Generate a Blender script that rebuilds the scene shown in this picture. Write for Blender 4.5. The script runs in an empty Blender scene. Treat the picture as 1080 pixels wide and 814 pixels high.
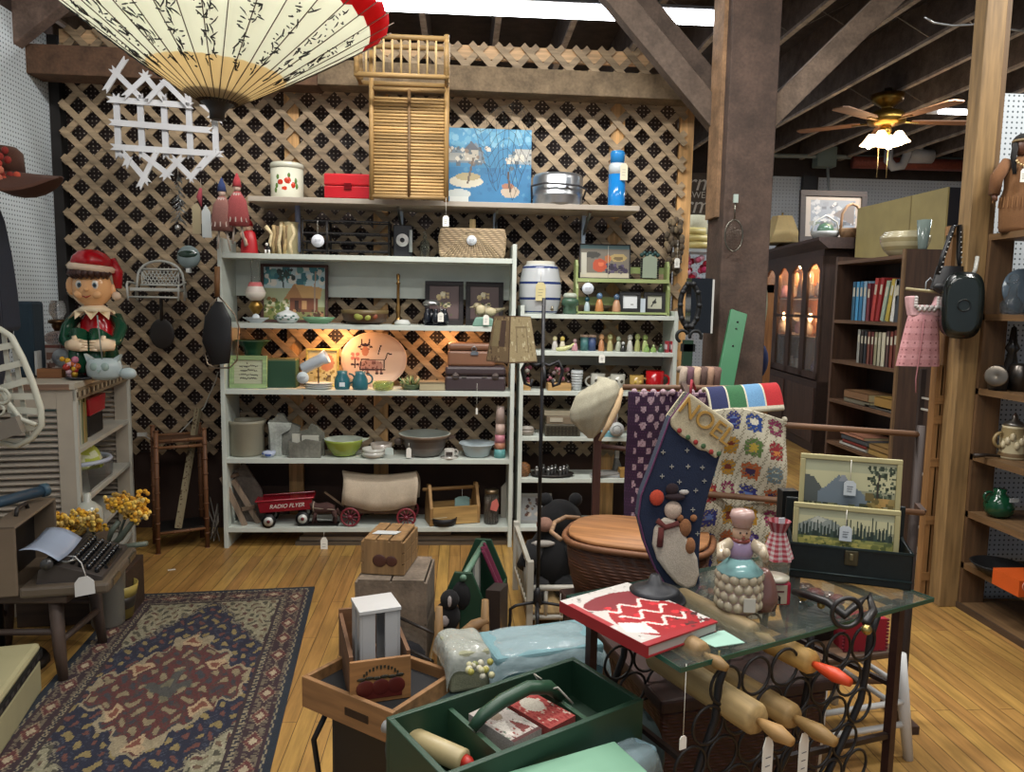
import bpy, math, random
from mathutils import Vector as V, Matrix
from math import sin, cos, pi, radians as R, sqrt, atan2, hypot
random.seed(11)
COL = bpy.context.scene.collection
# ---------- camera ----------
F = 800.0
EYE = V((0, 0, 1.5))
ROT = Matrix.Rotation(R(-3.8), 3, 'Z') @ Matrix.Rotation(R(90 - 6.2), 3, 'X') @ Matrix.Rotation(R(1.0), 3, 'Z')
def ray(x, y): return ROT @ V(((x - 540) / F, -(y - 407) / F, -1))
def at(x, y, Y):
    d = ray(x, y); return EYE + d * (Y / d.y)
def fl(x, y, z=0.0):
    d = ray(x, y); return EYE + d * ((z - EYE.z) / d.z)
def aX(x, y, X):
    d = ray(x, y); return EYE + d * (X / d.x)
cd = bpy.data.cameras.new('camera'); cam = bpy.data.objects.new('camera', cd); COL.objects.link(cam)
cam.location = EYE; cam.rotation_euler = ROT.to_euler(); cd.sensor_width = 36; cd.lens = 36 * F / 1080; cd.clip_start = .02
bpy.context.scene.camera = cam
# ---------- colours and materials ----------
def hx(s):
    if not isinstance(s, str): return tuple(s)
    s = s.lstrip('#'); o = []
    for i in (0, 2, 4):
        c = int(s[i:i + 2], 16) / 255
        o.append(c / 12.92 if c <= .04045 else ((c + .055) / 1.055) ** 2.4)
    return tuple(o)
_M = {}
def mat(kind):
    if kind in _M: return _M[kind]
    m = bpy.data.materials.new(kind); m.use_nodes = True; _M[kind] = m
    N = m.node_tree.nodes; L = m.node_tree.links; p = N['Principled BSDF']
    at_ = N.new('ShaderNodeAttribute'); at_.attribute_name = 'Col'
    tc = N.new('ShaderNodeTexCoord')
    def noise(scale, det=3, vec=None):
        n = N.new('ShaderNodeTexNoise'); n.inputs['Scale'].default_value = scale; n.inputs['Detail'].default_value = det
        L.new(vec or tc.outputs['Object'], n.inputs['Vector']); return n
    def mulcol(fac, lo, hi, src=None):
        mr = N.new('ShaderNodeMapRange'); mr.inputs['From Min'].default_value = .3; mr.inputs['From Max'].default_value = .7
        mr.inputs['To Min'].default_value = lo; mr.inputs['To Max'].default_value = hi
        L.new(fac, mr.inputs['Value'])
        mx = N.new('ShaderNodeVectorMath'); mx.operation = 'SCALE'
        L.new(src or at_.outputs['Color'], mx.inputs[0]); L.new(mr.outputs[0], mx.inputs['Scale'])
        return mx.outputs[0]
    def bump(h, st, d=.002):
        b = N.new('ShaderNodeBump'); b.inputs['Strength'].default_value = st; b.inputs['Distance'].default_value = d
        L.new(h, b.inputs['Height']); L.new(b.outputs[0], p.inputs['Normal'])
    rough = .7
    if kind.startswith('wood'):
        mp = N.new('ShaderNodeMapping'); L.new(tc.outputs['Object'], mp.inputs['Vector'])
        s = {'x': (1.2, 14, 14), 'y': (14, 1.2, 14), 'z': (14, 14, 1.2)}[kind[4]]
        mp.inputs['Scale'].default_value = s
        n = noise(3.0, 6, mp.outputs[0]); n2 = noise(.9, 2)
        c = mulcol(n.outputs[0], .62, 1.25); c = mulcol(n2.outputs[0], .85, 1.12, c)
        L.new(c, p.inputs['Base Color']); bump(n.outputs[0], .35); rough = .62 if not kind.endswith('v') else .3
    elif kind == 'rough':      # weathered boards and timbers
        mp = N.new('ShaderNodeMapping'); L.new(tc.outputs['Object'], mp.inputs['Vector']); mp.inputs['Scale'].default_value = (1, 1, 1)
        n = noise(9, 8); n2 = noise(60, 4)
        c = mulcol(n.outputs[0], .6, 1.25); c = mulcol(n2.outputs[0], .8, 1.15, c)
        L.new(c, p.inputs['Base Color']); bump(n2.outputs[0], .6, .004); rough = .85
    elif kind == 'cloth':
        n = noise(350, 2); n2 = noise(12, 3)
        c = mulcol(n.outputs[0], .8, 1.12); c = mulcol(n2.outputs[0], .9, 1.06, c)
        L.new(c, p.inputs['Base Color']); bump(n.outputs[0], .5, .002); rough = .95; p.inputs['Sheen Weight'].default_value = .03
    elif kind == 'wicker':
        mp = N.new('ShaderNodeMapping'); L.new(tc.outputs['Object'], mp.inputs['Vector'])
        w = N.new('ShaderNodeTexWave'); w.inputs['Scale'].default_value = 28; w.inputs['Distortion'].default_value = 1.5; w.bands_direction = 'Z'
        w2 = N.new('ShaderNodeTexWave'); w2.inputs['Scale'].default_value = 14; w2.bands_direction = 'DIAGONAL'; w2.inputs['Distortion'].default_value = 1
        L.new(tc.outputs['Object'], w.inputs['Vector']); L.new(tc.outputs['Object'], w2.inputs['Vector'])
        a = N.new('ShaderNodeMath'); a.operation = 'MULTIPLY'; L.new(w.outputs['Fac'], a.inputs[0]); L.new(w2.outputs['Fac'], a.inputs[1])
        mr = N.new('ShaderNodeMapRange'); mr.inputs['To Min'].default_value = .55; mr.inputs['To Max'].default_value = 1.25; L.new(a.outputs[0], mr.inputs['Value'])
        mx = N.new('ShaderNodeVectorMath'); mx.operation = 'SCALE'; L.new(at_.outputs['Color'], mx.inputs[0]); L.new(mr.outputs[0], mx.inputs['Scale'])
        L.new(mx.outputs[0], p.inputs['Base Color']); bump(a.outputs[0], .8, .004); rough = .6
    elif kind == 'glass':
        p.inputs['Transmission Weight'].default_value = .92; rough = .04; p.inputs['IOR'].default_value = 1.35
        L.new(at_.outputs['Color'], p.inputs['Base Color'])
        p.inputs['Alpha'].default_value = .55
    elif kind == 'pane':
        p.inputs['Transmission Weight'].default_value = .9; rough = .03; p.inputs['IOR'].default_value = 1.4; p.inputs['Alpha'].default_value = .28
        L.new(at_.outputs['Color'], p.inputs['Base Color'])
    elif kind == 'plastic_film':
        n = noise(25, 3); L.new(at_.outputs['Color'], p.inputs['Base Color']); bump(n.outputs[0], 1.0, .01)
        rough = .12; p.inputs['Alpha'].default_value = .45
    elif kind == 'paper':
        L.new(at_.outputs['Color'], p.inputs['Base Color']); rough = .7
        tr = N.new('ShaderNodeBsdfTranslucent'); L.new(at_.outputs['Color'], tr.inputs['Color']); ms = N.new('ShaderNodeMixShader'); ms.inputs[0].default_value = .5
        L.new(p.outputs[0], ms.inputs[1]); L.new(tr.outputs[0], ms.inputs[2]); L.new(ms.outputs[0], N['Material Output'].inputs['Surface'])
    elif kind == 'metal':
        n = noise(20); c = mulcol(n.outputs[0], .85, 1.1); L.new(c, p.inputs['Base Color']); p.inputs['Metallic'].default_value = .9; rough = .3
    elif kind == 'iron':
        n = noise(40); c = mulcol(n.outputs[0], .75, 1.2); L.new(c, p.inputs['Base Color']); p.inputs['Metallic'].default_value = .3; rough = .5
    elif kind in ('glow', 'bulb', 'tube', 'shade'):
        L.new(at_.outputs['Color'], p.inputs['Base Color']); L.new(at_.outputs['Color'], p.inputs['Emission Color'])
        p.inputs['Emission Strength'].default_value = {'glow': 4, 'shade': 5, 'bulb': 22, 'tube': 9}[kind]
    else:
        n = noise(6 if kind != 'gloss' else 3, 4); c = mulcol(n.outputs[0], .9, 1.07); L.new(c, p.inputs['Base Color'])
        rough = {'matte': .8, 'satin': .45, 'gloss': .16}[kind]
    p.inputs['Roughness'].default_value = rough
    return m
# ---------- mesh builder ----------
class B:
    def __init__(s, mk='matte', c='#888888'):
        s.v = []; s.f = []; s.fc = []; s.fm = []; s.fs = []; s.mk = []; s.X = Matrix.Identity(4); s.m(mk, c)
    def m(s, mk, c=None):
        if mk not in s.mk: s.mk.append(mk)
        s.cm = s.mk.index(mk)
        if c is not None: s.cc = hx(c)
        return s
    def c(s, c): s.cc = hx(c); return s
    def xf(s, loc=(0, 0, 0), rx=0, ry=0, rz=0, sc=1):
        s.X = Matrix.Translation(V(loc)) @ Matrix.Rotation(R(rz), 4, 'Z') @ Matrix.Rotation(R(ry), 4, 'Y') @ Matrix.Rotation(R(rx), 4, 'X') @ Matrix.Scale(sc, 4)
        return s
    def add(s, vs, fs, smooth=False, cols=None):
        o = len(s.v); X = s.X
        s.v.extend([X @ V(p) for p in vs])
        for i, f in enumerate(fs):
            s.f.append([o + j for j in f]); s.fc.append(cols[i] if cols else s.cc); s.fm.append(s.cm); s.fs.append(smooth)
        return s
    def bb(s, x0, y0, z0, x1, y1, z1):
        return s.add([(x0, y0, z0), (x1, y0, z0), (x1, y1, z0), (x0, y1, z0), (x0, y0, z1), (x1, y0, z1), (x1, y1, z1), (x0, y1, z1)],
                     [(0, 3, 2, 1), (4, 5, 6, 7), (0, 1, 5, 4), (1, 2, 6, 5), (2, 3, 7, 6), (3, 0, 4, 7)])
    def box(s, c, d): return s.bb(c[0] - d[0] / 2, c[1] - d[1] / 2, c[2] - d[2] / 2, c[0] + d[0] / 2, c[1] + d[1] / 2, c[2] + d[2] / 2)
    def bar(s, p, q, w, t=None, up=(0, 0, 1)):
        p, q = V(p), V(q); t = t or w; d = (q - p).normalized(); up = V(up)
        if abs(d.dot(up)) > .98: up = V((0, 1, 0))
        a = d.cross(up).normalized(); b = a.cross(d).normalized(); a *= w / 2; b *= t / 2
        return s.add([p - a - b, p + a - b, p + a + b, p - a + b, q - a - b, q + a - b, q + a + b, q - a + b],
                     [(0, 3, 2, 1), (4, 5, 6, 7), (0, 1, 5, 4), (1, 2, 6, 5), (2, 3, 7, 6), (3, 0, 4, 7)])
    def tube(s, pts, r, n=8, closed=False, smooth=True):
        pts = [V(p) for p in pts]; k = len(pts); vs = []; fs = []; pa = None
        for i, p in enumerate(pts):
            d = ((pts[(i + 1) % k] - pts[i - 1]) if closed else (pts[min(i + 1, k - 1)] - pts[max(i - 1, 0)])).normalized()
            if pa is None:
                a = d.cross(V((0, 0, 1)))
                if a.length < .05: a = d.cross(V((0, 1, 0)))
            else: a = pa - d * pa.dot(d)
            a.normalize(); pa = a; b = d.cross(a); rr = r[i] if isinstance(r, (list, tuple)) else r
            for j in range(n): vs.append(p + a * cos(2 * pi * j / n) * rr + b * sin(2 * pi * j / n) * rr)
        for i in range(k if closed else k - 1):
            for j in range(n):
                i2 = (i + 1) % k; fs.append((i * n + j, i * n + (j + 1) % n, i2 * n + (j + 1) % n, i2 * n + j))
        if not closed: fs.append(tuple(range(n))[::-1]); fs.append(tuple((k - 1) * n + j for j in range(n)))
        return s.add(vs, fs, smooth)
    def cyl(s, p, q, r, r2=None, n=14): return s.tube([p, q], [r, r if r2 is None else r2], n)
    def ring(s, c, Rr, r, axis='z', n=20, m=6, a0=0, a1=360):
        full = a1 - a0 >= 360; pts = []
        for i in range(n if full else n + 1):
            t = R(a0 + (a1 - a0) * i / n); u, w = cos(t) * Rr, sin(t) * Rr
            pts.append(V(c) + V({'z': (u, w, 0), 'y': (u, 0, w), 'x': (0, u, w)}[axis]))
        return s.tube(pts, r, m, full)
    def lathe(s, prof, n=20, at=(0, 0, 0), sx=1, sy=1, cols=None, smooth=True):
        vs = []; fs = []; cl = []
        for r, z in prof:
            for j in range(n): vs.append((at[0] + r * sx * cos(2 * pi * j / n), at[1] + r * sy * sin(2 * pi * j / n), at[2] + z))
        for i in range(len(prof) - 1):
            for j in range(n):
                fs.append((i * n + j, i * n + (j + 1) % n, (i + 1) * n + (j + 1) % n, (i + 1) * n + j)); cl.append(hx(cols[i]) if cols else s.cc)
        if prof[0][0] > 0: fs.append(tuple(range(n))[::-1]); cl.append(hx(cols[0]) if cols else s.cc)
        if prof[-1][0] > 0: fs.append(tuple((len(prof) - 1) * n + j for j in range(n))); cl.append(hx(cols[-1]) if cols else s.cc)
        return s.add(vs, fs, smooth, cl)
    def sph(s, c, r, sc=(1, 1, 1), n=12):
        m = max(5, n // 2 + 1); prof = [(sin(pi * i / m) + (1e-4 if i in (0, m) else 0), -cos(pi * i / m)) for i in range(m + 1)]
        vs = []; fs = []
        for a, z in prof:
            for j in range(n): vs.append((c[0] + r * sc[0] * a * cos(2 * pi * j / n), c[1] + r * sc[1] * a * sin(2 * pi * j / n), c[2] + r * sc[2] * z))
        for i in range(m):
            for j in range(n): fs.append((i * n + j, i * n + (j + 1) % n, (i + 1) * n + (j + 1) % n, (i + 1) * n + j))
        return s.add(vs, fs, True)
    def prism(s, poly, y0, y1, plane='xz', smooth=False):
        k = len(poly)
        def P(a, b, t): return {'xz': (a, t, b), 'xy': (a, b, t), 'yz': (t, a, b)}[plane]
        vs = [P(a, b, y0) for a, b in poly] + [P(a, b, y1) for a, b in poly]
        fs = [tuple(range(k)), tuple(range(2 * k - 1, k - 1, -1))] + [(i, k + i, k + (i + 1) % k, (i + 1) % k) for i in range(k)]
        return s.add(vs, fs, smooth)
    def surf(s, fn, nu, nv, smooth=True, colfn=None, thick=0):
        vs = [V(fn(i / nu, j / nv)) for j in range(nv + 1) for i in range(nu + 1)]; fs = []; cl = []
        W = nu + 1
        for j in range(nv):
            for i in range(nu):
                fs.append((j * W + i, j * W + i + 1, (j + 1) * W + i + 1, (j + 1) * W + i)); cl.append(hx(colfn((i + .5) / nu, (j + .5) / nv)) if colfn else s.cc)
        if thick:
            n0 = len(vs); nf = len(fs); off = []
            for j in range(nv + 1):
                for i in range(nu + 1):
                    a = vs[j * W + min(i + 1, nu)] - vs[j * W + max(i - 1, 0)]; b = vs[min(j + 1, nv) * W + i] - vs[max(j - 1, 0) * W + i]
                    off.append(a.cross(b).normalized() * thick)
            vs = vs + [v + o for v, o in zip(vs, off)]
            fs += [tuple(n0 + q for q in f[::-1]) for f in fs[:nf]]; cl += cl[:nf]
            edge = [i for i in range(W)] + [j * W + nu for j in range(1, nv + 1)] + [nv * W + i for i in range(nu - 1, -1, -1)] + [j * W for j in range(nv - 1, 0, -1)]
            for a, b in zip(edge, edge[1:] + edge[:1]): fs.append((b, a, n0 + a, n0 + b)); cl.append(s.cc)
        return s.add(vs, fs, smooth, cl)
    def pic(s, cv, o, U, W):     # a painted canvas as coloured faces: origin, right edge, up edge
        o, U, W = V(o), V(U), V(W); vs = []; fs = []; cl = []
        for j in range(cv.h):
            i = 0
            while i < cv.w:
                k = i; col = cv.d[j][i]
                while k < cv.w and cv.d[j][k] == col: k += 1
                b = len(vs); u0, u1, v0, v1 = i / cv.w, k / cv.w, j / cv.h, (j + 1) / cv.h
                vs += [o + U * u0 + W * v0, o + U * u1 + W * v0, o + U * u1 + W * v1, o + U * u0 + W * v1]
                fs.append((b, b + 1, b + 2, b + 3)); cl.append(hx(col)); i = k
        return s.add(vs, fs, False, cl)
    def obj(s, name, parent=None, label=None, cat=None, group=None, loc=(0, 0, 0), rz=0, rx=0, ry=0, bevel=0, kind=None, subsurf=0):
        me = bpy.data.meshes.new(name); me.from_pydata([tuple(p) for p in s.v], [], s.f)
        for k in s.mk: me.materials.append(mat(k))
        ca = me.color_attributes.new('Col', 'FLOAT_COLOR', 'CORNER'); buf = []
        for f, c in zip(s.f, s.fc): buf.extend([c[0], c[1], c[2], 1.0] * len(f))
        ca.data.foreach_set('color', buf)
        me.polygons.foreach_set('material_index', s.fm); me.polygons.foreach_set('use_smooth', s.fs)
        me.update()
        o = bpy.data.objects.new(name, me); COL.objects.link(o)
        o.location = loc; o.rotation_euler = (R(rx), R(ry), R(rz))
        if parent is not None: o.parent = parent
        if bevel:
            md = o.modifiers.new('bevel', 'BEVEL'); md.width = bevel; md.segments = 2; md.limit_method = 'ANGLE'
        if subsurf:
            md = o.modifiers.new('sub', 'SUBSURF'); md.levels = subsurf; md.render_levels = subsurf
        if label: o['label'] = label
        if cat: o['category'] = cat
        if group: o['group'] = group
        if kind: o['kind'] = kind
        return o
def T(name, label, cat, loc=(0, 0, 0), rz=0, group=None, rx=0, ry=0):
    o = bpy.data.objects.new(name, None); COL.objects.link(o); o.location = loc; o.rotation_euler = (R(rx), R(ry), R(rz))
    o.empty_display_size = .05; o['label'] = label; o['category'] = cat
    if group: o['group'] = group
    return o
def dup(root, loc, rz=None, label=None, group=None):
    r = root.copy(); COL.objects.link(r); r.location = loc
    if rz is not None: r.rotation_euler.z = R(rz)
    if label: r['label'] = label
    if group: r['group'] = group
    for ch in [o for o in list(COL.objects) if o.parent == root]:
        c = ch.copy(); COL.objects.link(c); c.parent = r
        for g in [o for o in list(COL.objects) if o.parent == ch]:
            d = g.copy(); COL.objects.link(d); d.parent = c
    return r
# ---------- a small canvas for things that are pictures or printed ----------
class CV:
    def __init__(s, w, h, bg): s.w, s.h = w, h; s.d = [[bg] * w for _ in range(h)]
    def each(s, fn):
        for j in range(s.h):
            for i in range(s.w):
                c = fn((i + .5) / s.w, (j + .5) / s.h)
                if c: s.d[j][i] = c
        return s
    def rect(s, x0, y0, x1, y1, c): return s.each(lambda u, v: c if x0 <= u <= x1 and y0 <= v <= y1 else None)
    def ell(s, x, y, a, b, c): return s.each(lambda u, v: c if ((u - x) / a) ** 2 + ((v - y) / b) ** 2 <= 1 else None)
    def poly(s, pts, c):
        def ins(u, v):
            k = False; n = len(pts)
            for i in range(n):
                x1, y1 = pts[i]; x2, y2 = pts[i - 1]
                if (y1 > v) != (y2 > v) and u < (x2 - x1) * (v - y1) / (y2 - y1) + x1: k = not k
            return c if k else None
        return s.each(ins)
    def line(s, x0, y0, x1, y1, t, c):
        t = max(t, .95 / s.w); dx, dy = x1 - x0, y1 - y0; L2 = dx * dx + dy * dy + 1e-9
        def f(u, v):
            q = max(0, min(1, ((u - x0) * dx + (v - y0) * dy) / L2))
            return c if hypot(u - x0 - q * dx, v - y0 - q * dy) <= t else None
        return s.each(f)
    def spk(s, n, cols, x0=0, y0=0, x1=1, y1=1, r=.02):
        rn = random.Random(n + int(x0 * 90))
        for _ in range(n):
            a, b = rn.uniform(x0, x1), rn.uniform(y0, y1); c = rn.choice(cols); q = rn.uniform(.4, 1.3) * r
            for j in range(max(0, int((b - q) * s.h)), min(s.h, int((b + q) * s.h) + 1)):
                for i in range(max(0, int((a - q) * s.w)), min(s.w, int((a + q) * s.w) + 1)):
                    if ((i + .5) / s.w - a) ** 2 + ((j + .5) / s.h - b) ** 2 * (s.h / s.w) ** 2 <= q * q * 1.1: s.d[j][i] = c
        return s
def framed(t, w, h, cv, fc, fw=.02, th=.02, mk='woodx', inner=None, name='frame'):
    """picture frame standing on its lower edge, facing -Y, centre x=0"""
    b = B(mk, fc)
    for x0, z0, x1, z1 in ((-w / 2, 0, w / 2, fw), (-w / 2, h - fw, w / 2, h), (-w / 2, fw, -w / 2 + fw, h - fw), (w / 2 - fw, fw, w / 2, h - fw)): b.bb(x0, -th, z0, x1, 0, z1)
    b.obj(name, t, bevel=.002)
    p = B('satin', '#5a4a3a'); x = w / 2 - fw
    p.bb(-x, -th * .45, fw, x, -.002, h - fw)
    p.pic(cv, (-x, -th * .5, fw), (2 * x, 0, 0), (0, 0, h - 2 * fw)); p.obj('picture', t)
def ptag(parent, p, ln=.05, w=.02, h=.035, shape='tag', c='#e8e6dc', writing=True):
    """price tag on a string hanging from p (parent's coordinates)"""
    b = B('matte', '#e6e2d6'); x, y, z = p
    b.cyl((x, y, z), (x, y, z - ln), .0009, n=4)
    b.c(c)
    if shape == 'round': b.cyl((x, y - .0015, z - ln - w / 2), (x, y + .0015, z - ln - w / 2), w / 2, n=18)
    else: b.prism([(x - w / 2, z - ln - h), (x + w / 2, z - ln - h), (x + w / 2, z - ln - h * .18), (x + w / 4, z - ln), (x - w / 4, z - ln), (x - w / 2, z - ln - h * .18)], y - .001, y + .001)
    if writing:
        b.c('#55585e'); yy = y - .0022; zc = z - ln - (w / 2 if shape == 'round' else h * .55)
        for k in (-1, 0, 1): b.bb(x - w * .25, yy, zc + k * h * .16 - .0008, x + w * (.2 + .05 * k), yy + .0004, zc + k * h * .16 + .0008)
    return b.obj('price_tag', parent)
def text(parent, s, size, loc, c, mk='matte', rx=90, ry=0, rz=0, depth=.0005, align='CENTER', name='lettering', shear=0):
    cu = bpy.data.curves.new('t', 'FONT'); cu.body = s; cu.size = size; cu.extrude = depth; cu.align_x = align; cu.align_y = 'CENTER'; cu.shear = shear
    o = bpy.data.objects.new('t', cu); COL.objects.link(o); bpy.context.view_layer.update()
    me = bpy.data.meshes.new_from_object(o.evaluated_get(bpy.context.evaluated_depsgraph_get()))
    bpy.data.objects.remove(o)
    q = B(mk, c); q.add([v.co for v in me.vertices], [tuple(p.vertices) for p in me.polygons]); bpy.data.meshes.remove(me)
    return q.obj(name, parent, loc=loc, rx=rx, ry=ry, rz=rz)
# ================= the setting =================
def nodemat(name, rough=.7):
    m = bpy.data.materials.new(name); m.use_nodes = True; N = m.node_tree.nodes; L = m.node_tree.links
    N['Principled BSDF'].inputs['Roughness'].default_value = rough
    return m, N, L, N['Principled BSDF']
def pegmat(name, base, dot, pitch, rad, axis, mott=.08, rough=.6):
    m, N, L, p = nodemat(name, rough); tc = N.new('ShaderNodeTexCoord')
    sc = N.new('ShaderNodeVectorMath'); sc.operation = 'SCALE'; sc.inputs['Scale'].default_value = 1 / pitch; L.new(tc.outputs['Object'], sc.inputs[0])
    fr = N.new('ShaderNodeVectorMath'); fr.operation = 'FRACTION'; L.new(sc.outputs[0], fr.inputs[0])
    sb = N.new('ShaderNodeVectorMath'); sb.operation = 'SUBTRACT'; sb.inputs[1].default_value = (.5, .5, .5); L.new(fr.outputs[0], sb.inputs[0])
    mk = N.new('ShaderNodeVectorMath'); mk.operation = 'MULTIPLY'; mk.inputs[1].default_value = {'x': (0, 1, 1), 'y': (1, 0, 1)}[axis]; L.new(sb.outputs[0], mk.inputs[0])
    ln = N.new('ShaderNodeVectorMath'); ln.operation = 'LENGTH'; L.new(mk.outputs[0], ln.inputs[0])
    lt = N.new('ShaderNodeMath'); lt.operation = 'LESS_THAN'; lt.inputs[1].default_value = rad; L.new(ln.outputs['Value'], lt.inputs[0])
    n = N.new('ShaderNodeTexNoise'); n.inputs['Scale'].default_value = 1.5; n.inputs['Detail'].default_value = 4; L.new(tc.outputs['Object'], n.inputs['Vector'])
    mr = N.new('ShaderNodeMapRange'); mr.inputs['To Min'].default_value = 1 - mott * 2; mr.inputs['To Max'].default_value = 1 + mott; L.new(n.outputs[0], mr.inputs['Value'])
    rgb = N.new('ShaderNodeVectorMath'); rgb.operation = 'SCALE'; rgb.inputs[0].default_value = hx(base); L.new(mr.outputs[0], rgb.inputs['Scale'])
    mx = N.new('ShaderNodeMix'); mx.data_type = 'RGBA'; L.new(lt.outputs[0], mx.inputs['Factor']); L.new(rgb.outputs[0], mx.inputs['A']); mx.inputs['B'].default_value = (*hx(dot), 1)
    L.new(mx.outputs['Result'], p.inputs['Base Color']); return m
def setmat(o, m): o.data.materials.clear(); o.data.materials.append(m); return o
peg_white_x = pegmat('white_pegboard_side', '#c9d2d6', '#4f5a60', .0254, .2, 'x')
peg_white_y = pegmat('white_pegboard', '#c9d2d8', '#4f5a60', .0254, .2, 'y')
peg_far = pegmat('far_pegboard', '#bcc6d0', '#8d98a4', .05, .2, 'y')
peg_dark = pegmat('brown_pegboard', '#30211c', '#cdbfae', .0254, .15, 'y', .25)  # pale dots paint in the light coming through the holes
def mkfloor():
    m, N, L, p = nodemat('plank_floor', .42); tc = N.new('ShaderNodeTexCoord')
    mp = N.new('ShaderNodeMapping'); mp.inputs['Rotation'].default_value = (0, 0, R(90)); L.new(tc.outputs['Object'], mp.inputs['Vector'])
    b = N.new('ShaderNodeTexBrick'); b.inputs['Scale'].default_value = 1; b.inputs['Brick Width'].default_value = 1.1; b.inputs['Row Height'].default_value = .064
    b.inputs['Mortar Size'].default_value = .0015; b.inputs['Bias'].default_value = .1; b.offset = .37; b.inputs['Mortar'].default_value = (*hx('#4a3218'), 1)
    b.inputs['Color1'].default_value = (*hx('#b08c4a'), 1); b.inputs['Color2'].default_value = (*hx('#9c7440'), 1); L.new(mp.outputs[0], b.inputs['Vector'])
    m2 = N.new('ShaderNodeMapping'); m2.inputs['Scale'].default_value = (16, 1.3, 1); L.new(tc.outputs['Object'], m2.inputs['Vector'])
    n = N.new('ShaderNodeTexNoise'); n.inputs['Scale'].default_value = 2.2; n.inputs['Detail'].default_value = 8; n.inputs['Roughness'].default_value = .65; L.new(m2.outputs[0], n.inputs['Vector'])
    mr = N.new('ShaderNodeMapRange'); mr.inputs['From Min'].default_value = .3; mr.inputs['From Max'].default_value = .72; mr.inputs['To Min'].default_value = .62; mr.inputs['To Max'].default_value = 1.3; L.new(n.outputs[0], mr.inputs['Value'])
    n3 = N.new('ShaderNodeTexNoise'); n3.inputs['Scale'].default_value = 1.7; n3.inputs['Detail'].default_value = 5; L.new(tc.outputs['Object'], n3.inputs['Vector'])
    mr3 = N.new('ShaderNodeMapRange'); mr3.inputs['From Min'].default_value = .35; mr3.inputs['From Max'].default_value = .65; mr3.inputs['To Min'].default_value = .82; mr3.inputs['To Max'].default_value = 1.1; L.new(n3.outputs[0], mr3.inputs['Value'])
    ml = N.new('ShaderNodeMath'); ml.operation = 'MULTIPLY'; L.new(mr.outputs[0], ml.inputs[0]); L.new(mr3.outputs[0], ml.inputs[1])
    vm = N.new('ShaderNodeVectorMath'); vm.operation = 'SCALE'; L.new(b.outputs['Color'], vm.inputs[0]); L.new(ml.outputs[0], vm.inputs['Scale']); L.new(vm.outputs[0], p.inputs['Base Color'])
    bm = N.new('ShaderNodeBump'); bm.inputs['Strength'].default_value = .2; bm.inputs['Distance'].default_value = .002; L.new(b.outputs['Fac'], bm.inputs['Height']); bm.invert = True; L.new(bm.outputs[0], p.inputs['Normal'])
    return m
setmat(B().bb(-5, -2, -.05, 9, 11.2, 0).obj('floor', kind='structure'), mkfloor())
setmat(B().bb(-2.58, .6, 0, -2.5, 4.98, 3.05).obj('wall_left', kind='structure'), peg_white_x)
B('rough', '#3e302a').bb(-2.62, -2, 3.05, -2.5, 4.98, 4.0).obj('wall_left_upper', kind='structure')
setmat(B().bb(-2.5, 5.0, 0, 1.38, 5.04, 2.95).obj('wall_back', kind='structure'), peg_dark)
B('matte', '#3c2a22').bb(-2.498, 4.985, 0, 1.38, 4.998, .5).obj('baseboard_back', kind='structure')
B('matte', '#1d1a18').bb(-2.5, 4.9, 0, -2.44, 4.98, 3.05).obj('corner_gap_shade', kind='structure')  # near-black strip standing in for the shaded gap in the corner
b = B().bb(-5, 11.1, 0, 9, 11.16, 3.42).obj('wall_far', kind='structure'); setmat(b, peg_far)
B('rough', '#2c2422').bb(-5, 11.05, 3.42, 9, 11.16, 4.1).obj('wall_far_upper', kind='structure')
B('rough', '#6a5a4c').bb(7.9, -2, 0, 8, 11.1, 4.1).obj('wall_right', kind='structure')
B('rough', '#3c322e').bb(-5, -2, 3.98, 9, 11.2, 4.06).obj('ceiling', kind='structure')
j = 0
for k in range(-14, 8):
    x = 3.73 + k * .58; j += 1
    q = B('rough', '#625853').bb(x - .022, -2, 3.68, x + .022, 11.05, 3.98); q.c('#a89e95').bb(x - .023, -2, 3.655, x + .023, 11.05, 3.68); q.obj('trim_joist_%d' % j, kind='structure')
for n_, y in enumerate((6.1, 8.0)):
    q = B('iron', '#5e564e')
    for k in range(-14, 7):
        x = 3.73 + k * .58
        q.bar((x + .025, y, 3.68), (x + .555, y, 3.96), .012, .004).bar((x + .025, y + .02, 3.96), (x + .555, y + .02, 3.68), .012, .004)
    q.obj('trim_bridging_%d' % (n_ + 1), kind='structure')
# main beam, post and braces
YB = 4.68
zt, zb = at(400, 67, YB).z, at(400, 94, YB).z
bl = lambda px: at(px, 60.5 + .044 * px, YB) + V((0, .08, 0))
B('rough', '#77664f').bar(bl(330), bl(775), .145, .16, up=(0, 1, 0)).obj('trim_beam_main', kind='structure', bevel=.006)
B('rough', '#5f4532').bar(bl(-250), bl(335), .165, .18, up=(0, 1, 0)).obj('trim_beam_left', kind='structure', bevel=.006)
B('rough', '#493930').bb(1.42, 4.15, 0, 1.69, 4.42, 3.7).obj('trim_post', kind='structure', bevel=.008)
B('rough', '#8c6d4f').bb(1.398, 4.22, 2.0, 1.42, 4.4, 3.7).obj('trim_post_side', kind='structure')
def brace(n, p, q, w=.14, t=.09, c='#6a5648'):
    B('rough', c).bar(p, q, w, t, up=(0, 1, 0)).obj('trim_brace_%d' % n, kind='structure', bevel=.005)
brace(1, at(626, -30, 4.42), at(775, 150, 4.42), .13, .09, '#5c4e43')
brace(2, at(652, -30, 4.52), at(790, 135, 4.52), .10, .07, '#54463c')
brace(3, at(795, 138, 4.28), at(965, -28, 4.28), .125, .09, '#6b5b4d')
brace(4, at(70, -18, 4.6), at(-30, 62, 4.6), .2, .09, '#6d5a4f')
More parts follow.
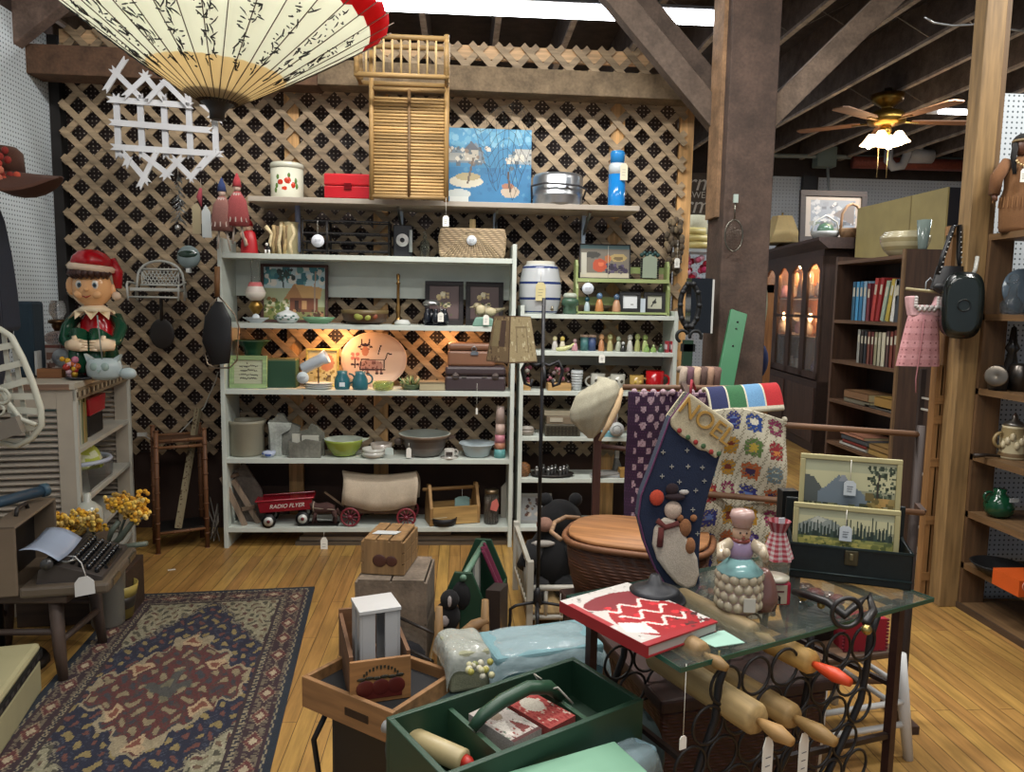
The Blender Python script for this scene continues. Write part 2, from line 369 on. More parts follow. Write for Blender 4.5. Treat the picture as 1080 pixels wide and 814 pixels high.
B('rough', '#6d5d52').bar(at(-10, 12, 4.75), at(70, -6, 4.75), .2, .1, up=(0, 1, 0)).obj('trim_rafter', kind='structure')
# wooden lattice across the back
def lattice():
    x0, x1, z0, z1 = -2.42, 1.40, .52, at(400, 42, 4.88).z; pitch = .16; w = .038
    def clip(c, sgn):          # z = sgn*x + c inside the rectangle
        pts = []
        for x in (x0, x1):
            z = sgn * x + c
            if z0 <= z <= z1: pts.append((x, z))
        for z in (z0, z1):
            x = (z - c) * sgn
            if x0 < x < x1: pts.append((x, z))
        return sorted(set(pts))[:2] if len(set(pts)) >= 2 else None
    for sgn, y, nm in ((-1, 4.872, 'front_slats'), (1, 4.882, 'rear_slats')):
        q = B('woodx', '#c2a684'); i = 0; rn = random.Random(3)
        c = -4.4
        while c < 6:
            pr = clip(c, sgn); c += pitch
            if not pr: continue
            (a, e), (g, h) = pr
            if hypot(a - g, e - h) < .05: continue
            s_ = rn.uniform(.86, 1.08); q.cc = tuple(v * s_ for v in hx('#a08b6e'))
            q.bar((a, y, e), (g, y, h), w, .009, up=(0, 1, 0))
        q.obj(nm, lat)
lat = T('lattice_screen', 'large wooden diagonal lattice screen behind the white shelves', 'lattice', (0, 0, 0))
lattice()
q = B('woodz', '#c79a62')
for px, py in ((309, 150), (650, 150), (722, 160), (402, 200)):
    x = at(px, py, 4.93).x; q.bb(x - .045, 4.895, 0, x + .045, 4.93, 2.93)
q.obj('stud', lat)
B('woodx', '#cdaa80').bb(-2.42, 4.89, 3.0, 1.40, 4.925, 3.08).obj('top_rail', lat)
# ---------- lights ----------
def fixture(label, x0, x1, y, z, n=2, group='fluorescent ceiling lights'):
    t = T('fluorescent_light', label, 'ceiling light', ((x0 + x1) / 2, y, z), group=group)
    h = (x1 - x0) / 2
    B('satin', '#c9ccd0').prism([(-.13, 0), (-.05, .05), (.05, .05), (.13, 0)], -h, h, 'yz').obj('housing', t)
    for k in range(n):
        yy = (-.05, .05)[k]; B('tube', '#f4f8ff').cyl((-h + .03, yy, -.022), (h - .03, yy, -.022), .019, n=10).obj('tube', t)
    for s_ in (-.7, .7): B('iron', '#4a4a4a').cyl((h * s_, 0, .05), (h * s_, 0, 3.97 - z), .004, n=5).obj('hanger', t)
    return t
def area(x, y, z, sx, sy, e, col=(1, .97, .93), rot=(0, 0, 0)):
    l = bpy.data.lights.new('light', 'AREA'); l.shape = 'RECTANGLE'; l.size = sx; l.size_y = sy; l.energy = e; l.color = col
    o = bpy.data.objects.new('light', l); COL.objects.link(o); o.location = (x, y, z); o.rotation_euler = rot; return o
YF = 5.4; zf = at(500, 6, YF).z
fixture('long fluorescent ceiling light left of the wooden post brace', at(345, 0, YF).x, at(655, 10, YF).x, YF, zf)
fixture('fluorescent ceiling light cut by the brace beside the brown post', at(664, 10, YF).x, at(780, 10, YF).x, YF, zf - .005)
area(.0, YF, zf - .06, 2.5, .25, 40); area(-.1, 3.05, 3.6, 2.6, .25, 92)
xr = at(984, 122, 7.9).x
fixture('distant fluorescent light right of the ceiling fan', xr, xr + 1.4, 7.9, at(984, 117, 7.9).z, 1)
fixture('distant fluorescent light glimpsed just right of the brown post', 1.9, at(809, 104, 8.6).x, 8.6, at(984, 110, 8.6).z, 1)
area(5.2, 6.6, 3.5, 3.0, .25, 150, (.93, .97, 1)); area(.6, 7.6, 3.5, 2.5, .25, 60, (.93, .97, 1))
area(.6, 1.2, 3.6, 2.6, .25, 50)
area(-.2, -.9, 3.6, 2.6, .25, 45)
area(3.0, 2.6, 3.6, .6, .25, 50, (1, .96, .9))
wd = bpy.data.worlds.new('world'); bpy.context.scene.world = wd; wd.use_nodes = True
wd.node_tree.nodes['Background'].inputs[0].default_value = (.75, .85, 1, 1); wd.node_tree.nodes['Background'].inputs[1].default_value = .3
vs = bpy.context.scene.view_settings; vs.view_transform = 'Standard'; vs.look = 'None'; vs.gamma = 1; vs.use_curve_mapping = False; vs.exposure = .45
# ================= the white shelf unit and what stands on it =================
WH = '#c6cdc4'
YU = 4.55
def unit(name, label, x0, x1, zs, zside, yf, dep, c=WH, kick=True):
    t = T(name, label, 'shelf unit', (0, yf, 0))
    for x in (x0, x1): B('satin', c).bb(x - .0125, 0, 0, x + .0125, dep, zside).obj('side_panel', t, bevel=.002)
    for z in zs: B('satin', c).bb(x0 + .0125, .004, z - .03, x1 - .0125, dep, z).obj('shelf', t, bevel=.002)
    return t
ZB, ZC, ZD, ZE, ZF = 1.765, 1.36, .968, .552, .128
u = unit('shelf_unit', 'large white wooden shelf unit of five shelves in front of the lattice', -1.41, .305, (ZB, ZC, ZD, ZE, ZF), 1.85, YU, .29)
B('satin', WH).bb(-1.3975, .27, ZC + .16, .2925, .285, ZB - .03).obj('back_strip', u)
B('satin', WH).bb(-.42, .02, ZF - .15, -.36, .04, ZF - .03).obj('support_block', u)
ptag(u, (-1.41, -.005, 1.52), .01, .03, .05, writing=False)
def K(Y): return Y * 1.0 / F
def put(px, py, Y, z): return (at(px, py, Y).x, Y, z)
# upper wall shelf
ZA = at(400, 210, 4.52).z
q = T('wall_shelf', 'long narrow painted wall shelf on brackets above the white shelf unit', 'shelf', (0, 4.52, ZA))
xa, xb = at(261, 204, 4.52).x, at(675, 214, 4.52).x
B('satin', '#a89e90').bb(xa, 0, -.03, xb, .34, 0).obj('board', q, bevel=.003)
for px in (420, 524, 622):
    x = at(px, 225, 4.6).x
    B('metal', '#aab2b4').bb(x - .012, .30, -.22, x + .012, .34, -.03).bar((x, .32, -.15), (x, .06, -.035), .012, .02).obj('bracket', q)
Y1 = 4.66
# canister
t = T('canister', 'white metal canister painted with red tomatoes on the top wall shelf', 'canister', put(303, 200, Y1, ZA)); k = K(Y1)
B('gloss', '#d8d8c4').lathe([(.09, 0), (.094, .01), (.094, .175)], 28).obj('body', t)
B('gloss', '#cfd0be').lathe([(.096, .175), (.097, .2), (.09, .208), (.02, .212), (.001, .212)], 28).obj('lid', t)
q = B('gloss', '#c23a24')
for a, z, r in ((-98, .09, .026), (-80, .1, .028), (-62, .075, .024), (-88, .055, .025)): q.sph((.084 * cos(R(a)), .084 * sin(R(a)), z), r, (1, .45, 1))
q.c('#5c7a3c')
for a, z in ((-112, .07), (-108, .12), (-50, .1), (-46, .07), (-75, .13), (-116, .045)): q.sph((.088 * cos(R(a)), .088 * sin(R(a)), z), .016, (1, .4, 1.3))
q.obj('tomato_motif', t)
# red box
t = T('red_box', 'red enamelled metal box next to the tomato canister', 'box', put(369, 204, Y1 - .06, ZA))
B('gloss', '#b5202a').bb(-.135, -.08, 0, .135, .08, .07).obj('base', t, bevel=.006)
B('gloss', '#c22630').bb(-.137, -.082, .072, .137, .082, .14).obj('lid', t, bevel=.01)
B('metal', '#8a2028').bb(-.02, -.09, .05, .02, -.08, .085).obj('clasp', t)
# painting of a harbour
cv = CV(80, 72, '#3a86b4').each(lambda u, v: '#4795bf' if v > .8 else ('#2f7bab' if v < .5 else '#3c88b4'))
cv.spk(60, ['#63a8c8', '#7fb8d0'], 0, .78, 1, 1, .03).spk(70, ['#276f9e', '#4a8fb4', '#2c77a6'], 0, 0, 1, .55, .02)
cv.poly([(0, .55), (.45, .55), (.42, .7), (.33, .82), (.22, .72), (0, .75)], '#7a8a94').rect(.0, .58, .3, .68, '#a8aaa4').rect(.2, .58, .36, .75, '#c0b8a6').poly([(.18, .72), (.28, .84), (.38, .72)], '#5a5f68')
cv.rect(.72, .55, 1, .68, '#9aa8ae').rect(.8, .6, 1, .75, '#b9b9b2').spk(40, ['#5f6a70', '#d9d4c4', '#8d7a68'], 0, .5, .5, .75, .02).spk(20, ['#5f6a70', '#d9d4c4'], .7, .5, 1, .72, .02)
cv.ell(.22, .32, .2, .08, '#d8d2bc').ell(.24, .38, .15, .05, '#b5a67c').ell(.13, .16, .15, .06, '#cfd6d0').ell(.75, .2, .11, .08, '#c9b7a0').ell(.72, .27, .07, .04, '#a8745a').line(.75, .2, .72, .45, .008, '#5d4f46').line(.24, .3, .3, .62, .008, '#6d5f50').rect(.02, .06, .25, .12, '#dfe3dc')
t = T('harbour_painting', 'unframed blue painting of boats in a harbour on the top wall shelf', 'painting', put(516, 208, 4.78, ZA), rx=-4)
w, h = 88 * k, .475
B('cloth', '#cfc8b8').bb(-w / 2, -.02, 0, w / 2, 0, h).obj('canvas', t)
q = B('satin', '#4a9fd0'); q.pic(cv, (-w / 2, -.0215, 0), (w, 0, 0), (0, 0, h)); q.obj('painted_face', t)
# cake carrier
t = T('cake_carrier', 'round silver metal cake carrier between harbour painting and blue flask', 'cake carrier', put(588, 208, Y1, ZA))
B('metal', '#b8bcc0').lathe([(.145, 0), (.15, .01), (.15, .055), (.153, .06), (.15, .065), (.15, .165), (.14, .185), (.05, .192), (.001, .193)], 36).obj('body', t)
B('iron', '#3f3f42').tube([(-.156, 0, .05), (-.165, -.06, .11), (-.1, -.16, .115), (0, -.175, .11), (.1, -.16, .105), (.165, -.06, .1), (.156, 0, .05)], .006).obj('handle', t)
B('metal', '#8c9094').bb(.03, -.17, .10, .055, -.15, .15).obj('latch', t)
# flask
t = T('vacuum_flask', 'tall blue and white vacuum flask at the right of the top wall shelf', 'flask', put(650, 210, Y1, ZA))
B('gloss', '#1f7fc9').lathe([(.048, 0), (.052, .01), (.052, .2)], 24).obj('body', t)
B('gloss', '#cfd8dd').lathe([(.0525, .2), (.052, .25), (.045, .265)], 24).obj('shoulder', t)
B('gloss', '#2b86cc').lathe([(.043, .265), (.044, .325), (.038, .338), (.001, .34)], 24).obj('cup_lid', t)
ptag(t, (.03, -.056, .27), .01, .045, .1, c='#e4dcc0')
# bamboo hanging shelf
YH = 4.4
z0, z1 = at(430, 208, YH).z, at(430, 95, YH).z; zt2 = at(430, 50, YH).z; xl, xr_ = at(392, 150, YH).x, at(471, 150, YH).x
t = T('bamboo_rack', 'tall brown bamboo rack with slatted panel hung over the beam', 'bamboo rack', ((xl + xr_) / 2, YH, z0)); hw = (xr_ - xl) / 2; H = z1 - z0; H2 = zt2 - z0
q = B('woodx', '#a07f4e'); n = 30
rn = random.Random(5)
for i in range(n):
    z = .02 + (H - .05) * i / n; s_ = rn.uniform(.7, 1.2); q.cc = tuple(v * s_ for v in hx('#bb9862'))
    q.cyl((-hw + .01, 0, z), (hw - .01, 0, z), .0085, n=7)
q.obj('slat_panel', t)
q = B('woodz', '#8d6e44')
for x in (-hw, hw): B('woodz', '#a5834f').cyl((x, -.005, -.02), (x, -.005, H + .2), .014).obj('side_pole', t)
B('woodz', '#7a5d3a').cyl((0, -.012, 0), (0, -.012, H), .009).obj('centre_strip', t)
for z in (0, H): B('woodx', '#93764a').cyl((-hw - .01, -.005, z), (hw + .01, -.005, z), .013).obj('cross_pole', t)
q = B('woodx', '#9a7c4c')
for y in (-.16, .0):
    for z in (H + .03, H2): q.cyl((-hw - .07, y, z), (hw + .01, y, z), .014)
    for x in (-hw - .06, hw): q.cyl((x, y, H + .02), (x, y, H2 + .02), .014)
for x in (-hw - .06, hw):
    for z in (H + .03, H2): q.cyl((x, -.17, z), (x, .01, z), .012)
q.obj('top_tray_frame', t)
q = B('woodz', '#c1a672')
for i in range(9): x = -hw - .01 + (2 * hw) * i / 9; q.cyl((x, -.16, H + .03), (x, -.16, H2), .006, n=6)
q.obj('spindles', t)
ptag(t, (hw, -.03, 0), .1, .035, .06)
# fishing net
q = B('matte', '#3b3a36'); rn = random.Random(8)
cx0 = at(540, 150, 4.6)
gp = {}
for i in range(9):
    for jx in range(9):
        a = (i - 4) * .05 + rn.uniform(-.012, .012); c_ = -(jx) * .05 + rn.uniform(-.012, .012)
        gp[i, jx] = (a * (1 - .09 * jx), rn.uniform(-.02, .02), c_ - abs(i - 4) * .02 * (1 + sin(i)))
for i in range(9):
    q.tube([gp[i, jx] for jx in range(9)], .0011, 4)
    q.tube([gp[jx, i] for jx in range(9)], .0011, 4)
q.obj('fishing_net', label='thin dark fishing net draped in front of the harbour painting', cat='net', loc=(cx0.x - .05, 4.6, at(540, 110, 4.6).z))
# ----- row B: top of the unit -----
Y2 = 4.68; k = K(Y2)
t = T('figurine', 'red dressed figurine with red pointed hat at left end of top shelf', 'figurine', put(263, 265, Y2, ZB))
B('satin', '#b01c22').lathe([(.05, 0), (.052, .01), (.045, .08), (.035, .13), (.02, .14)], 18, sy=.7).obj('gown', t)
B('satin', '#d8b49a').sph((0, 0, .155), .024).obj('head', t)
B('satin', '#a01a20').lathe([(.027, .165), (.02, .19), (.004, .21)], 14).obj('hat', t)
B('satin', '#c9a890').tube([(-.04, -.03, .12), (-.01, -.045, .08), (.0, -.05, .05)], .009).obj('arm', t)
t = T('figurine', 'tiny black and white cow figurine beside the twig vase', 'figurine', put(282, 268, 4.6, ZB))
B('gloss', '#22201f').sph((0, .02, .03), .02, (1, 1.3, 1)).sph((0, 0, .052), .014).obj('body', t)
B('gloss', '#e6e2dc').sph((0, -.012, .055), .009).cyl((-.01, 0, 0), (-.01, 0, .025), .006).cyl((.01, 0, 0), (.01, 0, .025), .006).obj('white_patches', t)
t = T('vase', 'cream vase ringed with driftwood twigs on the top shelf', 'vase', put(301, 266, Y2, ZB))
B('satin', '#cbbd92').lathe([(.05, 0), (.052, .18), (.058, .192), (.05, .192), (.044, .02), (.001, .02)], 20, at=(.03, 0, 0)).obj('body', t)
rn = random.Random(2)
for i in range(7):
    x = -.085 + .022 * i
    B('rough', ['#d9c79c', '#b89f70', '#8b7350'][i % 3]).tube([(x, -.05 + .01 * (i % 3), 0), (x + rn.uniform(-.02, .01), -.05, .07), (x + rn.uniform(-.01, .02), -.045, .12), (x + rn.uniform(-.02, .02), -.04, .16 + rn.uniform(0, .03))], [.011, .012, .01, .013], 7).obj('twig', t)
t = T('plastic_tube', 'bent grey plastic tube standing in the cream twig vase', 'tube', put(314, 230, Y2, ZB + .02))
B('satin', '#7f86a0').tube([(0, 0, 0), (0, 0, .28), (-.02, 0, .31), (-.065, 0, .345)], .017).obj('tube_body', t)
for px0, px1, tg, lab in ((321, 346, 0, 'narrow black wire shelf rack behind the round white tag'), (347, 411, 1, 'wide black wire shelf rack left of the black wall clock')):
    x0, x1 = at(px0, 250, 4.66).x, at(px1, 250, 4.66).x; w = x1 - x0
    t = T('wire_rack', lab, 'rack', ((x0 + x1) / 2, 4.66, ZB))
    for x in (-w / 2, w / 2):
        for y in (-.05, .07): B('iron', '#1b1817').cyl((x, y, 0), (x, y, .205), .005).obj('post', t)
    for z in (.03, .08, .13, .2):
        q = B('iron', '#1e1b1a').bar((-w / 2, -.05, z), (w / 2, -.05, z), .006, .008).bar((-w / 2, .07, z), (w / 2, .07, z), .006, .008).bar((-w / 2, -.05, z), (-w / 2, .07, z), .006).bar((w / 2, -.05, z), (w / 2, .07, z), .006)
        for i in range(1, int(w / .03)): x = -w / 2 + i * .03; q.cyl((x, -.05, z), (x, .07, z), .002, n=4)
        q.obj('tier', t)
    if not tg: ptag(t, (.02, -.06, .2), .08, .075, shape='round', c='#dfe3ea')
t = T('wall_clock', 'small black wall telephone with white dial on the top shelf', 'telephone', put(425, 268, Y2, ZB))
B('satin', '#17181c').bb(-.055, -.04, 0, .055, .04, .19).obj('body', t, bevel=.006)
B('satin', '#e3e3e0').cyl((0, -.05, .1), (0, -.041, .1), .038, n=24).obj('dial', t)
B('satin', '#22242a').cyl((0, -.056, .1), (0, -.049, .1), .014, n=16).obj('dial_hub', t)
B('satin', '#a9b0ae').cyl((.05, -.05, .03), (.05, -.05, .16), .01).obj('handset', t)
t.name = 'toy_telephone'
t = T('bottle', 'clear glass decanter bottle with stopper right of black telephone', 'bottle', put(448, 269, Y2, ZB))
B('glass', '#c8cfbc').lathe([(.028, 0), (.03, .01), (.03, .09), (.012, .11), (.012, .13), (.015, .133)], 12).obj('body', t)
B('glass', '#d8dccc').sph((0, 0, .145), .013).obj('stopper', t)
t = T('wicker_purse', 'wide woven straw clutch purse on the right of the top shelf', 'purse', put(498, 270, Y2 - .02, ZB))
B('wicker', '#b79f7c').prism([(-.2, .03), (-.19, 0), (.19, 0), (.2, .03), (.205, .13), (.195, .18), (-.19, .18), (-.205, .12)], -.05, .05).obj('body', t, bevel=.012)
q = B('wicker', '#c6ae88')
for i in range(-9, 10): q.bar((i * .02, -.057, .01), (i * .004, -.057, .155), .006, .006)
q.obj('flap', t)
B('woodz', '#c9b07a').bb(-.018, -.02, .15, .018, .02, .235).obj('handle', t, bevel=.004)
ptag(t, (-.005, -.065, .14), .005, .06, shape='round', c='#dfe6ea')
# ----- row C -----
t = T('oil_lamp', 'brass oil lamp with pink flowered glass shade at left of shelf', 'oil lamp', put(270, 338, 4.66, ZC))
B('metal', '#9c7a3e').lathe([(.045, 0), (.046, .008), (.02, .02), (.014, .05), (.03, .07), (.045, .095), (.03, .12), (.02, .13)], 20).obj('base', t)
B('gloss', '#d6c8be').lathe([(.03, .13), (.055, .155), (.06, .18), (.045, .215), (.035, .24)], 20, cols=['#d6cabd', '#d8d0c4', '#cfc4ba', '#bf6a6a', '#c27070']).obj('shade', t)
B('glass', '#e2e4de').lathe([(.026, .2), (.026, .375)], 16).obj('chimney', t)
cv = CV(76, 60, '#c9d0c8').each(lambda u, v: '#b9cdd0' if v > .6 else ('#8a8a58' if v < .25 else '#a9b08c'))
cv.spk(45, ['#3f7f86', '#2f6a74', '#d8d4c8', '#5a8f8c'], 0, .7, 1, 1, .05).poly([(.3, .3), (.5, .68), (.95, .62), (.92, .4), (.6, .4), (.4, .38)], '#c49a62').poly([(.3, .35), (.5, .7), (.62, .42)], '#a97a4c')
cv.rect(.42, .15, .88, .42, '#7a4a34').rect(.5, .15, .57, .36, '#3c261e').rect(.62, .2, .7, .36, '#c09464').line(.82, .05, .84, .92, .012, '#a8907a').line(.3, .8, .32, .62, .01, '#2b3f3c').spk(60, ['#4c5f30', '#6f7d3c', '#8f6a40', '#d5cfae'], 0, 0, .4, .4, .03).spk(30, ['#5a3c2c', '#b98a62'], .4, 0, 1, .18, .025).spk(12, ['#2f3a34'], .2, .78, .5, .95, .03)
for i in range(6): cv.line(.35, .85, .35 + .12 * cos(i), .85 + .1 * sin(i), .008, '#2a4038')
x0, x1 = at(275, 300, 4.76).x, at(346, 300, 4.76).x
t = T('framed_picture', 'dark framed tropical hut picture on the second shelf', 'picture', ((x0 + x1) / 2, 4.76, ZC), rx=-3); framed(t, x1 - x0, .355, cv, '#4a2f28', .018)
t = T('dish', 'white leaf shaped dish in front of the oil lamp', 'dish', put(270, 339, 4.6, ZC))
B('gloss', '#cdd5da').lathe([(.03, 0), (.04, .006), (.075, .028), (.08, .032), (.04, .012), (.001, .008)], 20, sy=.6).sph((0, 0, .025), .025, (1, .7, 1.2)).obj('body', t)
t = T('covered_dish', 'white covered porcelain dish painted with green vines', 'covered dish', put(303, 339, 4.62, ZC))
B('gloss', '#d3dadb').lathe([(.035, 0), (.055, .01), (.07, .03), (.072, .038)], 22).obj('body', t)
B('gloss', '#dce1e0').lathe([(.07, .038), (.055, .06), (.02, .075), (.008, .08), (.014, .09), (.001, .1)], 22).obj('lid', t)
q = B('gloss', '#4f7a6a')
for i in range(10): a = R(-150 + 13 * i); q.sph((.069 * cos(a), .069 * sin(a), .025 + .01 * (i % 3)), .009, (1, .6, .6), 6)
q.obj('vine_motif', t)
t = T('dish', 'low green leaf dish beneath the hut picture', 'dish', put(336, 340, 4.61, ZC))
B('gloss', '#6f9c78').lathe([(.05, 0), (.08, .018), (.1, .04), (.092, .04), (.07, .02), (.001, .01)], 18, sy=.5).obj('body', t)
t = T('bowl', 'brown wooden bowl painted with pears on the second shelf', 'bowl', put(385, 339, 4.66, ZC))
B('satin', '#5f4430').lathe([(.08, 0), (.125, .02), (.14, .065), (.143, .085), (.135, .085), (.12, .03), (.001, .015)], 30, cols=['#54402f', '#5a3f2c', '#6b5a38', '#8f8458', '#7a6a44', '#4a3426', '#3c2a20']).obj('body', t)
B('satin', '#9aa04a').sph((-.02, -.128, .05), .024, (1.2, .5, 1)).sph((.03, -.125, .045), .02, (1, .5, 1)).c('#8a4a30').sph((.07, -.108, .05), .018, (1, .6, 1)).obj('pear_motif', t)
t = T('candlestick', 'tall slim brass candlestick rising behind the painted bowl', 'candlestick', put(420, 339, 4.68, ZC))
B('metal', '#8a6a3e').lathe([(.04, 0), (.042, .008), (.02, .02), (.012, .05), (.016, .1), (.01, .12), (.009, .24), (.014, .25), (.008, .26), (.012, .3), (.003, .31)], 16).obj('body', t)
B('gloss', '#c7c9c4').lathe([(.045, 0), (.05, .012), (.035, .03), (.001, .034)], 20, at=(.03, -.05, 0)).obj('white_foot', t)
t = T('cruet_set', 'dark silver cruet set with white tag before framed flowers', 'cruet set', put(460, 339, 4.64, ZC))
B('metal', '#26282c').lathe([(.07, 0), (.072, .01), (.03, .02), (.02, .05)], 18).obj('stand', t)
for i in range(5):
    a = R(72 * i - 90); B('gloss', '#1c1f26').lathe([(.022, .01), (.026, .04), (.02, .07), (.012, .09), (.014, .1)], 10, at=(.055 * cos(a), .055 * sin(a), 0)).obj('bottle', t)
B('metal', '#b4b6b4').lathe([(.05, .12), (.055, .135), (.035, .15), (.001, .155)], 18, at=(-.03, .03, 0)).obj('cover', t)
ptag(t, (.03, -.09, .11), .03, .035, .055)
for px0, px1, y, lab in ((450, 487, 4.76, 'black framed flower print behind the cruet set'), (493, 529, 4.78, 'black framed flower print behind the bird ornament')):
    cv = CV(30, 36, '#5e4c4a').spk(16, ['#c9b784', '#b6a070', '#d8cfb0'], .3, .4, .8, .8, .06).spk(8, ['#56603c'], .3, .15, .75, .5, .04).rect(0, 0, 1, .06, '#322626')
    x0, x1 = at(px0, 320, y).x, at(px1, 320, y).x
    t = T('framed_picture', lab, 'picture', ((x0 + x1) / 2, y, ZC), rx=-3); framed(t, x1 - x0 + .02, .27, cv, '#1f181a', .028)
t = T('bird_ornament', 'cream and brown bird ornament near right end of second shelf', 'ornament', put(512, 339, 4.70, ZC))
B('satin', '#8f8468').sph((0, 0, .085), .045, (1.5, .8, .8)).sph((-.055, -.01, .12), .022).tube([(-.07, -.01, .118), (-.1, -.012, .112)], [.007, .002]).tube([(.05, 0, .09), (.12, 0, .11)], [.02, .004]).obj('body', t)
B('satin', '#c2b692').sph((-.03, -.035, .1), .03, (1, .5, 1)).sph((.03, -.033, .09), .03, (1.2, .5, .8)).obj('wing', t)
B('satin', '#4a4632').lathe([(.05, 0), (.045, .03), (.02, .05)], 12).obj('mound', t)
t = T('glass_block', 'pale green slag glass chunk at right end of second shelf', 'ornament', put(510, 340, 4.59, ZC))
B('gloss', '#7fa394').prism([(-.07, 0), (.07, 0), (.06, .045), (.02, .06), (-.05, .055)], -.03, .03).obj('body', t, bevel=.01)
ptag(u, (.14, -.01, 1.49), .06, .035, .06)
# ----- row D -----
cv = CV(48, 40, '#b4b79a').each(lambda u_, v: '#a5a98c' if int(v * 40) % 5 == 0 else None)
rn = random.Random(4)
for r_, y in enumerate((.74, .56, .38, .22)):
    x = .18 + .04 * (r_ % 2)
    while x < .8: cv.line(x, y, x + .04, y + rn.uniform(-.05, .05), .014, '#4e4c42'); x += .06
cv.ell(.45, .86, .03, .03, '#4e4c42')
x0, x1 = at(240, 395, 4.58).x, at(280, 395, 4.58).x
t = T('framed_sign', 'small pale green framed sign with script writing on third shelf', 'sign', ((x0 + x1) / 2, 4.62, ZD), rx=-6); framed(t, x1 - x0, .195, cv, '#93ad78', .026)
t = T('compote', 'dark green glass pedestal bowl on the green box behind the sign', 'compote', put(267, 388, 4.72, ZD + .165))
B('gloss', '#2c5c48').lathe([(.04, 0), (.045, .01), (.05, .05), (.06, .075), (.105, .115), (.11, .118), (.06, .09), (.001, .07)], 24, cols=['#1f4a38'] * 4 + ['#6fa08a'] * 3).obj('body', t)
t = T('green_box', 'dark green open box standing beside the pale green sign', 'box', put(293, 411, 4.68, ZD))
B('matte', '#22452f').bb(-.23, -.03, 0, .115, .08, .165).obj('body', t, bevel=.004)
B('matte', '#6f6a42').bb(-.1, -.02, .165, .112, .09, .175).obj('lid_edge', t)
cv = CV(24, 28, '#c8ba88').rect(.05, .05, .95, .95, '#d5c892').ell(.65, .65, .25, .25, '#c0876a').spk(20, ['#8f7a44', '#b6a25c', '#5a4630'], .1, .05, .95, .4, .05)
x0, x1 = at(322, 390, 4.72).x, at(357, 390, 4.72).x
t = T('framed_picture', 'yellow framed picture leaning behind the tilted white vase', 'picture', ((x0 + x1) / 2, 4.74, ZD), rx=-5); framed(t, x1 - x0, .235, cv, '#c2b460', .012)
t = T('vase', 'white milk glass vase lying tilted above the white saucers', 'vase', put(331, 385, 4.62, ZD + .155), ry=62, rz=0)
B('gloss', '#b9c3cc').lathe([(.028, -.08), (.034, -.07), (.036, .05), (.045, .09), (.04, .09), (.03, .04), (.001, .03)], 20).obj('body', t)
for i in range(3):
    t = T('saucer', ['white saucer at bottom of the stack on third shelf', 'white saucer in the middle of the stack under the vase', 'white saucer on top of the stack under the vase'][i], 'saucer', put(336, 411, 4.62, ZD + .012 * i), group='stacked white saucers')
    B('gloss', '#cfd2d0').lathe([(.05, 0), (.08, .008), (.088, .014), (.08, .012), (.001, .005)], 26, sy=.7).obj('body', t)
t = T('easel_stand', 'thin wire stand propping up the tilted white vase', 'stand', put(336, 408, 4.62, ZD + .036))
B('iron', '#3d2c22').cyl((0, 0, -.01), (0, 0, .1), .004).obj('stem', t)
ptag(t, (-.085, -.04, .08), .01, .072, shape='round', c='#cfd8da')
def pitcher(px, lab, Y=4.62, s=1.0, lbl=False):
    t = T('pitcher', lab, 'pitcher', put(px, 412, Y, ZD), group='small blue glass pitchers')
    B('gloss', '#2f6670').lathe([(.042 * s, 0), (.048 * s, .015), (.046 * s, .06), (.03 * s, .09), (.032 * s, .11), (.027 * s, .11), (.026 * s, .08), (.001, .02)], 18).obj('body', t)
    B('gloss', '#2a5b66').ring((.045 * s, 0, .065), .028, .006, 'y', 12, 6, -100, 100).obj('handle', t)
    if lbl: B('matte', '#cfd8dc').bb(-.01, -.0485, .02, .022, -.044, .045).obj('price_sticker', t)
pitcher(361, 'left teal glass pitcher carrying a white price sticker', lbl=True); pitcher(380, 'teal glass pitcher standing just left of green bowl', 4.60)
# cow platter
cv = CV(96, 76, '#d9b9a2').ell(.5, .5, .47, .46, '#dcbfa8')
bk = '#3c2a28'
cv.ell(.45, .38, .2, .11, '#b5897a').line(.28, .7, .42, .7, .01, bk).ell(.36, .66, .055, .1, '#b87a5c').ell(.36, .78, .08, .03, bk).ell(.27, .74, .03, .02, bk).ell(.45, .74, .03, .02, bk).line(.3, .8, .3, .88, .012, bk).line(.42, .8, .43, .88, .012, bk)
for a, b_ in ((.33, .25), (.4, .25), (.55, .25), (.62, .25)): cv.line(a, .33, a, b_, .018, '#8a6258').line(a - .015, b_ - .02, a + .02, b_ - .02, .014, bk)
cv.line(.3, .5, .68, .49, .008, bk).line(.68, .49, .72, .62, .008, bk).line(.72, .62, .78, .6, .014, bk).line(.28, .3, .68, .3, .008, bk).line(.3, .5, .28, .3, .008, bk).line(.67, .48, .66, .3, .008, bk).spk(20, ['#7a5248'], .32, .32, .62, .46, .015)
cv.line(.57, .6, .6, .74, .007, bk).ell(.61, .76, .015, .02, bk)
for x, y in ((.2, .55), (.16, .6), (.24, .6), (.16, .52), (.24, .51)): cv.ell(x, y, .03, .035, '#b5726a')
cv.ell(.2, .56, .02, .025, '#d8b9a0').line(.2, .5, .2, .34, .008, bk).ell(.16, .4, .03, .02, bk).ell(.24, .4, .03, .02, bk)
t = T('platter', 'large oval cream platter painted with a cow, standing upright', 'platter', put(394, 412, 4.74, ZD), rx=-8)
B('gloss', '#d9b9a2').xf((0, 0, .172), rx=90).lathe([(.14, -.012), (.15, -.01), (.2, .006), (.205, .004), (.15, -.016)], 48, sy=.84).obj('rim', t)
q = B('gloss', '#dcbfa8').xf((0, 0, .172))
def inell(cv_):
    q2 = []
    for j in range(cv_.h):
        for i in range(cv_.w):
            u_, v = (i + .5) / cv_.w, (j + .5) / cv_.h
            q2.append(((u_ - .5) ** 2 + (v - .5) ** 2) < .25)
    return q2
W_, H_ = .30, .252
vs_ = []; fs_ = []; cl_ = []
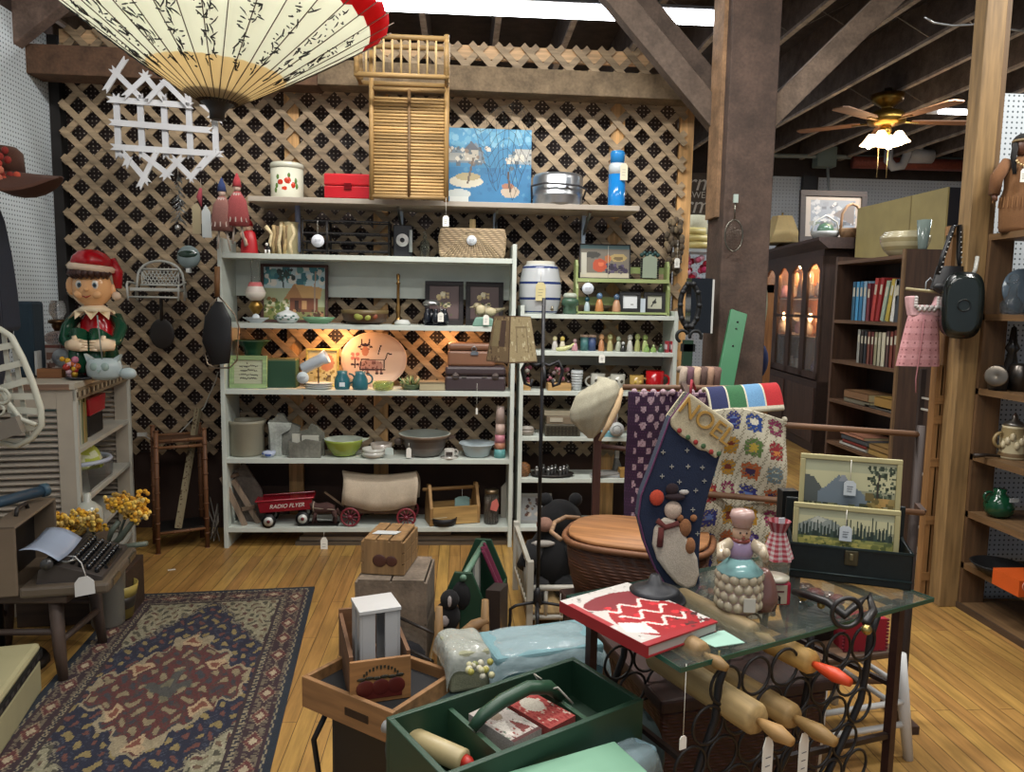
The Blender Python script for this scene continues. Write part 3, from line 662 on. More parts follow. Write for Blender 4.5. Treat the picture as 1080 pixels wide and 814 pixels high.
for j in range(cv.h):
    for i in range(cv.w):
        u_, v = (i + .5) / cv.w - .5, (j + .5) / cv.h - .5
        if u_ * u_ + v * v > .245: continue
        b0 = len(vs_); a0_, a1_, c0_, c1_ = (i / cv.w - .5) * W_ * 1.28, ((i + 1) / cv.w - .5) * W_ * 1.28, (j / cv.h - .5) * H_ * 1.28, ((j + 1) / cv.h - .5) * H_ * 1.28
        vs_ += [(a0_, -.0075, c0_), (a1_, -.0075, c0_), (a1_, -.0075, c1_), (a0_, -.0075, c1_)]; fs_.append((b0, b0 + 1, b0 + 2, b0 + 3)); cl_.append(hx(cv.d[j][i]))
q.add(vs_, fs_, False, cl_); q.obj('painted_cow_face', t)
t = T('night_light', 'small warm bulb lamp glowing behind the cow platter', 'lamp', put(372, 405, 4.81, ZD), rz=0)
B('satin', '#d8d0c0').lathe([(.02, 0), (.022, .03), (.012, .05)], 12).obj('base', t)
B('glow', '#ffb070').sph((0, 0, .07), .016).obj('bulb', t)
for px, e in ((352, 4.0), (470, 1.8)):
    l = bpy.data.lights.new('light', 'POINT'); l.energy = e; l.color = (1, .48, .2); l.shadow_soft_size = .03
    o = bpy.data.objects.new('light', l); COL.objects.link(o); o.location = at(px, 352, 4.72)
t = T('bowl', 'low bright green glass bowl in front of the cow platter', 'bowl', put(404, 413, 4.6, ZD))
B('glass', '#8fb83a').lathe([(.05, 0), (.062, .008), (.066, .05), (.061, .05), (.055, .012), (.001, .01)], 24).obj('body', t)
t = T('succulent_dish', 'small dish of artificial succulents right of the cow platter', 'plant', put(434, 412, 4.64, ZD))
B('gloss', '#4c5a3e').lathe([(.05, 0), (.075, .03), (.07, .035), (.001, .03)], 18).obj('dish', t)
rn = random.Random(6); q = B('satin', '#5d7a48')
for i in range(46):
    a = rn.uniform(0, 6.28); r_ = rn.uniform(0, .07); el = rn.uniform(.2, 1.2); L_ = rn.uniform(.03, .055); q.c(rn.choice(['#5d7a48', '#7d8f5c', '#a08f6a', '#3f5c38', '#b9b78c']))
    p0 = (r_ * cos(a), r_ * sin(a), .035); q.tube([p0, (p0[0] + L_ * cos(a) * cos(el), p0[1] + L_ * sin(a) * cos(el), .035 + L_ * sin(el))], [.008, .002], 5)
q.obj('leaves', t)
t = T('book', 'thick cream covered book lying left of the dark suitcase', 'book', put(456, 412, 4.64, ZD), rz=6)
B('matte', '#a79b7c').bb(-.08, -.06, 0, .08, .06, .045).obj('pages', t)
B('matte', '#7d6f55').bb(-.083, -.063, .045, .083, .063, .052).bb(-.083, -.063, -.001, .083, .063, .004).obj('cover', t)
def case(name, lab, loc, w, d, h, c, split=.62, hw_='#b9b2a0'):
    t = T(name, lab, 'suitcase', loc)
    B('satin', c).bb(-w / 2, -d / 2, 0, w / 2, d / 2, h * split - .002).obj('body', t, bevel=.014)
    B('satin', c).bb(-w / 2, -d / 2, h * split, w / 2, d / 2, h).obj('lid', t, bevel=.016)
    return t
t = case('suitcase', 'dark brown leather suitcase lying flat on the third shelf', put(501, 412, 4.67, ZD), 64 * K(4.6), .2, .15, '#3e3234')
for x in (-.12, .12): B('metal', '#6e625c').cyl((x, -.104, .09), (x, -.1, .09), .022, n=14).bb(x - .02, -.106, .075, x + .02, -.1, .1).obj('latch', t, bevel=.002)
B('metal', '#a59c90').bb(-.085, -.105, .083, -.055, -.1, .09).bb(.04, -.105, .083, .07, -.1, .09).obj('plate', t)
ptag(t, (.01, -.112, .05), .15, .012, .04, writing=False)
t = case('suitcase', 'small tan leather train case on top of dark brown suitcase', put(497, 385, 4.66, ZD + .15), 50 * K(4.6), .16, .14, '#7d5740', .68)
B('metal', '#9aa0a4').bb(-.005, -.088, .07, .04, -.08, .09).ring((.015, -.087, .105), .014, .003, 'y', 12).obj('lock', t)
# ----- row E -----
t = T('crock', 'large stoneware crock at the left of the fourth shelf', 'crock', put(261, 483, 4.68, ZE))
B('satin', '#8b8775').lathe([(.095, 0), (.103, .015), (.103, .185), (.113, .2), (.113, .215), (.1, .215), (.095, .19), (.093, .03), (.001, .025)], 32).obj('body', t)
t = T('salt_dish', 'tiny blue and white porcelain dish between crock and wood house', 'dish', put(284, 484, 4.6, ZE))
B('gloss', '#b8c2d8').lathe([(.02, 0), (.035, .015), (.04, .035), (.033, .033), (.001, .01)], 16).obj('bowl', t)
B('gloss', '#4a62a4').sph((.0, -.03, .02), .014, (1.4, .6, .8)).sph((-.03, -.02, .025), .008).obj('blue_motif', t)
q = T('toy_birdhouse', 'tall grey wooden house shape with peeling pale front', 'wooden house', put(300, 484, 4.69, ZE), rz=8)
B('rough', '#75766d').prism([(-.09, 0), (.06, 0), (.1, .17), (.03, .2), (0, .25), (-.035, .255), (-.06, .22), (-.09, .21)], -.03, .04).obj('back_board', q, bevel=.003)
B('rough', '#a9aea6').prism([(-.075, 0), (-.01, 0), (-.01, .13), (.04, .16), (.05, .2), (-.09, .205), (-.08, .14)], -.05, -.03).obj('front_panel', q, bevel=.003)
q = T('letter_holder', 'low grey wooden letter holder with scalloped back on fourth shelf', 'letter holder', put(324, 484, 4.62, ZE))
B('rough', '#6b6b60').prism([(-.09, 0), (.1, 0), (.1, .14), (.06, .18), (.02, .2), (.0, .165), (-.05, .15), (-.09, .1)], .02, .04).obj('back_board', q, bevel=.002)
B('rough', '#74746a').prism([(-.1, 0), (.09, 0), (.09, .1), (.0, .115), (-.05, .09), (-.1, .1)], -.05, -.03).obj('front_board', q, bevel=.002)
B('matte', '#b4b3a6').bb(-.085, -.02, .02, -.04, 0, .14).bb(-.03, -.01, .02, .07, .01, .13).obj('paper_slips', q)
t = T('mixing_bowl', 'lime green glass mixing bowl with pouring spouts', 'bowl', put(363, 483, 4.66, ZE))
B('gloss', '#8f9f44').lathe([(.05, 0), (.07, .01), (.1, .05), (.115, .09), (.12, .105), (.112, .105), (.1, .06), (.001, .02)], 30, cols=['#8f9f44'] * 4 + ['#b9c2b4'] * 4).obj('body', t)
B('gloss', '#aeb8a6').prism([(-.155, .108), (-.11, .085), (-.11, .108)], -.02, .02).prism([(.155, .108), (.11, .108), (.11, .085)], -.02, .02).obj('spout', t, bevel=.004)
for i, (px, py, z, r_, lab) in enumerate(((402, 470, .0, .068, 'white patterned cereal bowl at the back of the small bowl stack'), (394, 484, .0, .072, 'white shallow bowl at the bottom front of the small stack'), (394, 480, .022, .07, 'white shallow bowl resting on another beside the green bowl'))):
    t = T('small_bowl', lab, 'bowl', put(px, py, 4.70 if i == 0 else 4.61, ZE + z), group='small white bowls')
    if i == 0: B('gloss', '#a59c92').lathe([(.04, 0), (.06, .02), (.068, .07), (.062, .07), (.05, .02), (.001, .012)], 24).obj('body', t)
    else: B('gloss', '#bcbbb2').lathe([(.05, 0), (.068, .012), (r_, .035), (.064, .035), (.055, .014), (.001, .01)], 26).obj('body', t)
    if i == 1: ptag(t, (.1, -.05, .075), .005, .05, .045, c='#b9c6c0', writing=False)
t = T('stoneware_bowl', 'large dark rimmed stoneware bowl on the fourth shelf', 'bowl', put(448, 483, 4.68, ZE))
B('satin', '#5a5450').lathe([(.07, 0), (.1, .01), (.125, .06), (.13, .1), (.155, .12), (.162, .138), (.15, .138), (.11, .09), (.001, .04)], 34, cols=['#5a5450', '#6b6662', '#57504c', '#4a3c34', '#6d5a4a', '#a5a79c', '#9aa19a', '#8c948e', '#8c948e']).obj('body', t)
B('satin', '#4a3c34').sph((-.16, -.02, .09), .03, (1, .6, .8)).prism([(.14, .1), (.19, .118), (.15, .128)], -.03, .03).obj('lug_handle', t)
ptag(t, (-.09, -.13, .1), .03, .03, .06, writing=False)
t = T('mug', 'small white printed mug between the two large bowls', 'mug', put(474, 484, 4.6, ZE))
B('gloss', '#b5b1a8').lathe([(.052, 0), (.055, .006), (.03, .008), (.033, .055), (.029, .055), (.001, .012)], 22).obj('body', t)
B('gloss', '#4a4440').bb(-.022, -.0345, .02, .02, -.031, .042).obj('print', t)
B('gloss', '#b5b1a8').ring((.035, 0, .035), .016, .004, 'y', 12, 6, -90, 90).obj('handle', t)
t = T('enamel_basin', 'pale grey enamel basin bowl left of the stacked tumblers', 'bowl', put(503, 483, 4.66, ZE))
B('gloss', '#a6b2b6').lathe([(.06, 0), (.075, .008), (.09, .05), (.1, .07), (.115, .08), (.112, .086), (.09, .07), (.075, .02), (.001, .012)], 32).obj('body', t)
zz = 0
for i, (c, hh, lab) in enumerate((('#5e9a98', .055, 'teal plastic tumbler at the bottom of the tumbler stack'), ('#a8735a', .04, 'tan plastic tumbler second from the stack bottom'), ('#bb7884', .05, 'pink plastic tumbler in the middle of the stack'), ('#b9a093', .07, 'cream plastic tumbler just above the pink one'), ('#b4a097', .11, 'cream plastic tumbler at the very top of the stack'))):
    t = B('satin', c).lathe([(.031 - .0012 * i, 0), (.037 - .0017 * i, 0.001), (.034 - .002 * i, hh), (.001, hh)] if i < 4 else [(.031, 0), (.024, .1), (.02, .105), (.001, .105)], 20).obj('tumbler', label=lab, cat='tumbler', group='stacked plastic tumblers', loc=put(527, 483, 4.62, ZE + zz)); zz += hh
# ----- row F -----
t = T('drying_rack', 'folded wooden rack frame leaning at the left of bottom shelf', 'wooden rack', put(255, 556, 4.6, ZF), ry=0)
for i, (x0, y, x1, z1) in enumerate(((-.11, 0, .02, .3), (-.06, .05, .09, .27))):
    B('woodz', '#8c7a68').bar((x1, y, .0), (x0, y, z1), .018, .03).obj('rail', t)
B('rough', '#59514a').prism([(-.04, 0), (.13, 0), (.1, .2), (-.0, .37), (-.1, .28)], .08, .10).obj('back_board', t)
B('woodx', '#6d5c4c').bar((-.1, 0, .29), (-.04, .09, .3), .02).obj('rung', t); B('woodx', '#6d5c4c').bar((.0, 0, .1), (.06, .06, .1), .02).obj('rung', t)
wx = at(302, 545, 4.62).x
t = T('toy_wagon', 'red metal toy wagon with white lettering on the bottom shelf', 'toy wagon', (wx, 4.66, ZF), rz=6, ry=-3)
B('gloss', '#7c1420').prism([(-.15, .09), (.15, .09), (.165, .165), (-.165, .165)], -.075, .075).c('#8c1a26').bb(-.172, -.082, .158, .172, -.072, .17).bb(-.172, .072, .158, .172, .082, .17).bb(-.175, -.08, .158, -.163, .08, .17).bb(.163, -.08, .158, .175, .08, .17).obj('wagon_bed', t, bevel=.006)
text(t, 'RADIO FLYER', .034, (.01, -.0765, .125), '#d8cfc8', shear=.3)
B('iron', '#1c1a1c').bb(-.11, -.05, .05, -.08, .05, .09).bb(.08, -.05, .05, .11, .05, .09).obj('axle_block', t)
for x in (-.1, .1):
    for y in (-.085, .085): B('iron', '#18181a').cyl((x, y - .012, .042), (x, y + .012, .042), .042, n=20).c('#c9cbc6').cyl((x, y - .014, .042), (x, y + .0, .042), .028, n=18).c('#6a2226').cyl((x, y - .017, .042), (x, y, .042), .011, n=10).obj('wheel', t)
B('iron', '#1c1a1c').tube([(.17, 0, .06), (.25, -.02, .06), (.32, -.03, .03)], .006).obj('pull_handle', t)
# covered wagon
X0, X1 = at(361, 520, 4.6).x, at(440, 520, 4.6).x; wcx = (X0 + X1) / 2; hw = (X1 - X0) / 2
t = T('covered_wagon', 'model covered wagon with canvas top and dark red wheels', 'model wagon', (wcx, 4.66, ZF), rz=-2)
def bon(u_, v):
    a = pi * v; x = -hw * 1.0 + 2 * hw * u_; rr = 1 - .12 * sin(pi * u_)
    return (x + .01 * sin(9 * v), -cos(a) * .085 * (1 + .06 * sin(u_ * 20)), .14 + sin(a) ** .7 * .185 * rr - .045 * sin(pi * u_) * abs(cos(a)))
B('cloth', '#b8a994').surf(bon, 20, 14, thick=.003).obj('canvas_bonnet', t)
B('woodx', '#5e4530').bb(-hw + .02, -.07, .075, hw - .02, .07, .15).obj('bed', t, bevel=.004)
def wheel(x, y, r, parent):
    q = B('satin', '#7a2a34').ring((x, y, r), r - .006, .007, 'y', 28).c('#6a2430').cyl((x, y - .012, r), (x, y + .012, r), .013)
    for i in range(10): a = 2 * pi * i / 10; q.cyl((x, y, r), (x + (r - .006) * cos(a), y, r + (r - .006) * sin(a)), .004, n=6)
    q.obj('wheel', parent)
for x in (-hw + .055, hw - .06):
    for y in (-.1, .1): wheel(x, y, .06, t)
B('woodx', '#7d6650').bar((-hw, 0, .06), (-hw - .2, 0, .05), .012).bar((-hw, .0, .1), (-hw - .12, 0, .19), .01).obj('tongue', t)
t = T('toy_horse', 'dark toy horse hitched in front of the covered wagon', 'toy horse', (at(340, 540, 4.62).x, 4.62, ZF), rz=0)
B('rough', '#4a2f2a').tube([(.075, 0, .1), (.03, 0, .105), (-.03, 0, .1), (-.06, 0, .12), (-.085, 0, .15), (-.11, 0, .14)], [.02, .034, .032, .024, .018, .01], 10).tube([(-.04, .012, .09), (-.045, .012, .045), (-.04, .012, 0)], [.014, .008, .009]).tube([(-.03, -.012, .09), (-.05, -.012, .045), (-.06, -.012, 0)], [.014, .008, .009]).tube([(.06, .012, .09), (.07, .012, .045), (.065, .012, 0)], [.018, .009, .009]).tube([(.07, -.012, .09), (.085, -.012, .045), (.08, -.012, 0)], [.018, .009, .009]).tube([(.09, 0, .1), (.11, 0, .05)], [.008, .01]).obj('body', t)
B('cloth', '#9c8c7c').ring((-.05, 0, .11), .03, .004, 'x', 14).tube([(-.05, -.03, .11), (.08, -.03, .1)], .003).obj('harness', t)
B('satin', '#16120f').prism([(-.14, 0), (.1, 0), (.1, .008), (-.14, .008)], -.04, .04).obj('base', t)
# wooden tool caddy
t = T('tool_carrier', 'natural wood tool carrier with dowel handle on bottom shelf', 'tool carrier', put(477, 553, 4.68, ZF), rz=14)
for x in (-.15, .15): B('woodz', '#9c7848').prism([(-.08, 0), (.08, 0), (.08, .11), (.02, .245), (-.02, .245), (-.08, .11)], x - .01, x + .01, 'yz').obj('end_panel', t, bevel=.003)
for y in (-.075, .075): B('woodx', '#a8854f').bb(-.14, y - .006, .005, .14, y + .006, .115).obj('side_board', t)
B('woodx', '#8c6c40').bb(-.14, -.07, .005, .14, .07, .015).obj('bottom', t)
B('woodx', '#8a683c').cyl((-.19, 0, .215), (.17, 0, .215), .011).obj('handle', t)
ptag(t, (.06, -.012, .21), .05, .095, .06, 'tag', '#76928c', False)
t = T('pan', 'small black round pan hanging over the edge of bottom shelf', 'pan', put(468, 553, 4.6, ZF), rx=0)
B('iron', '#1a181a').lathe([(.06, 0), (.075, .012), (.082, .05), (.076, .05), (.068, .016), (.001, .012)], 26, sy=.8).obj('body', t)
B('matte', '#b5aa90').tube([(-.08, -.04, .05), (-.03, -.06, .06), (.02, -.05, .062)], .002).obj('string', t)
t = T('glass_jar', 'ribbed glass jar with pink paper tag on bottom shelf', 'jar', put(518, 553, 4.64, ZF))
B('glass', '#b0a498').lathe([(.042, 0), (.046, .01), (.046, .17), (.04, .19), (.04, .2)], 22).obj('body', t)
B('metal', '#7a6a54').lathe([(.043, .195), (.043, .215), (.001, .217)], 22).obj('lid', t)
B('matte', '#c4695f').prism([(-.01, .1), (.03, .09), (.045, .13), (.03, .17), (0, .15)], -.055, -.05).obj('pink_tag', t)
q = B('glass', '#cfc8bc')
for i in range(14): a = 2 * pi * i / 14; q.cyl((.04 * cos(a), .04 * sin(a), .01), (.03 * cos(a), .03 * sin(a), .17), .004, n=5)
q.obj('glass_sticks', t)
B('matte', '#b5b0a4').prism([(-.03, 0), (.05, 0), (.05, .3), (.03, .27), (-.03, .2)], 0, .006).obj('paper_sheet', label='torn white paper standing behind the ribbed glass jar', cat='paper', loc=put(533, 553, 4.76, ZF))
# planks lying below
for i in range(3):
    x0, x1 = at(317 + 4 * i, 575, 4.75).x, at(536 - 30 * i, 575, 4.75).x
    B('woodx', ['#6d6152', '#7b6f60', '#5e5347'][i]).bb(x0, 4.6 + .01 * i, .028 * i, x1, 4.74, .028 * i + .024).obj('plank', label=['weathered plank lying on the floor at the bottom of the pile', 'weathered plank in the middle of the pile under the shelf', 'weathered plank on top of the pile under the white shelf'][i], cat='plank', group='planks under the white shelf')
ptag(u, (at(342, 560, 4.54).x, -.02, ZF - .02), .035, .042, .105)
# ================= the second white shelf unit =================
Y0 = 4.58
xl, xr_ = at(549, 450, Y0).x, at(712, 380, Y0).x
ZS = [at(620, y, Y0).z for y in (332, 371, 413, 461, 505, 556)]
u2 = T('shelf_unit', 'narrower white shelf unit holding mugs and figurines, right of the large one', 'shelf unit', (0, Y0, 0))
zt = at(549, 322, Y0).z
for x in (xl, xr_): B('satin', WH).bb(x - .012, 0, 0, x + .012, .27, zt if x == xl else zt - .02).obj('side_panel', u2, bevel=.002)
for z in ZS: B('satin', WH).bb(xl + .012, .004, z - .026, xr_ - .012, .27, z).obj('shelf', u2, bevel=.002)
B('satin', '#8f9088').bb(xl + .012, .24, ZS[1] - .1, xr_ - .012, .25, ZS[1] - .03).obj('back_strip', u2)
for z in (0, 1): pass
S0, S1, S2, S3, S4, S5 = ZS
ptag(u2, (at(635, 371, Y0).x, -.004, S1 - .005), .01, .036, .05)
# barrel
t = T('ceramic_barrel', 'large white ceramic barrel banded in dark blue with a paper tag', 'barrel', put(569, 330, 4.70, S0))
prof = [(.1, 0), (.108, .01), (.112, .018), (.128, .085), (.13, .1), (.13, .18), (.128, .195), (.112, .275), (.108, .288), (.09, .3), (.085, .32), (.001, .325)]
B('gloss', '#b9bdbf').lathe(prof, 34, cols=['#b9bdbf', '#2e3f70', '#b9bdbf', '#2a3a6c', '#bcc0c2', '#2a3a6c', '#b9bdbf', '#2a3a6c', '#b9bdbf', '#c4c2b4', '#c4c2b4']).obj('body', t)
B('metal', '#a9a490').cyl((.06, -.12, .03), (.06, -.16, .03), .009).cyl((.06, -.155, .02), (.06, -.155, .05), .007).obj('spigot', t)
ptag(t, (-.01, -.138, .25), .06, .06, .11, c='#ccc08e')
t = T('jar', 'green glass candy jar with pale lid beside the ceramic barrel', 'jar', put(601, 331, 4.66, S0))
B('gloss', '#3f5a48').lathe([(.04, 0), (.045, .01), (.04, .05), (.055, .06), (.05, .09), (.04, .1)], 20).c('#a9b0a0').lathe([(.042, .1), (.045, .115), (.035, .13), (.001, .132)], 20).obj('body', t)
# little green shelf
gx0, gx1 = at(609, 300, 4.64).x, at(706, 300, 4.64).x; gz = .30
t = T('green_shelf', 'small two tier lime green wooden shelf atop the narrow white unit', 'small shelf', (0, 4.64, S0))
for x in (gx0, gx1):
    B('satin', '#8d9a62').prism([(0, 0), (.12, 0), (.12, .3), (.09, .335), (.05, .335), (.03, .3), (.03, .22), (.0, .16)], x - .008, x + .008, 'yz').obj('side_panel', t, bevel=.002)
B('satin', '#97a46c').bb(gx0, 0.0, .008, gx1, .12, .02).obj('shelf', t)
B('satin', '#97a46c').bb(gx0, .0, .2, gx1, .12, .222).obj('shelf', t)
B('satin', '#7f8c56').bb(gx0, .11, .26, gx1, .12, .3).bb(gx0, .11, .06, gx1, .12, .11).obj('back_rail', t)
ptag(t, (gx0 + .065, -.004, .21), .015, .072, shape='round', c='#ccd2da')
cv = CV(46, 34, '#6f685c').each(lambda u, v: '#4d6a6c' if v > .88 else ('#b9b09a' if v < .16 else None)).ell(.4, .38, .15, .2, '#b04a2c').ell(.42, .42, .06, .06, '#cf6a44').ell(.78, .62, .17, .13, '#a48f5c').ell(.78, .6, .1, .06, '#6a5a3c').spk(26, ['#3a2f44', '#4f4460', '#2c2536'], .5, .15, .95, .42, .04).ell(.25, .7, .16, .1, '#3c3a34').ell(.56, .58, .07, .12, '#a8673c').rect(.02, .1, .14, .75, '#b7b3a4')
x0, x1 = at(611, 270, 4.72).x, at(665, 270, 4.72).x
t = T('framed_picture', 'thin framed still life of fruit standing on the green shelf', 'picture', ((x0 + x1) / 2, 4.72, S0 + .222), rx=-4); framed(t, x1 - x0, .215, cv, '#2c2a2a', .007, .012)
ptag(t, (.02, -.016, .205), .2, .001, .001, writing=False)
t = T('lantern', 'small stained glass lantern with black studded edges on green shelf', 'lantern', put(684, 285, 4.7, S0 + .222))
B('gloss', '#8f9a86').prism([(-.045, .01), (.045, .01), (.045, .13), (0, .155), (-.045, .13)], -.03, .03).obj('glass_body', t)
q = B('iron', '#1c211f')
for x in (-.052, .052):
    for i in range(9): q.sph((x, -.03, .012 + .014 * i), .007, n=6)
q.c('#2c4a48')
for i in range(7): q.sph((-.05 + .0167 * i, -.02, .15 + .012 * (i % 2)), .014, n=6)
q.obj('beaded_rim', t)
t = T('pinecone_swag', 'brown pinecone swag hanging on the lattice beside the green shelf', 'swag', at(712, 232, 4.8), rz=0)
rn = random.Random(9); q = B('rough', '#5f5140')
for i in range(60):
    z = -rn.uniform(0, .33); r_ = .04 * (1 - abs(z + .14) / .25) + .015; a = rn.uniform(0, 6.28)
    q.c(rn.choice(['#5f5140', '#4c4234', '#776850'])); q.sph((r_ * cos(a), r_ * sin(a) * .5, z), .018, (1, .7, 1.3), 6)
q.obj('cones', t)
ptag(t, (.01, -.05, -.13), .11, .033, .06)
def fig(name, lab, px, py, Y, z, h, c, c2, group='small figurines', w=.018):
    t = T(name, lab, 'figurine', put(px, py, Y, z), group=group)
    B('gloss', c).lathe([(w, 0), (w * 1.05, .004), (w * .95, h * .35), (w * .6, h * .62), (w * .35, h * .68)], 12).obj('body', t)
    B('gloss', c2).sph((0, 0, h * .82), h * .17, (1, 1, 1.1), 10).obj('head', t); return t
zi = S0 + .02
fig('figurine', 'little blue and white figurine at left inside green shelf', 619, 326, 4.68, zi, .09, '#a7b9bd', '#2c5a66')
fig('figurine', 'orange faced figurine with blue hat inside the green shelf', 632, 327, 4.67, zi, .115, '#b07848', '#54708c', w=.026)
fig('figurine', 'jug shaped orange and blue figurine inside the green shelf', 650, 328, 4.67, zi, .11, '#b58a6a', '#4a6078', w=.026)
for x0, x1, w, lab in ((655, 675, 0, 'black frame with bright white picture inside the green shelf'), (681, 701, 1, 'black frame with small black bird inside the green shelf')):
    cv = CV(20, 20, '#d9dbdc' if not w else '#b3b3a0')
    if w: cv.ell(.5, .5, .16, .1, '#1c1c1c').poly([(.4, .5), (.6, .85), (.62, .5)], '#1c1c1c').line(.4, .4, .3, .2, .03, '#1c1c1c')
    else: cv.ell(.65, .3, .12, .06, '#8c8c88')
    a, b_ = at(x0, 315, 4.68).x, at(x1, 315, 4.68).x
    t = T('framed_picture', lab, 'picture', ((a + b_) / 2, 4.70, zi), rx=-5); framed(t, b_ - a + .015, .125, cv, '#1e1c1e', .022)
t = T('price_card', 'small upright white tag between the two black frames', 'card', put(678, 326, 4.66, zi)); B('matte', '#b9c4cc').bb(-.015, 0, 0, .015, .003, .085).obj('card', t)
# shelf with figurines
L = [(585, '#b9b4ae', '#d0c79a', .085, 'white salt shaker figurine at left end of the figurine shelf'), (593, '#c2baa2', '#cfb75a', .085, 'cream shaker figurine with yellow cap second from left'),
     (606, '#b88890', '#a88c8c', .07, 'small pink figurine left of the two labelled tins'), (634, '#b07a54', '#c9986c', .1, 'tall orange figurine right of the labelled tins'), (643, '#a8a070', '#b3b47a', .1, 'tall pale green headed figurine at shelf centre'),
     (652, '#a3a794', '#9aa58a', .09, 'grey green frog figurine at centre of figurine shelf'), (657, '#2c2c2a', '#b3b6b0', .06, 'white and black bird figurine at shelf front'), (664, '#bdbcb4', '#c9c8c0', .1, 'tall white figurine right of shelf centre'),
     (672, '#9a9d66', '#a8b070', .105, 'olive green pepper shaker figurine right of centre'), (680, '#a3b074', '#8ea05c', .1, 'pear green figurine near right of figurine shelf'), (682, '#7c9a58', '#9ab070', .05, 'tiny green apple figurine in front of pear'), (689, '#86a45c', '#a9b983', .045, 'tiny green round figurine near right end'), (697, '#3f5a44', '#56704c', .05, 'dark green tiny figurine beside the red matchboxes')]
for px, c, c2, h, lab in L: fig('figurine', lab, px, 372, 4.63 if h < .07 else 4.68, S1, h * 1.05, c, c2, 'figurines on the narrow shelf', .019)
for px, c, lab in ((616, '#3f6c6c', 'green labelled tin with pale lid on the figurine shelf'), (624, '#34466c', 'blue labelled tin with pale lid on the figurine shelf')):
    t = T('tin', lab, 'tin', put(px, 372, 4.7, S1)); B('satin', c).lathe([(.026, 0), (.026, .085)], 16).obj('body', t); B('satin', '#b59a86').lathe([(.027, .085), (.027, .1), (.001, .1)], 16).obj('lid', t)
t = T('figurine', 'yellow glass bird dish lying at front of figurine shelf', 'figurine', put(595, 373, 4.61, S1)); B('gloss', '#c2c28a').tube([(-.05, 0, .01), (0, 0, .015), (.04, 0, .03), (.06, 0, .05)], [.012, .016, .01, .004]).obj('body', t)
for px, lab in ((703, 'left red and white matchbox at right end of figurine shelf'), (708, 'right red and white matchbox at right end of figurine shelf')):
    t = T('matchbox', lab, 'box', put(px, 373, 4.63, S1)); B('matte', '#9c2a34').bb(-.009, -.02, 0, .009, .02, .07).obj('body', t); B('matte', '#cdbfc0').bb(-.0095, -.021, .02, -.003, .021, .05).obj('label_band', t)
# mug shelf
for px, w, lab in ((553, .07, 'small wooden tray of dried flowers at left end of the mug shelf'), (589, .145, 'larger wooden tray of dried flowers left of the white beaker')):
    t = T('flower_tray', lab, 'flower tray', put(px, 414, 4.66, S2))
    B('woodx', '#b08c58').bb(-w / 2, -.05, 0, w / 2, .05, .045).obj('tray', t, bevel=.003)
    rn = random.Random(px); q = B('cloth', '#8c4a54')
    for i in range(26):
        q.c(rn.choice(['#7c3f4c', '#a8727c', '#8f8a80', '#b7b0a0', '#5a4c44', '#6d5c5c'])); q.sph((rn.uniform(-w / 2.2, w / 2.2), rn.uniform(-.03, .03), .05 + rn.uniform(0, .09)), rn.uniform(.008, .016), n=6)
    q.obj('dried_flowers', t)
t = T('beaker', 'tall white ribbed beaker between flower tray and owl mugs', 'cup', put(608, 414, 4.66, S2))
q = B('gloss', '#a9aeae'); q.lathe([(.028, 0), (.03, .01), (.038, .125), (.034, .125), (.026, .02), (.001, .015)], 24)
for i in range(6): q.lathe([(.0305 + .0012 * i, .02 + .016 * i), (.0335 + .0012 * i, .027 + .016 * i), (.031 + .0013 * i, .034 + .016 * i)], 24)
q.obj('body', t)
def mug(px, lab, c, Y=4.66, s=1.0, side=1, motif=None):
    t = T('mug', lab, 'mug', put(px, 414, Y, S2), group='mugs on the narrow shelf')
    B('gloss', c).lathe([(.036 * s, 0), (.042 * s, .008), (.044 * s, .1 * s), (.04 * s, .1 * s), (.038 * s, .015), (.001, .012)], 24).obj('body', t)
    B('gloss', c).ring((.045 * s * side, 0, .052 * s), .027 * s, .007 * s, 'y', 14, 6, -95, 95) .obj('handle', t) if side > 0 else B('gloss', c).ring((.045 * s * side, 0, .052 * s), .027 * s, .007 * s, 'y', 14, 6, 85, 275).obj('handle', t)
    if motif:
        q = B('gloss', motif)
        for x in (-.015, .015): q.sph((x * s, -.04 * s, .06 * s), .011 * s, (1, .4, 1), 8)
        q.obj('motif', t)
mug(630, 'white owl face mug left of the second owl mug', '#a7a69c', 4.68, 1.05, -1, '#4a463c')
mug(651, 'white owl face mug left of the yellow mug', '#a3a296', 4.64, 1.05, -1, '#3c382e')
mug(671, 'yellow flowered mug with white handle', '#a88a4c', 4.64, 1.0, 1, '#c9ab50')
mug(690, 'tall bright red mug at the right of the mug shelf', '#a8141a', 4.64, 1.28, 1)
# box shelf
t = T('adding_machine', 'boxy grey device with keys stacked on the fourth narrow shelf', 'adding machine', put(592, 462, 4.66, S3))
B('satin', '#4f4a3c').bb(-.11, -.06, 0, .11, .08, .075).obj('body', t, bevel=.005)
q = B('satin', '#2f2a20')
for i in range(9):
    for j_ in range(3): q.bb(-.1 + .022 * i, -.066, .01 + .02 * j_, -.084 + .022 * i, -.06, .024 + .02 * j_)
q.obj('keys', t)
t = T('cash_box', 'low cream and brown box stacked on the grey keyed device', 'box', put(592, 448, 4.67, S3 + .075))
B('satin', '#7a6c58').bb(-.1, -.06, 0, .1, .07, .05).obj('body', t, bevel=.003); B('matte', '#a9a290').bb(-.08, -.065, .015, .0, -.06, .04).obj('label', t)
B('matte', '#958c76').bb(-.1, -.06, .002, .1, .06, .03).obj('booklet_pile', label='pale flat box at the top of the stack behind the white bonnet', cat='box', loc=put(590, 436, 4.68, S3 + .125))
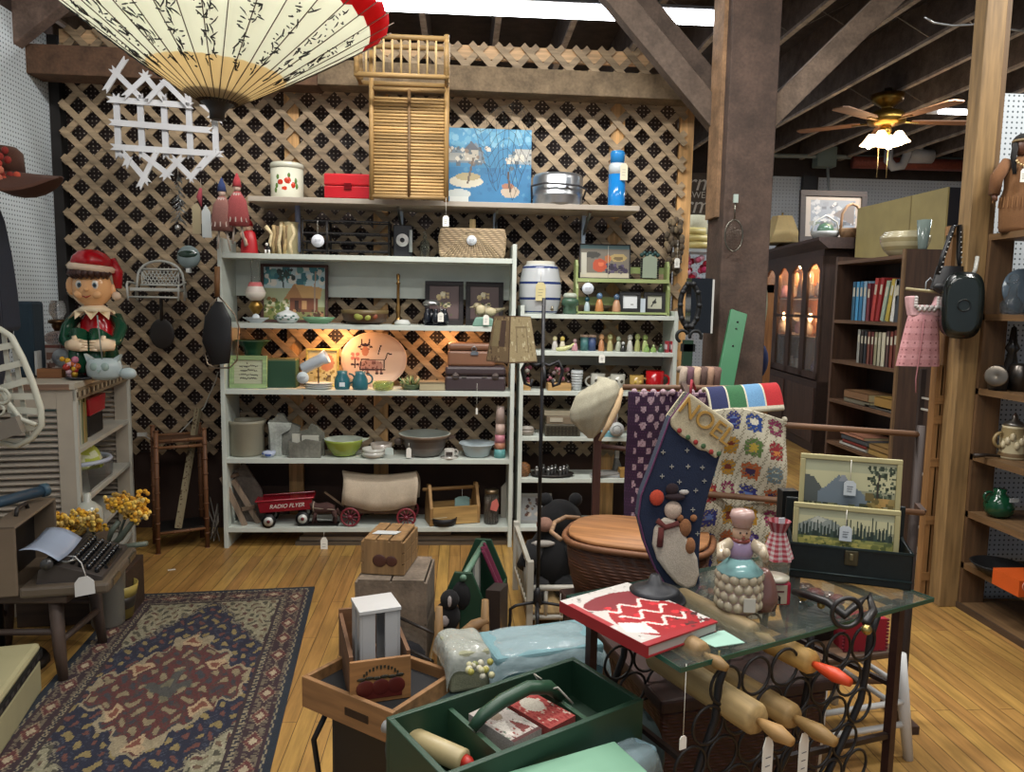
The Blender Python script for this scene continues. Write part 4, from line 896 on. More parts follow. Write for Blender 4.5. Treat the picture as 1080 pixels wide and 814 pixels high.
t = T('soap_dish', 'small pale covered soap dish at left of fourth narrow shelf', 'dish', put(555, 461, 4.64, S3)); B('gloss', '#8c8276').lathe([(.04, 0), (.05, .02), (.052, .035)], 18, sy=.7).obj('base', t); B('gloss', '#9a948a').lathe([(.053, .035), (.04, .055), (.001, .06)], 18, sy=.7).obj('lid', t)
t = T('blue_box', 'light blue flat box at right of fourth narrow shelf', 'box', put(641, 461, 4.64, S3)); B('satin', '#6fa4b0').bb(-.05, -.05, 0, .06, .05, .035).obj('body', t, bevel=.003)
B('matte', '#7c6a64').bb(-.04, -.03, 0, .06, .05, .08).obj('brown_parcel', label='dull pink parcel resting on the light blue box', cat='box', loc=put(639, 455, 4.66, S3 + .036))
t = T('price_disc', 'round white price disc hanging from the fourth narrow shelf on a string', 'price disc', (at(652, 410, 4.56).x, 4.56, S2 - .03))
B('matte', '#d5d8d6').cyl((0, 0, 0), (0, 0, -.16), .003, n=5).obj('string', t); B('satin', '#a9aba8').cyl((0, -.004, -.2), (0, .004, -.2), .045, n=24).obj('disc', t); B('matte', '#777a7a').ring((0, -.0045, -.2), .026, .002, 'y', 18, 4).obj('printed_ring', t)
# lower shelf
t = T('silver_tray', 'dark oval tray crowded with small silver pieces', 'tray', put(582, 506, 4.66, S4))
B('iron', '#2e2a28').lathe([(.09, 0), (.13, .008), (.14, .02), (.12, .012), (.001, .006)], 26, sy=.6).obj('body', t)
rn = random.Random(12)
for i in range(9):
    t = B('metal', '#8f8f8c').lathe([(.014, 0), (.008, .01), (.015, .03), (.013, .045)], 10).sph((0, 0, .05), .01, n=8).obj('silver_piece', label='tiny tarnished silver piece standing on the dark oval tray', cat='silverware', group='silver pieces on the oval tray', loc=(at(582, 506, 4.66).x - .1 + .025 * i, 4.64 + .03 * (i % 3), S4 + .008))
t = T('small_basket', 'small orange brown basket at left end of fifth narrow shelf', 'basket', put(552, 505, 4.66, S4)); B('wicker', '#84562c').lathe([(.03, 0), (.045, .03), (.04, .07), (.02, .085), (.001, .09)], 18).obj('body', t)
for i in range(4):
    B('matte', ['#a2a09a', '#8f9294', '#b4b2aa', '#7c7a76'][i]).prism([(-.09, -.05), (.08, -.06), (.09, .05), (-.08, .05)], 0, .005, 'xy').obj('paper', label='loose sheet in the small pile of papers on the fifth narrow shelf', cat='paper', group='papers on the fifth narrow shelf', loc=(at(636, 506, 4.66).x + .008 * i, 4.66, S4 + .006 * i), rz=9 * i)
t = T('clothes_iron', 'old grey flat iron standing upright behind the papers', 'iron', put(651, 505, 4.74, S4)); B('iron', '#70706c').prism([(-.035, 0), (.06, 0), (.02, .05), (.0, .1), (-.02, .1)], -.03, .03).obj('sole', t, bevel=.006); B('satin', '#9a9a94').bb(-.02, -.015, .1, .005, .015, .16).obj('handle', t)
t = T('yellow_box', 'small yellow cardboard box at right of fifth narrow shelf', 'box', put(660, 506, 4.65, S4)); B('matte', '#97733a').bb(-.045, -.04, 0, .045, .04, .055).obj('body', t, bevel=.002)
cv = CV(30, 26, '#8f9293').spk(30, ['#5a4038', '#7c6a5c', '#b3a89c', '#3c3030'], .2, .15, .9, .9, .06)
t = T('framed_picture', 'silver framed picture leaning on the lowest visible narrow shelf', 'picture', put(563, 556, 4.68, S5), rx=-5); framed(t, .22, .19, cv, '#8f908c', .02)
# white bonnet on a wooden post
t = T('hat_post', 'dark reddish wooden post standing behind the wicker hamper', 'stand', fl(626, 640)); t.location = (at(626, 600, 3.55).x, 3.55, 0)
zp = at(626, 455, 3.55).z
B('woodz', '#4a2a22').bb(-.018, -.018, 0, .018, .018, zp).obj('post', t, bevel=.003)
B('woodx', '#4a2a22').cyl((0, 0, zp - .07), (.3, .0, zp - .1), .012).obj('side_rail', t)
B('woodx', '#3c221c').bb(-.12, -.12, 0, .12, .12, .03).obj('base', t)
t = T('bonnet', 'cream cotton bonnet cap draped over the reddish wooden post', 'hat', (at(625, 460, 3.5).x, 3.5, at(625, 462, 3.5).z))
def bn(u, v):
    a = 2 * pi * u; r = .02 + .1 * sin(min(1, v * 1.25) * pi * .62) * (1 + .1 * sin(5 * a) + .06 * sin(9 * a + 2)); z = .27 - .27 * (1 - v) ** 1.1
    x = r * cos(a) * (1.0) + .02 * (v) - .03 * (1 - v) + (.045 * max(0, cos(a)) * v); return (x, r * sin(a) * .7, .255 * v + .05 * cos(a) * v * v * (1 if v > .5 else .6) - (0.0))
q = B('cloth', '#a9a48f')
def bn2(u, v):
    a = 2 * pi * u; prof = [(0.012, 0), (.05, .045), (.095, .12), (.105, .18), (.085, .235), (.04, .262), (.002, .27)]
    f = v * 6; i = min(5, int(f)); f -= i; r = prof[i][0] * (1 - f) + prof[i + 1][0] * f; z = prof[i][1] * (1 - f) + prof[i + 1][1] * f
    r *= 1 + .07 * sin(6 * a) + .05 * sin(11 * a + 1)
    return (r * cos(a) * 1.1 + .25 * (z - .1) * (.3), r * sin(a) * .75, z + .06 * cos(a) * min(1, z * 6) * (1 - abs(z - .15) / .2 if abs(z - .15) < .2 else 0))
q.surf(bn2, 40, 24).obj('crown', t)
q = B('cloth', '#b79c78'); q.tube([(.02, -.07, .0), (.06, -.08, .08), (.1, -.06, .16), (.13, -.02, .24)], [.006, .014, .016, .008], 8).obj('brim_lining', t)
# iron coat stand with a lampshade
Ys = 3.2; sx_ = at(564, 600, Ys).x; sc_ = fl(566, 668)
Ys = sc_.y; sx_ = sc_.x
t = T('floor_stand', 'slender black wrought iron floor stand with curled feet', 'floor stand', (sx_, Ys, 0)); ztop = at(566, 314, Ys).z
B('iron', '#17171a').cyl((0, 0, .17), (0, 0, ztop), .0085, n=10).obj('pole', t)
B('iron', '#1f1f22').lathe([(.01, .13), (.022, .15), (.016, .19), (.009, .22)], 12).c('#8f938f').cyl((0, 0, .0), (0, 0, .13), .01).obj('hub', t)
for a in (-8, 188, 80, 265):
    a = R(a); q = B('iron', '#18181b'); q.tube([(0, 0, .15), (.06 * cos(a), .06 * sin(a), .145), (.1 * cos(a), .1 * sin(a), .14), (.125 * cos(a), .125 * sin(a), .125), (.125 * cos(a), .125 * sin(a), .07), (.13 * cos(a), .13 * sin(a), .03), (.145 * cos(a), .145 * sin(a), .007)], .0075, 8).obj('foot', t)
q = B('iron', '#18181b')
for px, s_ in ((-.09, -1), (.09, 1)):
    zc = at(566, 395, Ys).z
    q.tube([(0, 0, zc + .05), (s_ * .03, 0, zc + .04), (s_ * .07, 0, zc + .06), (s_ * .09, 0, zc + .02), (s_ * .075, 0, zc - .04), (s_ * .05, 0, zc - .05), (s_ * .045, 0, zc - .02)], .008, 8)
q.tube([(0, 0, zc + .05), (0, -.06, zc + .04), (.0, -.09, zc), (.0, -.07, zc - .05)], .008, 8)
q.obj('hook', t)
t = T('lampshade', 'square tapered tapestry lampshade on the black floor stand', 'lampshade', (at(540, 380, Ys).x, Ys + .02, at(540, 381, Ys).z), rz=35)
h = at(540, 334, Ys).z - at(540, 381, Ys).z; w0, w1 = .078, .055
cv = CV(24, 24, '#7a6446').spk(50, ['#5c4630', '#8a7050', '#9a8460', '#4c3826'], r=.04).rect(.12, .35, .45, .9, '#8a7a56').rect(.5, .35, .8, .9, '#4c382c')
cv2 = CV(24, 24, '#9c8c68').spk(60, ['#867654', '#b3a684', '#7c6c4c', '#c0b692'], r=.03).rect(.25, .2, .3, .8, '#7c6c4e').rect(.7, .2, .75, .8, '#7c6c4e').rect(.25, .75, .75, .8, '#7c6c4e')
q = B('cloth', '#8c7a5a')
cs0 = [(-w0, -w0, 0), (w0, -w0, 0), (w0, w0, 0), (-w0, w0, 0)]; cs1 = [(-w1, -w1, h), (w1, -w1, h), (w1, w1, h), (-w1, w1, h)]
for i in range(4):
    a, b_, c_, d_ = map(V, (cs0[i], cs0[(i + 1) % 4], cs1[(i + 1) % 4], cs1[i])); n_ = 24; cc = cv if i % 2 == 1 or i == 3 else cv2
    cc = cv if i == 3 else cv2
    q.surf(lambda u, v: (a * (1 - u) + b_ * u) * (1 - v) + (d_ * (1 - u) + c_ * u) * v, 24, 24, False, lambda u, v: cc.d[min(23, int(v * 24))][min(23, int(u * 24))], thick=.003)
q.obj('fabric_panel', t)
q = B('cloth', '#5c4632')
for i in range(4): q.bar(cs0[i], cs0[(i + 1) % 4], .006).bar(cs1[i], cs1[(i + 1) % 4], .006).bar(cs0[i], cs1[i], .006)
q.obj('trim', t)
# ================= left side =================
def frame(p, q):           # local x along p->q
    d = q - p; return p, math.degrees(atan2(d.y, d.x)), hypot(d.x, d.y)
# rug
TL, TR, BR = fl(135, 627), fl(332, 620), fl(285, 814)
p, rz, L = frame(BR, TR)
W = (TL - TR).length; RL = 1.98
def rugc(u, v):            # u across 0..1, v along 0..1 (1 = far end)
    rn = hash((int(u * 97), int(v * 211))) & 1023; x = abs(u - .5) * 2; y = abs(v - .5) * 2
    dx = (1 - x) * W / 2; dy = (1 - y) * RL / 2; e = min(dx, dy); n = rn / 1023
    if e < .022: return '#1d2733'
    if e < .034: return '#8a8068' if (rn & 4) else '#2b2f3a'
    w1 = sin(u * 60) * sin(v * 96)
    if e < .13:
        s_ = (v * RL if dx < dy else u * W)
        q = abs(((s_ * 6.2) % 1) - .5); r_ = abs(e - .082) / .048
        if q + r_ * .45 < .16: return '#b3a488'
        if q + r_ * .5 < .34: return '#5d2f2d' if n < .8 else '#7c5347'
        if q + r_ * .6 < .42: return '#94846c'
        return ('#37242a' if n < .7 else '#6f6453')
    if e < .145: return '#90846a' if rn & 2 else '#23242f'
    if e < .158: return '#342529'
    X, Y = x, y
    hexd = X * .80 + Y * .95     # large navy hexagon
    if hexd < .80:
        m = X * .95 + Y * 1.35 + .04 * sin(Y * 40) + .03 * sin(X * 30)
        if m < .18: return '#6c6750' if w1 > .2 else '#4b4a46'
        if m < .62:
            for cx, cy in ((.32, .17), (0, .4), (.0, .0)):
                d = abs(X - cx) + abs(Y - cy) * 1.7
                if d < .05: return '#7c4a3a'
                if d < .1: return '#b29a78'
                if d < .13: return '#5a2c2a'
            if w1 > .55: return '#8c7f62'
            if w1 < -.6: return '#3c3c42'
            return '#5c2e2b' if n < .7 else '#4b3b38'
        if m < .66: return '#998c70'
        if w1 > .6: return '#8b7a4e'
        if w1 < -.72: return '#6a4038'
        return '#1f2236' if n < .85 else '#3a3f4e'
    if hexd < .84: return '#2a2730' if rn & 2 else '#7c7462'
    w2 = sin(u * 75 + 2 * sin(v * 40)) * sin(v * 110 + sin(u * 30))
    if w2 > .55: return '#4e4a3c'
    if w2 < -.6: return '#6e5b46' if n < .6 else '#54302c'
    return '#8f8a70' if n < .75 else '#a19a80'
q = B('cloth', '#1d2733')
_r0 = rugc
def rugc2(u, v):
    a_ = .012 * sin(v * 61 + 3 * sin(u * 17)); b_ = .008 * sin(u * 83 + 2 * sin(v * 29))
    inside = .17 < u < .83 and .1 < v < .9
    c_ = hx(_r0(u + (a_ if inside else 0), v + (b_ if inside else 0))); k_ = .62 + .28 * ((hash((int(u * 150), int(v * 300), 5)) >> 3) % 97) / 97
    return (round(c_[0] * k_, 3), round(c_[1] * k_, 3), round(c_[2] * k_, 3))
cvr = CV(150, 300, '#1d2733').each(rugc2)
q.bb(-RL / 2, -W / 2, 0, RL / 2, W / 2, .008)
q.pic(cvr, (-RL / 2, W / 2, .0085), (0, -W, 0), (RL, 0, 0))
d = (TR - BR).normalized(); nrm = V((-d.y, d.x, 0)); c_ = TR - d * RL / 2 + nrm * W / 2
q.obj('area_rug', label='worn navy and rust patterned oriental rug on the plank floor', cat='rug', loc=c_, rz=rz)
B('matte', '#d8d4c8').bb(-.02, -.006, 0, .02, .006, .003).obj('paper_scrap', label='tiny white paper scrap on the floor by the rug', cat='paper scrap', loc=fl(181, 601), rz=20)
# louvred cabinet
ztop = 1.10
A, Bq = fl(76, 404, ztop), fl(134, 385, ztop)
ang = math.degrees(atan2(-(Bq.x - A.x), Bq.y - A.y)); LN = (Bq - A).length; DP = .44
cab = T('louvred_cabinet', 'cream louvred cabinet with open shelves facing the room, by the left wall', 'cabinet', (A.x, A.y, 0), ang)
cc = '#a69c8c'
for y in (0, LN - .03):
    q = B('satin', cc)
    for x0 in (-DP, -.07): q.bb(x0, y, 0, x0 + .07, y + .03, ztop - .03)
    q.bb(-DP + .07, y, ztop - .12, -.07, y + .03, ztop - .03).bb(-DP + .07, y, 0, -.07, y + .03, .1)
    q.obj('end_frame', cab, bevel=.002)
    q = B('satin', '#a1978a')
    for i in range(30):
        z = .115 + i * .029; q.bar((-DP + .07, y + .015, z), (-.07, y + .015, z), .03, .007, up=(0, -.6, 1))
    q.obj('louvre_panel', cab)
q = B('satin', '#b0a99a').bb(-DP, .03, 0, -DP + .02, LN - .03, ztop - .03)
for i in range(34): z = .06 + i * .03; q.bar((-DP + .025, .03, z), (-DP + .025, LN - .03, z), .02, .006, up=(.7, 0, 1))
q.obj('back_louvres', cab)
B('satin', '#b0a999').bb(-DP - .01, -.01, ztop - .03, .012, LN + .01, ztop).obj('top_board', cab, bevel=.003)
B('woodx', '#7a5f4c').bb(-DP - .012, -.013, ztop - .03, -.01, -.0105, ztop - .004).obj('top_edging', cab)
q = B('satin', '#7d715c').bb(.0, .0, ztop - .085, .012, LN, ztop - .03)
for i in range(26): q.c(['#4c4232', '#a09680'][i % 2]).bb(.012, .01 + i * LN / 27, ztop - .07, .015, .01 + (i + .6) * LN / 27, ztop - .045)
q.obj('carved_strip', cab)
for y in (0, LN - .03): B('satin', '#b8b6aa').bb(.0, y, 0, .014, y + .03, ztop - .03).obj('front_stile', cab)
zs = [fl(84, 476, 1.1).z] if 0 else []
def zfront(px, py, y):       # height of a point of the open front at distance y along it
    P = V((A.x, A.y, 0)) + V((-sin(R(ang)), cos(R(ang)), 0)) * y; return at(px, py, P.y).z
for i, z in enumerate((zfront(82, 476, 0), zfront(84, 535, 0) + .01, .1)):
    B('satin', '#b4b3a8').bb(-DP + .03, .03, z - .02, .005, LN - .03, z).obj('shelf', cab)
    if i == 0: zsA = z
    if i == 1: zsB = z
def cabp(x, y, z): return V((A.x, A.y, z)) + V((cos(R(ang)) * x - sin(R(ang)) * y, sin(R(ang)) * x + cos(R(ang)) * y, 0))
bc = ['#8fa9a4', '#b9c0ae', '#a9b59a', '#7f9aa8', '#b3b9a4', '#6f7a5c', '#a08a58', '#87804e']
for i in range(8):
    h = .2 + .02 * (i % 3)
    t = T('record_sleeve', ['grey green', 'pale', 'sage', 'blue', 'cream', 'olive', 'ochre', 'dark olive'][i] + ' slim book, ' + ['nearest in', 'second in', 'third in', 'fourth in', 'fifth in', 'sixth in', 'seventh in', 'farthest in'][i] + ' the cabinet shelf row', 'book', cabp(-.12, .05 + .028 * i, zsA), ang, 'slim books in the louvred cabinet')
    t.name = 'slim_book'
    B('satin', bc[i]).bb(-.1, 0, 0, .1, .022, h).obj('cover', t); B('matte', '#d5d0c0').bb(-.102, .003, .005, .098, .019, h + .001).obj('pages', t)
t = T('red_tray', 'red plastic tray on a black wire stand in the upper cabinet shelf', 'tray', cabp(-.14, .5, zsA), ang)
B('iron', '#1a1a1c').bb(-.1, -.13, 0, .1, .13, .11).obj('stand', t, bevel=.01)
B('gloss', '#a3202c').prism([(-.13, .11), (.13, .11), (.16, .2), (-.16, .2)], -.11, .11, 'yz').obj('tray', t, bevel=.006)
t = T('plastic_tub', 'clear plastic tub holding yellow green cloth on the lower cabinet shelf', 'tub', cabp(-.13, .45, zsB), ang)
B('glass', '#c3ccd4').prism([(-.2, 0), (.2, 0), (.25, .13), (-.25, .13)], -.12, .12, 'yz').obj('tub_body', t)
B('satin', '#a3acbc').ring((0, 0, .13), .16, .012, 'z', 24).obj('rim', t)
rn = random.Random(4); q = B('cloth', '#a5b24a')
def lump(u, v): a = 2 * pi * u; r = .13 * sin(pi * v * .5 + .001) ** .8 * (1 + .25 * sin(3 * a + 1)); return (r * cos(a) * .8, -.02 + r * sin(a), .09 + .13 * cos(pi * v * .5) * (1 + .1 * sin(5 * a)))
q.surf(lump, 20, 10, colfn=lambda u, v: '#a8b54c' if sin(9 * u + 14 * v) > -.4 else '#c9cfae'); q.obj('cloth_bundle', t)
t = T('clothes_iron', 'old black flat iron on the lowest shelf of the louvred cabinet', 'iron', cabp(-.08, .3, zsB - .2), ang + 80)
t = t
B('iron', '#332c2a').prism([(-.09, 0), (.09, 0), (.085, .035), (-.085, .035)], -.04, .04).obj('sole', t, bevel=.012)
B('iron', '#2a2422').tube([(-.06, 0, .03), (-.065, 0, .1), (.06, 0, .105), (.055, 0, .03)], .012).obj('handle', t)
t.location = cabp(-.06, .32, .12); t.location.z = zsB - .19
B('satin', '#b4b3a8').bb(-DP + .03, .03, zsB - .215, .005, LN - .03, zsB - .195).obj('shelf', cab)
# seated elf
E = at(101, 388, 4.0); E.z = ztop; s_ = 1.0
elf = T('elf_figure', 'seated plastic elf in a red and green suit on the louvred cabinet', 'figurine', E, 6); elf.scale = (.93, .93, .96)
B('gloss', '#1c4a34').tube([(-.065, .06, .04), (-.06, -.02, .18), (-.05, -.07, .215), (-.048, -.11, .1), (-.048, -.12, .02)], [.055, .055, .052, .045, .04], 14).tube([(.06, .06, .04), (.055, -.02, .18), (.045, -.07, .215), (.043, -.11, .1), (.043, -.12, .02)], [.055, .055, .052, .045, .04], 14).obj('legs', elf)
B('gloss', '#b8121c').lathe([(.09, .0), (.1, .02), (.1, .15), (.085, .28), (.05, .33), (.03, .35)], 24, at=(0, .04, 0), sx=.95, sy=.72).obj('torso', elf)
B('gloss', '#1a4632').tube([(-.1, .04, .31), (-.138, .01, .25), (-.13, -.06, .185), (-.075, -.13, .17)], [.032, .034, .03, .024], 12).obj('sleeve', elf); B('gloss', '#1a4632').tube([(.1, .04, .31), (.135, .01, .25), (.128, -.06, .185), (.1, -.13, .17)], [.032, .034, .03, .024], 12).obj('sleeve', elf)
def mitt(x, s):
    q = B('gloss', '#ecd2b0'); q.tube([(x - .045 * s, -.14, .165), (x - .01 * s, -.16, .17), (x + .03 * s, -.165, .165), (x + .05 * s, -.16, .16)], [.026, .034, .032, .018], 12); q.tube([(x - .0 * s, -.165, .18), (x - .005 * s, -.175, .215)], [.015, .011], 8)
    for k in range(4): q.tube([(x + .025 * s, -.185, .145 + .014 * k), (x + .062 * s, -.18, .145 + .014 * k)], [.0085, .0065], 7)
    q.obj('hand', elf)
mitt(-.035, 1); mitt(.1, -1)
q = B('gloss', '#ead6b4')
n = 9; vs_ = [(0, .02, .375)]; fs_ = []
for i in range(n * 2):
    a = 2 * pi * i / (n * 2); r_ = .128 if i % 2 == 0 else .1; vs_.append((r_ * cos(a), .01 + r_ * .9 * sin(a), .295 if i % 2 == 0 else .34))
for i in range(n * 2): fs_.append((0, 1 + i, 1 + (i + 1) % (2 * n)))
q.add(vs_, fs_); q.lathe([(.098, .337), (.05, .372), (.03, .377)], 22, at=(0, .012, 0), sy=.88); q.obj('collar', elf)
# head, with a face
def headf(u, v):
    a = 2 * pi * u; p = pi * v; r = sin(p); z = cos(p)
    x = .098 * r * cos(a); y = .09 * r * sin(a); zz = .105 * z
    if z < 0: x *= 1 + .12 * r * (-z); y *= 1.02
    return (x, y, .465 + zz)
B('gloss', '#eab27c').surf(headf, 32, 20).sph((-.104, .0, .47), .042, (.7, .5, 1.2)).sph((.1, .01, .45), .03, (.5, .5, 1.1)).sph((0, -.093, .45), .012, (1, 1, .8)).sph((-.045, -.07, .425), .026, (1, .6, .8)).sph((.045, -.07, .425), .026, (1, .6, .8)).obj('head', elf)
for x in (-.038, .038):
    B('gloss', '#e6ddd2').sph((x, -.078, .475), .019, (1, .5, 1.25)).c('#4c6a78').sph((x + .003, -.087, .474), .011, (1, .4, 1.2)).c('#16181a').sph((x + .004, -.091, .474), .006, (1, .4, 1.1)).obj('eye', elf)
    B('gloss', '#4a281a').tube([(x - .016, -.086, .503), (x, -.088, .51), (x + .016, -.086, .503)], .0022, 6).obj('eyebrow', elf)
B('gloss', '#96281e').tube([(-.02, -.094, .418), (0, -.098, .41), (.022, -.094, .42)], [.002, .005, .002], 7).obj('mouth', elf)
q = B('satin', '#3c1d14')
for i in range(9): a = R(-158 + 17 * i); q.tube([(.09 * cos(a), .085 * sin(a), .555), (.1 * cos(a), .096 * sin(a) - .006, .53), (.088 * cos(a + .15), .1 * sin(a + .12), .508)], [.022, .02, .005], 7)
q.obj('hair', elf)
B('gloss', '#d9bfa6').xf((0, 0, .555), rx=0, ry=5).lathe([(.095, -.012), (.116, -.005), (.118, .014), (.108, .026), (.09, .028)], 26).obj('hat_band', elf)
B('gloss', '#a5141e').xf((0, 0, .56), ry=5).lathe([(.106, .02), (.098, .055), (.07, .085), (.03, .1), (.001, .102)], 26).obj('hat', elf)
B('gloss', '#a5141e').tube([(.08, .03, .6), (.12, .03, .54), (.125, .02, .46)], [.04, .03, .018], 10).c('#d9bfa6').sph((.12, .0, .42), .024).obj('hat_tail', elf)
B('gloss', '#1b2a26').tube([(-.05, -.12, .02), (-.055, -.2, .02)], [.035, .02], 10).tube([(.045, -.12, .02), (.04, -.2, .02)], [.035, .02], 10).obj('shoes', elf)
# pot on a strap hung from the elf's hands
t = T('ceramic_planter', 'pale grey blue owl shaped ceramic planter at the foot of the elf', 'planter', at(110, 386, 3.78)); t.location.z = ztop
B('gloss', '#a9b7b8').lathe([(.05, 0), (.075, .02), (.08, .06), (.07, .1), (.062, .1), (.06, .06), (.001, .03)], 22, sx=1.05, sy=.7).prism([(-.085, .125), (-.07, .08), (-.045, .1)], -.02, .01).prism([(.085, .125), (.07, .08), (.045, .1)], -.02, .01).sph((.11, 0, .03), .035, (1.2, .8, .85)).obj('body', t)
B('gloss', '#8fa39c').sph((-.025, -.05, .065), .02, (1, .4, 1)).sph((.025, -.05, .065), .02, (1, .4, 1)).prism([(-.008, .05), (.008, .05), (0, .035)], -.062, -.05).obj('face_relief', t)
B('satin', '#8d9490').cyl((0, -.02, .1), (-.005, -.04, .31), .003, n=5).obj('hanging_cord', t)
# things left of the elf
zt_ = ztop
t = T('hard_case', 'dark teal upright case at the left end of the louvred cabinet', 'case', (at(20, 398, 3.8).x, 3.88, zt_), 8)
B('cloth', '#1d303c').bb(-.04, -.05, 0, .05, .1, .37).obj('case_body', t, bevel=.015)
B('satin', '#a9aaa6').bb(.052, -.06, .01, .065, .0, .13).obj('side_clip', t, bevel=.003)
t = T('oil_lamp', 'small pink glass oil lamp with clear chimney beside the elf', 'oil lamp', (at(62, 360, 4.05).x, 4.05, zt_ + .155))
B('glass', '#b88a86').lathe([(.05, 0), (.066, .015), (.068, .035), (.05, .055), (.02, .065)], 22).obj('font', t)
B('metal', '#6a5038').lathe([(.018, .065), (.03, .09), (.028, .1), (.045, .105), (.045, .12), (.02, .125)], 18).obj('burner', t)
B('glass', '#c9c4c0').lathe([(.022, .125), (.04, .16), (.036, .2), (.028, .22)], 18).obj('chimney', t)
t = T('paper_box', 'white patterned cardboard box under the pink oil lamp', 'box', (at(62, 390, 4.05).x, 4.05, zt_))
cv = CV(30, 20, '#b7ada6').rect(0, .9, 1, 1, '#7a4a40').rect(.05, .1, .3, .8, '#5f3f3a').rect(.38, .1, .62, .75, '#8a6a5c').spk(14, ['#4f3630', '#d6d0c8'], .05, .1, .65, .8, .04)
q = B('satin', '#aaa098').bb(-.1, -.06, 0, .1, .06, .15); q.pic(cv, (-.1, -.0605, 0), (.2, 0, 0), (0, 0, .15)); q.obj('body', t)
ptag(t, (.045, -.065, .16), .03, .085, shape='round', c='#cfd5d6')
t = T('wooden_block_box', 'small orange brown wooden box at the cabinet front corner', 'box', (at(58, 398, 3.86).x, 3.84, zt_), 10); B('woodx', '#8a5a34').bb(-.06, -.03, 0, .05, .03, .045).obj('body', t, bevel=.002)
t = T('toy_posy', 'tiny bunch of yellow and pink plastic toys beside the wooden box', 'toy', (at(76, 398, 3.82).x, 3.8, zt_))
q = B('gloss', '#c99a2c'); rn = random.Random(1)
for i in range(18): q.c(rn.choice(['#d0a02c', '#c4622c', '#c97c94', '#d6b0b8', '#a8342c', '#d8a838'])); q.sph((rn.uniform(-.035, .035), rn.uniform(-.02, .02), rn.uniform(.015, .1)), rn.uniform(.01, .018), n=7)
q.obj('toys', t)
t = T('dark_dish', 'flat dark dish lying at the feet of the elf', 'dish', (at(88, 395, 3.8).x, 3.78, zt_)); B('gloss', '#22262a').lathe([(.05, 0), (.075, .01), (.07, .014), (.001, .008)], 20).obj('body', t)
# stool and typewriter
zs_ = .36
P2 = fl(115, 624, zs_ + .01); P3 = fl(156, 584, zs_ + .01); DT = (P3 - P2).length; WN = .31; rz = 10; P1 = P2 - V((cos(R(rz)), sin(R(rz)), 0)) * WN
f1, f2 = fl(68, 718), fl(108, 682)
t = T('low_stool', 'low brown wooden stool carrying the open typewriter case', 'stool', (f1.x - .2, f1.y + .16, 0))
hx_, hy_ = .2, .165
for sx in (-1, 1):
    for sy in (-1, 1): B('woodz', '#4d3d33').tube([(sx * hx_ * 1.0, sy * hy_, 0), (sx * hx_ * .93, sy * hy_ * .95, .13), (sx * hx_ * .88, sy * hy_ * .9, zs_ - .03)], [.017, .023, .026], 12).obj('leg', t)
for sx in (-1, 1): B('woodx', '#45362d').cyl((sx * hx_ * .95, -hy_, .16), (sx * hx_ * .95, hy_, .16), .013).obj('stretcher', t)
for sy in (-1, 1): B('woodx', '#45362d').cyl((-hx_, sy * hy_ * .95, .2), (hx_, sy * hy_ * .95, .2), .013).obj('stretcher', t)
B('woodx', '#4a3a30').bb(-.26, -.19, zs_ - .035, .24, .22, zs_).obj('seat', t, bevel=.008)
ty = T('typewriter', 'grey brown portable typewriter in its open case with paper and tag', 'typewriter', (P1.x, P1.y, zs_ + .002), rz)
B('satin', '#5a4f42').bb(.0, 0, 0, WN, DT, .045).obj('case_tray', ty, bevel=.012)
B('metal', '#8f897c').bb(WN - .004, .05, .015, WN + .006, .15, .04).bb(WN - .004, DT - .14, .015, WN + .006, DT - .05, .04).obj('latch', ty)
zl = at(15, 540, P1.y).z - zs_
LH = .28
q = B('satin', '#6a5c4c'); t0 = -.10
q.bb(t0, 0, .01, t0 + .012, DT, LH).bb(t0, 0, .01, 0, .012, LH).bb(t0, DT - .012, .01, 0, DT, LH).bb(t0, 0, LH - .012, 0, DT, LH).bb(t0, 0, .01, 0, DT, .022)
q.obj('case_lid', ty, bevel=.008)
B('satin', '#0f0d0e').bb(t0 + .012, .012, .02, t0 + .016, DT - .012, LH - .012).obj('lid_lining', ty)
B('iron', '#2a2522').tube([(t0 + .05, DT * .35, LH), (t0 + .05, DT * .38, LH + .025), (t0 + .05, DT * .58, LH + .025), (t0 + .05, DT * .62, LH)], .008).obj('carry_handle', ty)
bw0, bw1 = .06, WN - .03
q = B('satin', '#3b3633')
q.prism([(.05, .04), (WN - .03, .04), (WN - .03, .06), (WN - .1, .085), (WN - .19, .115), (.14, .125), (.06, .1)], .03, DT - .03)
q.obj('body_shell', ty, bevel=.014)
q = B('gloss', '#15171a')
for r_ in range(4):
    for i in range(10):
        x = WN - .055 - .03 * r_; y = .06 + (DT - .13) * i / 10 + .006 * r_; q.cyl((x, y, .07 + .011 * r_), (x, y, .088 + .013 * r_), .0095, n=10)
q.bb(WN - .042, .11, .064, WN - .03, DT - .11, .076)
q.obj('keys', ty)
B('gloss', '#17181a').cyl((.1, .01, .13), (.1, DT - .01, .13), .018).c('#3a3a3a').cyl((.1, -.004, .13), (.1, .012, .13), .022).obj('platen', ty)
B('metal', '#7c7c78').tube([(.13, .03, .13), (.17, .0, .135), (.2, .02, .14)], .005).obj('return_lever', ty)
B('satin', '#8f9cb0').surf(lambda u, v: (.14 - .13 * v, .0 + u * (DT - .16), .14 + .05 * v - .012 * sin(pi * u) + .02 * sin(pi * v)), 8, 6, thick=.002).obj('paper_sheet', ty)
q = B('matte', '#c9c8c4').tube([(.15, .06, .14), (.19, .02, .15), (.22, -.005, .13), (.235, -.012, .08)], .002, 5)
q.prism([(.195, .0), (.265, .01), (.262, .06), (.24, .08), (.21, .075), (.195, .055)], -.012, -.009); q.obj('price_tag', ty)
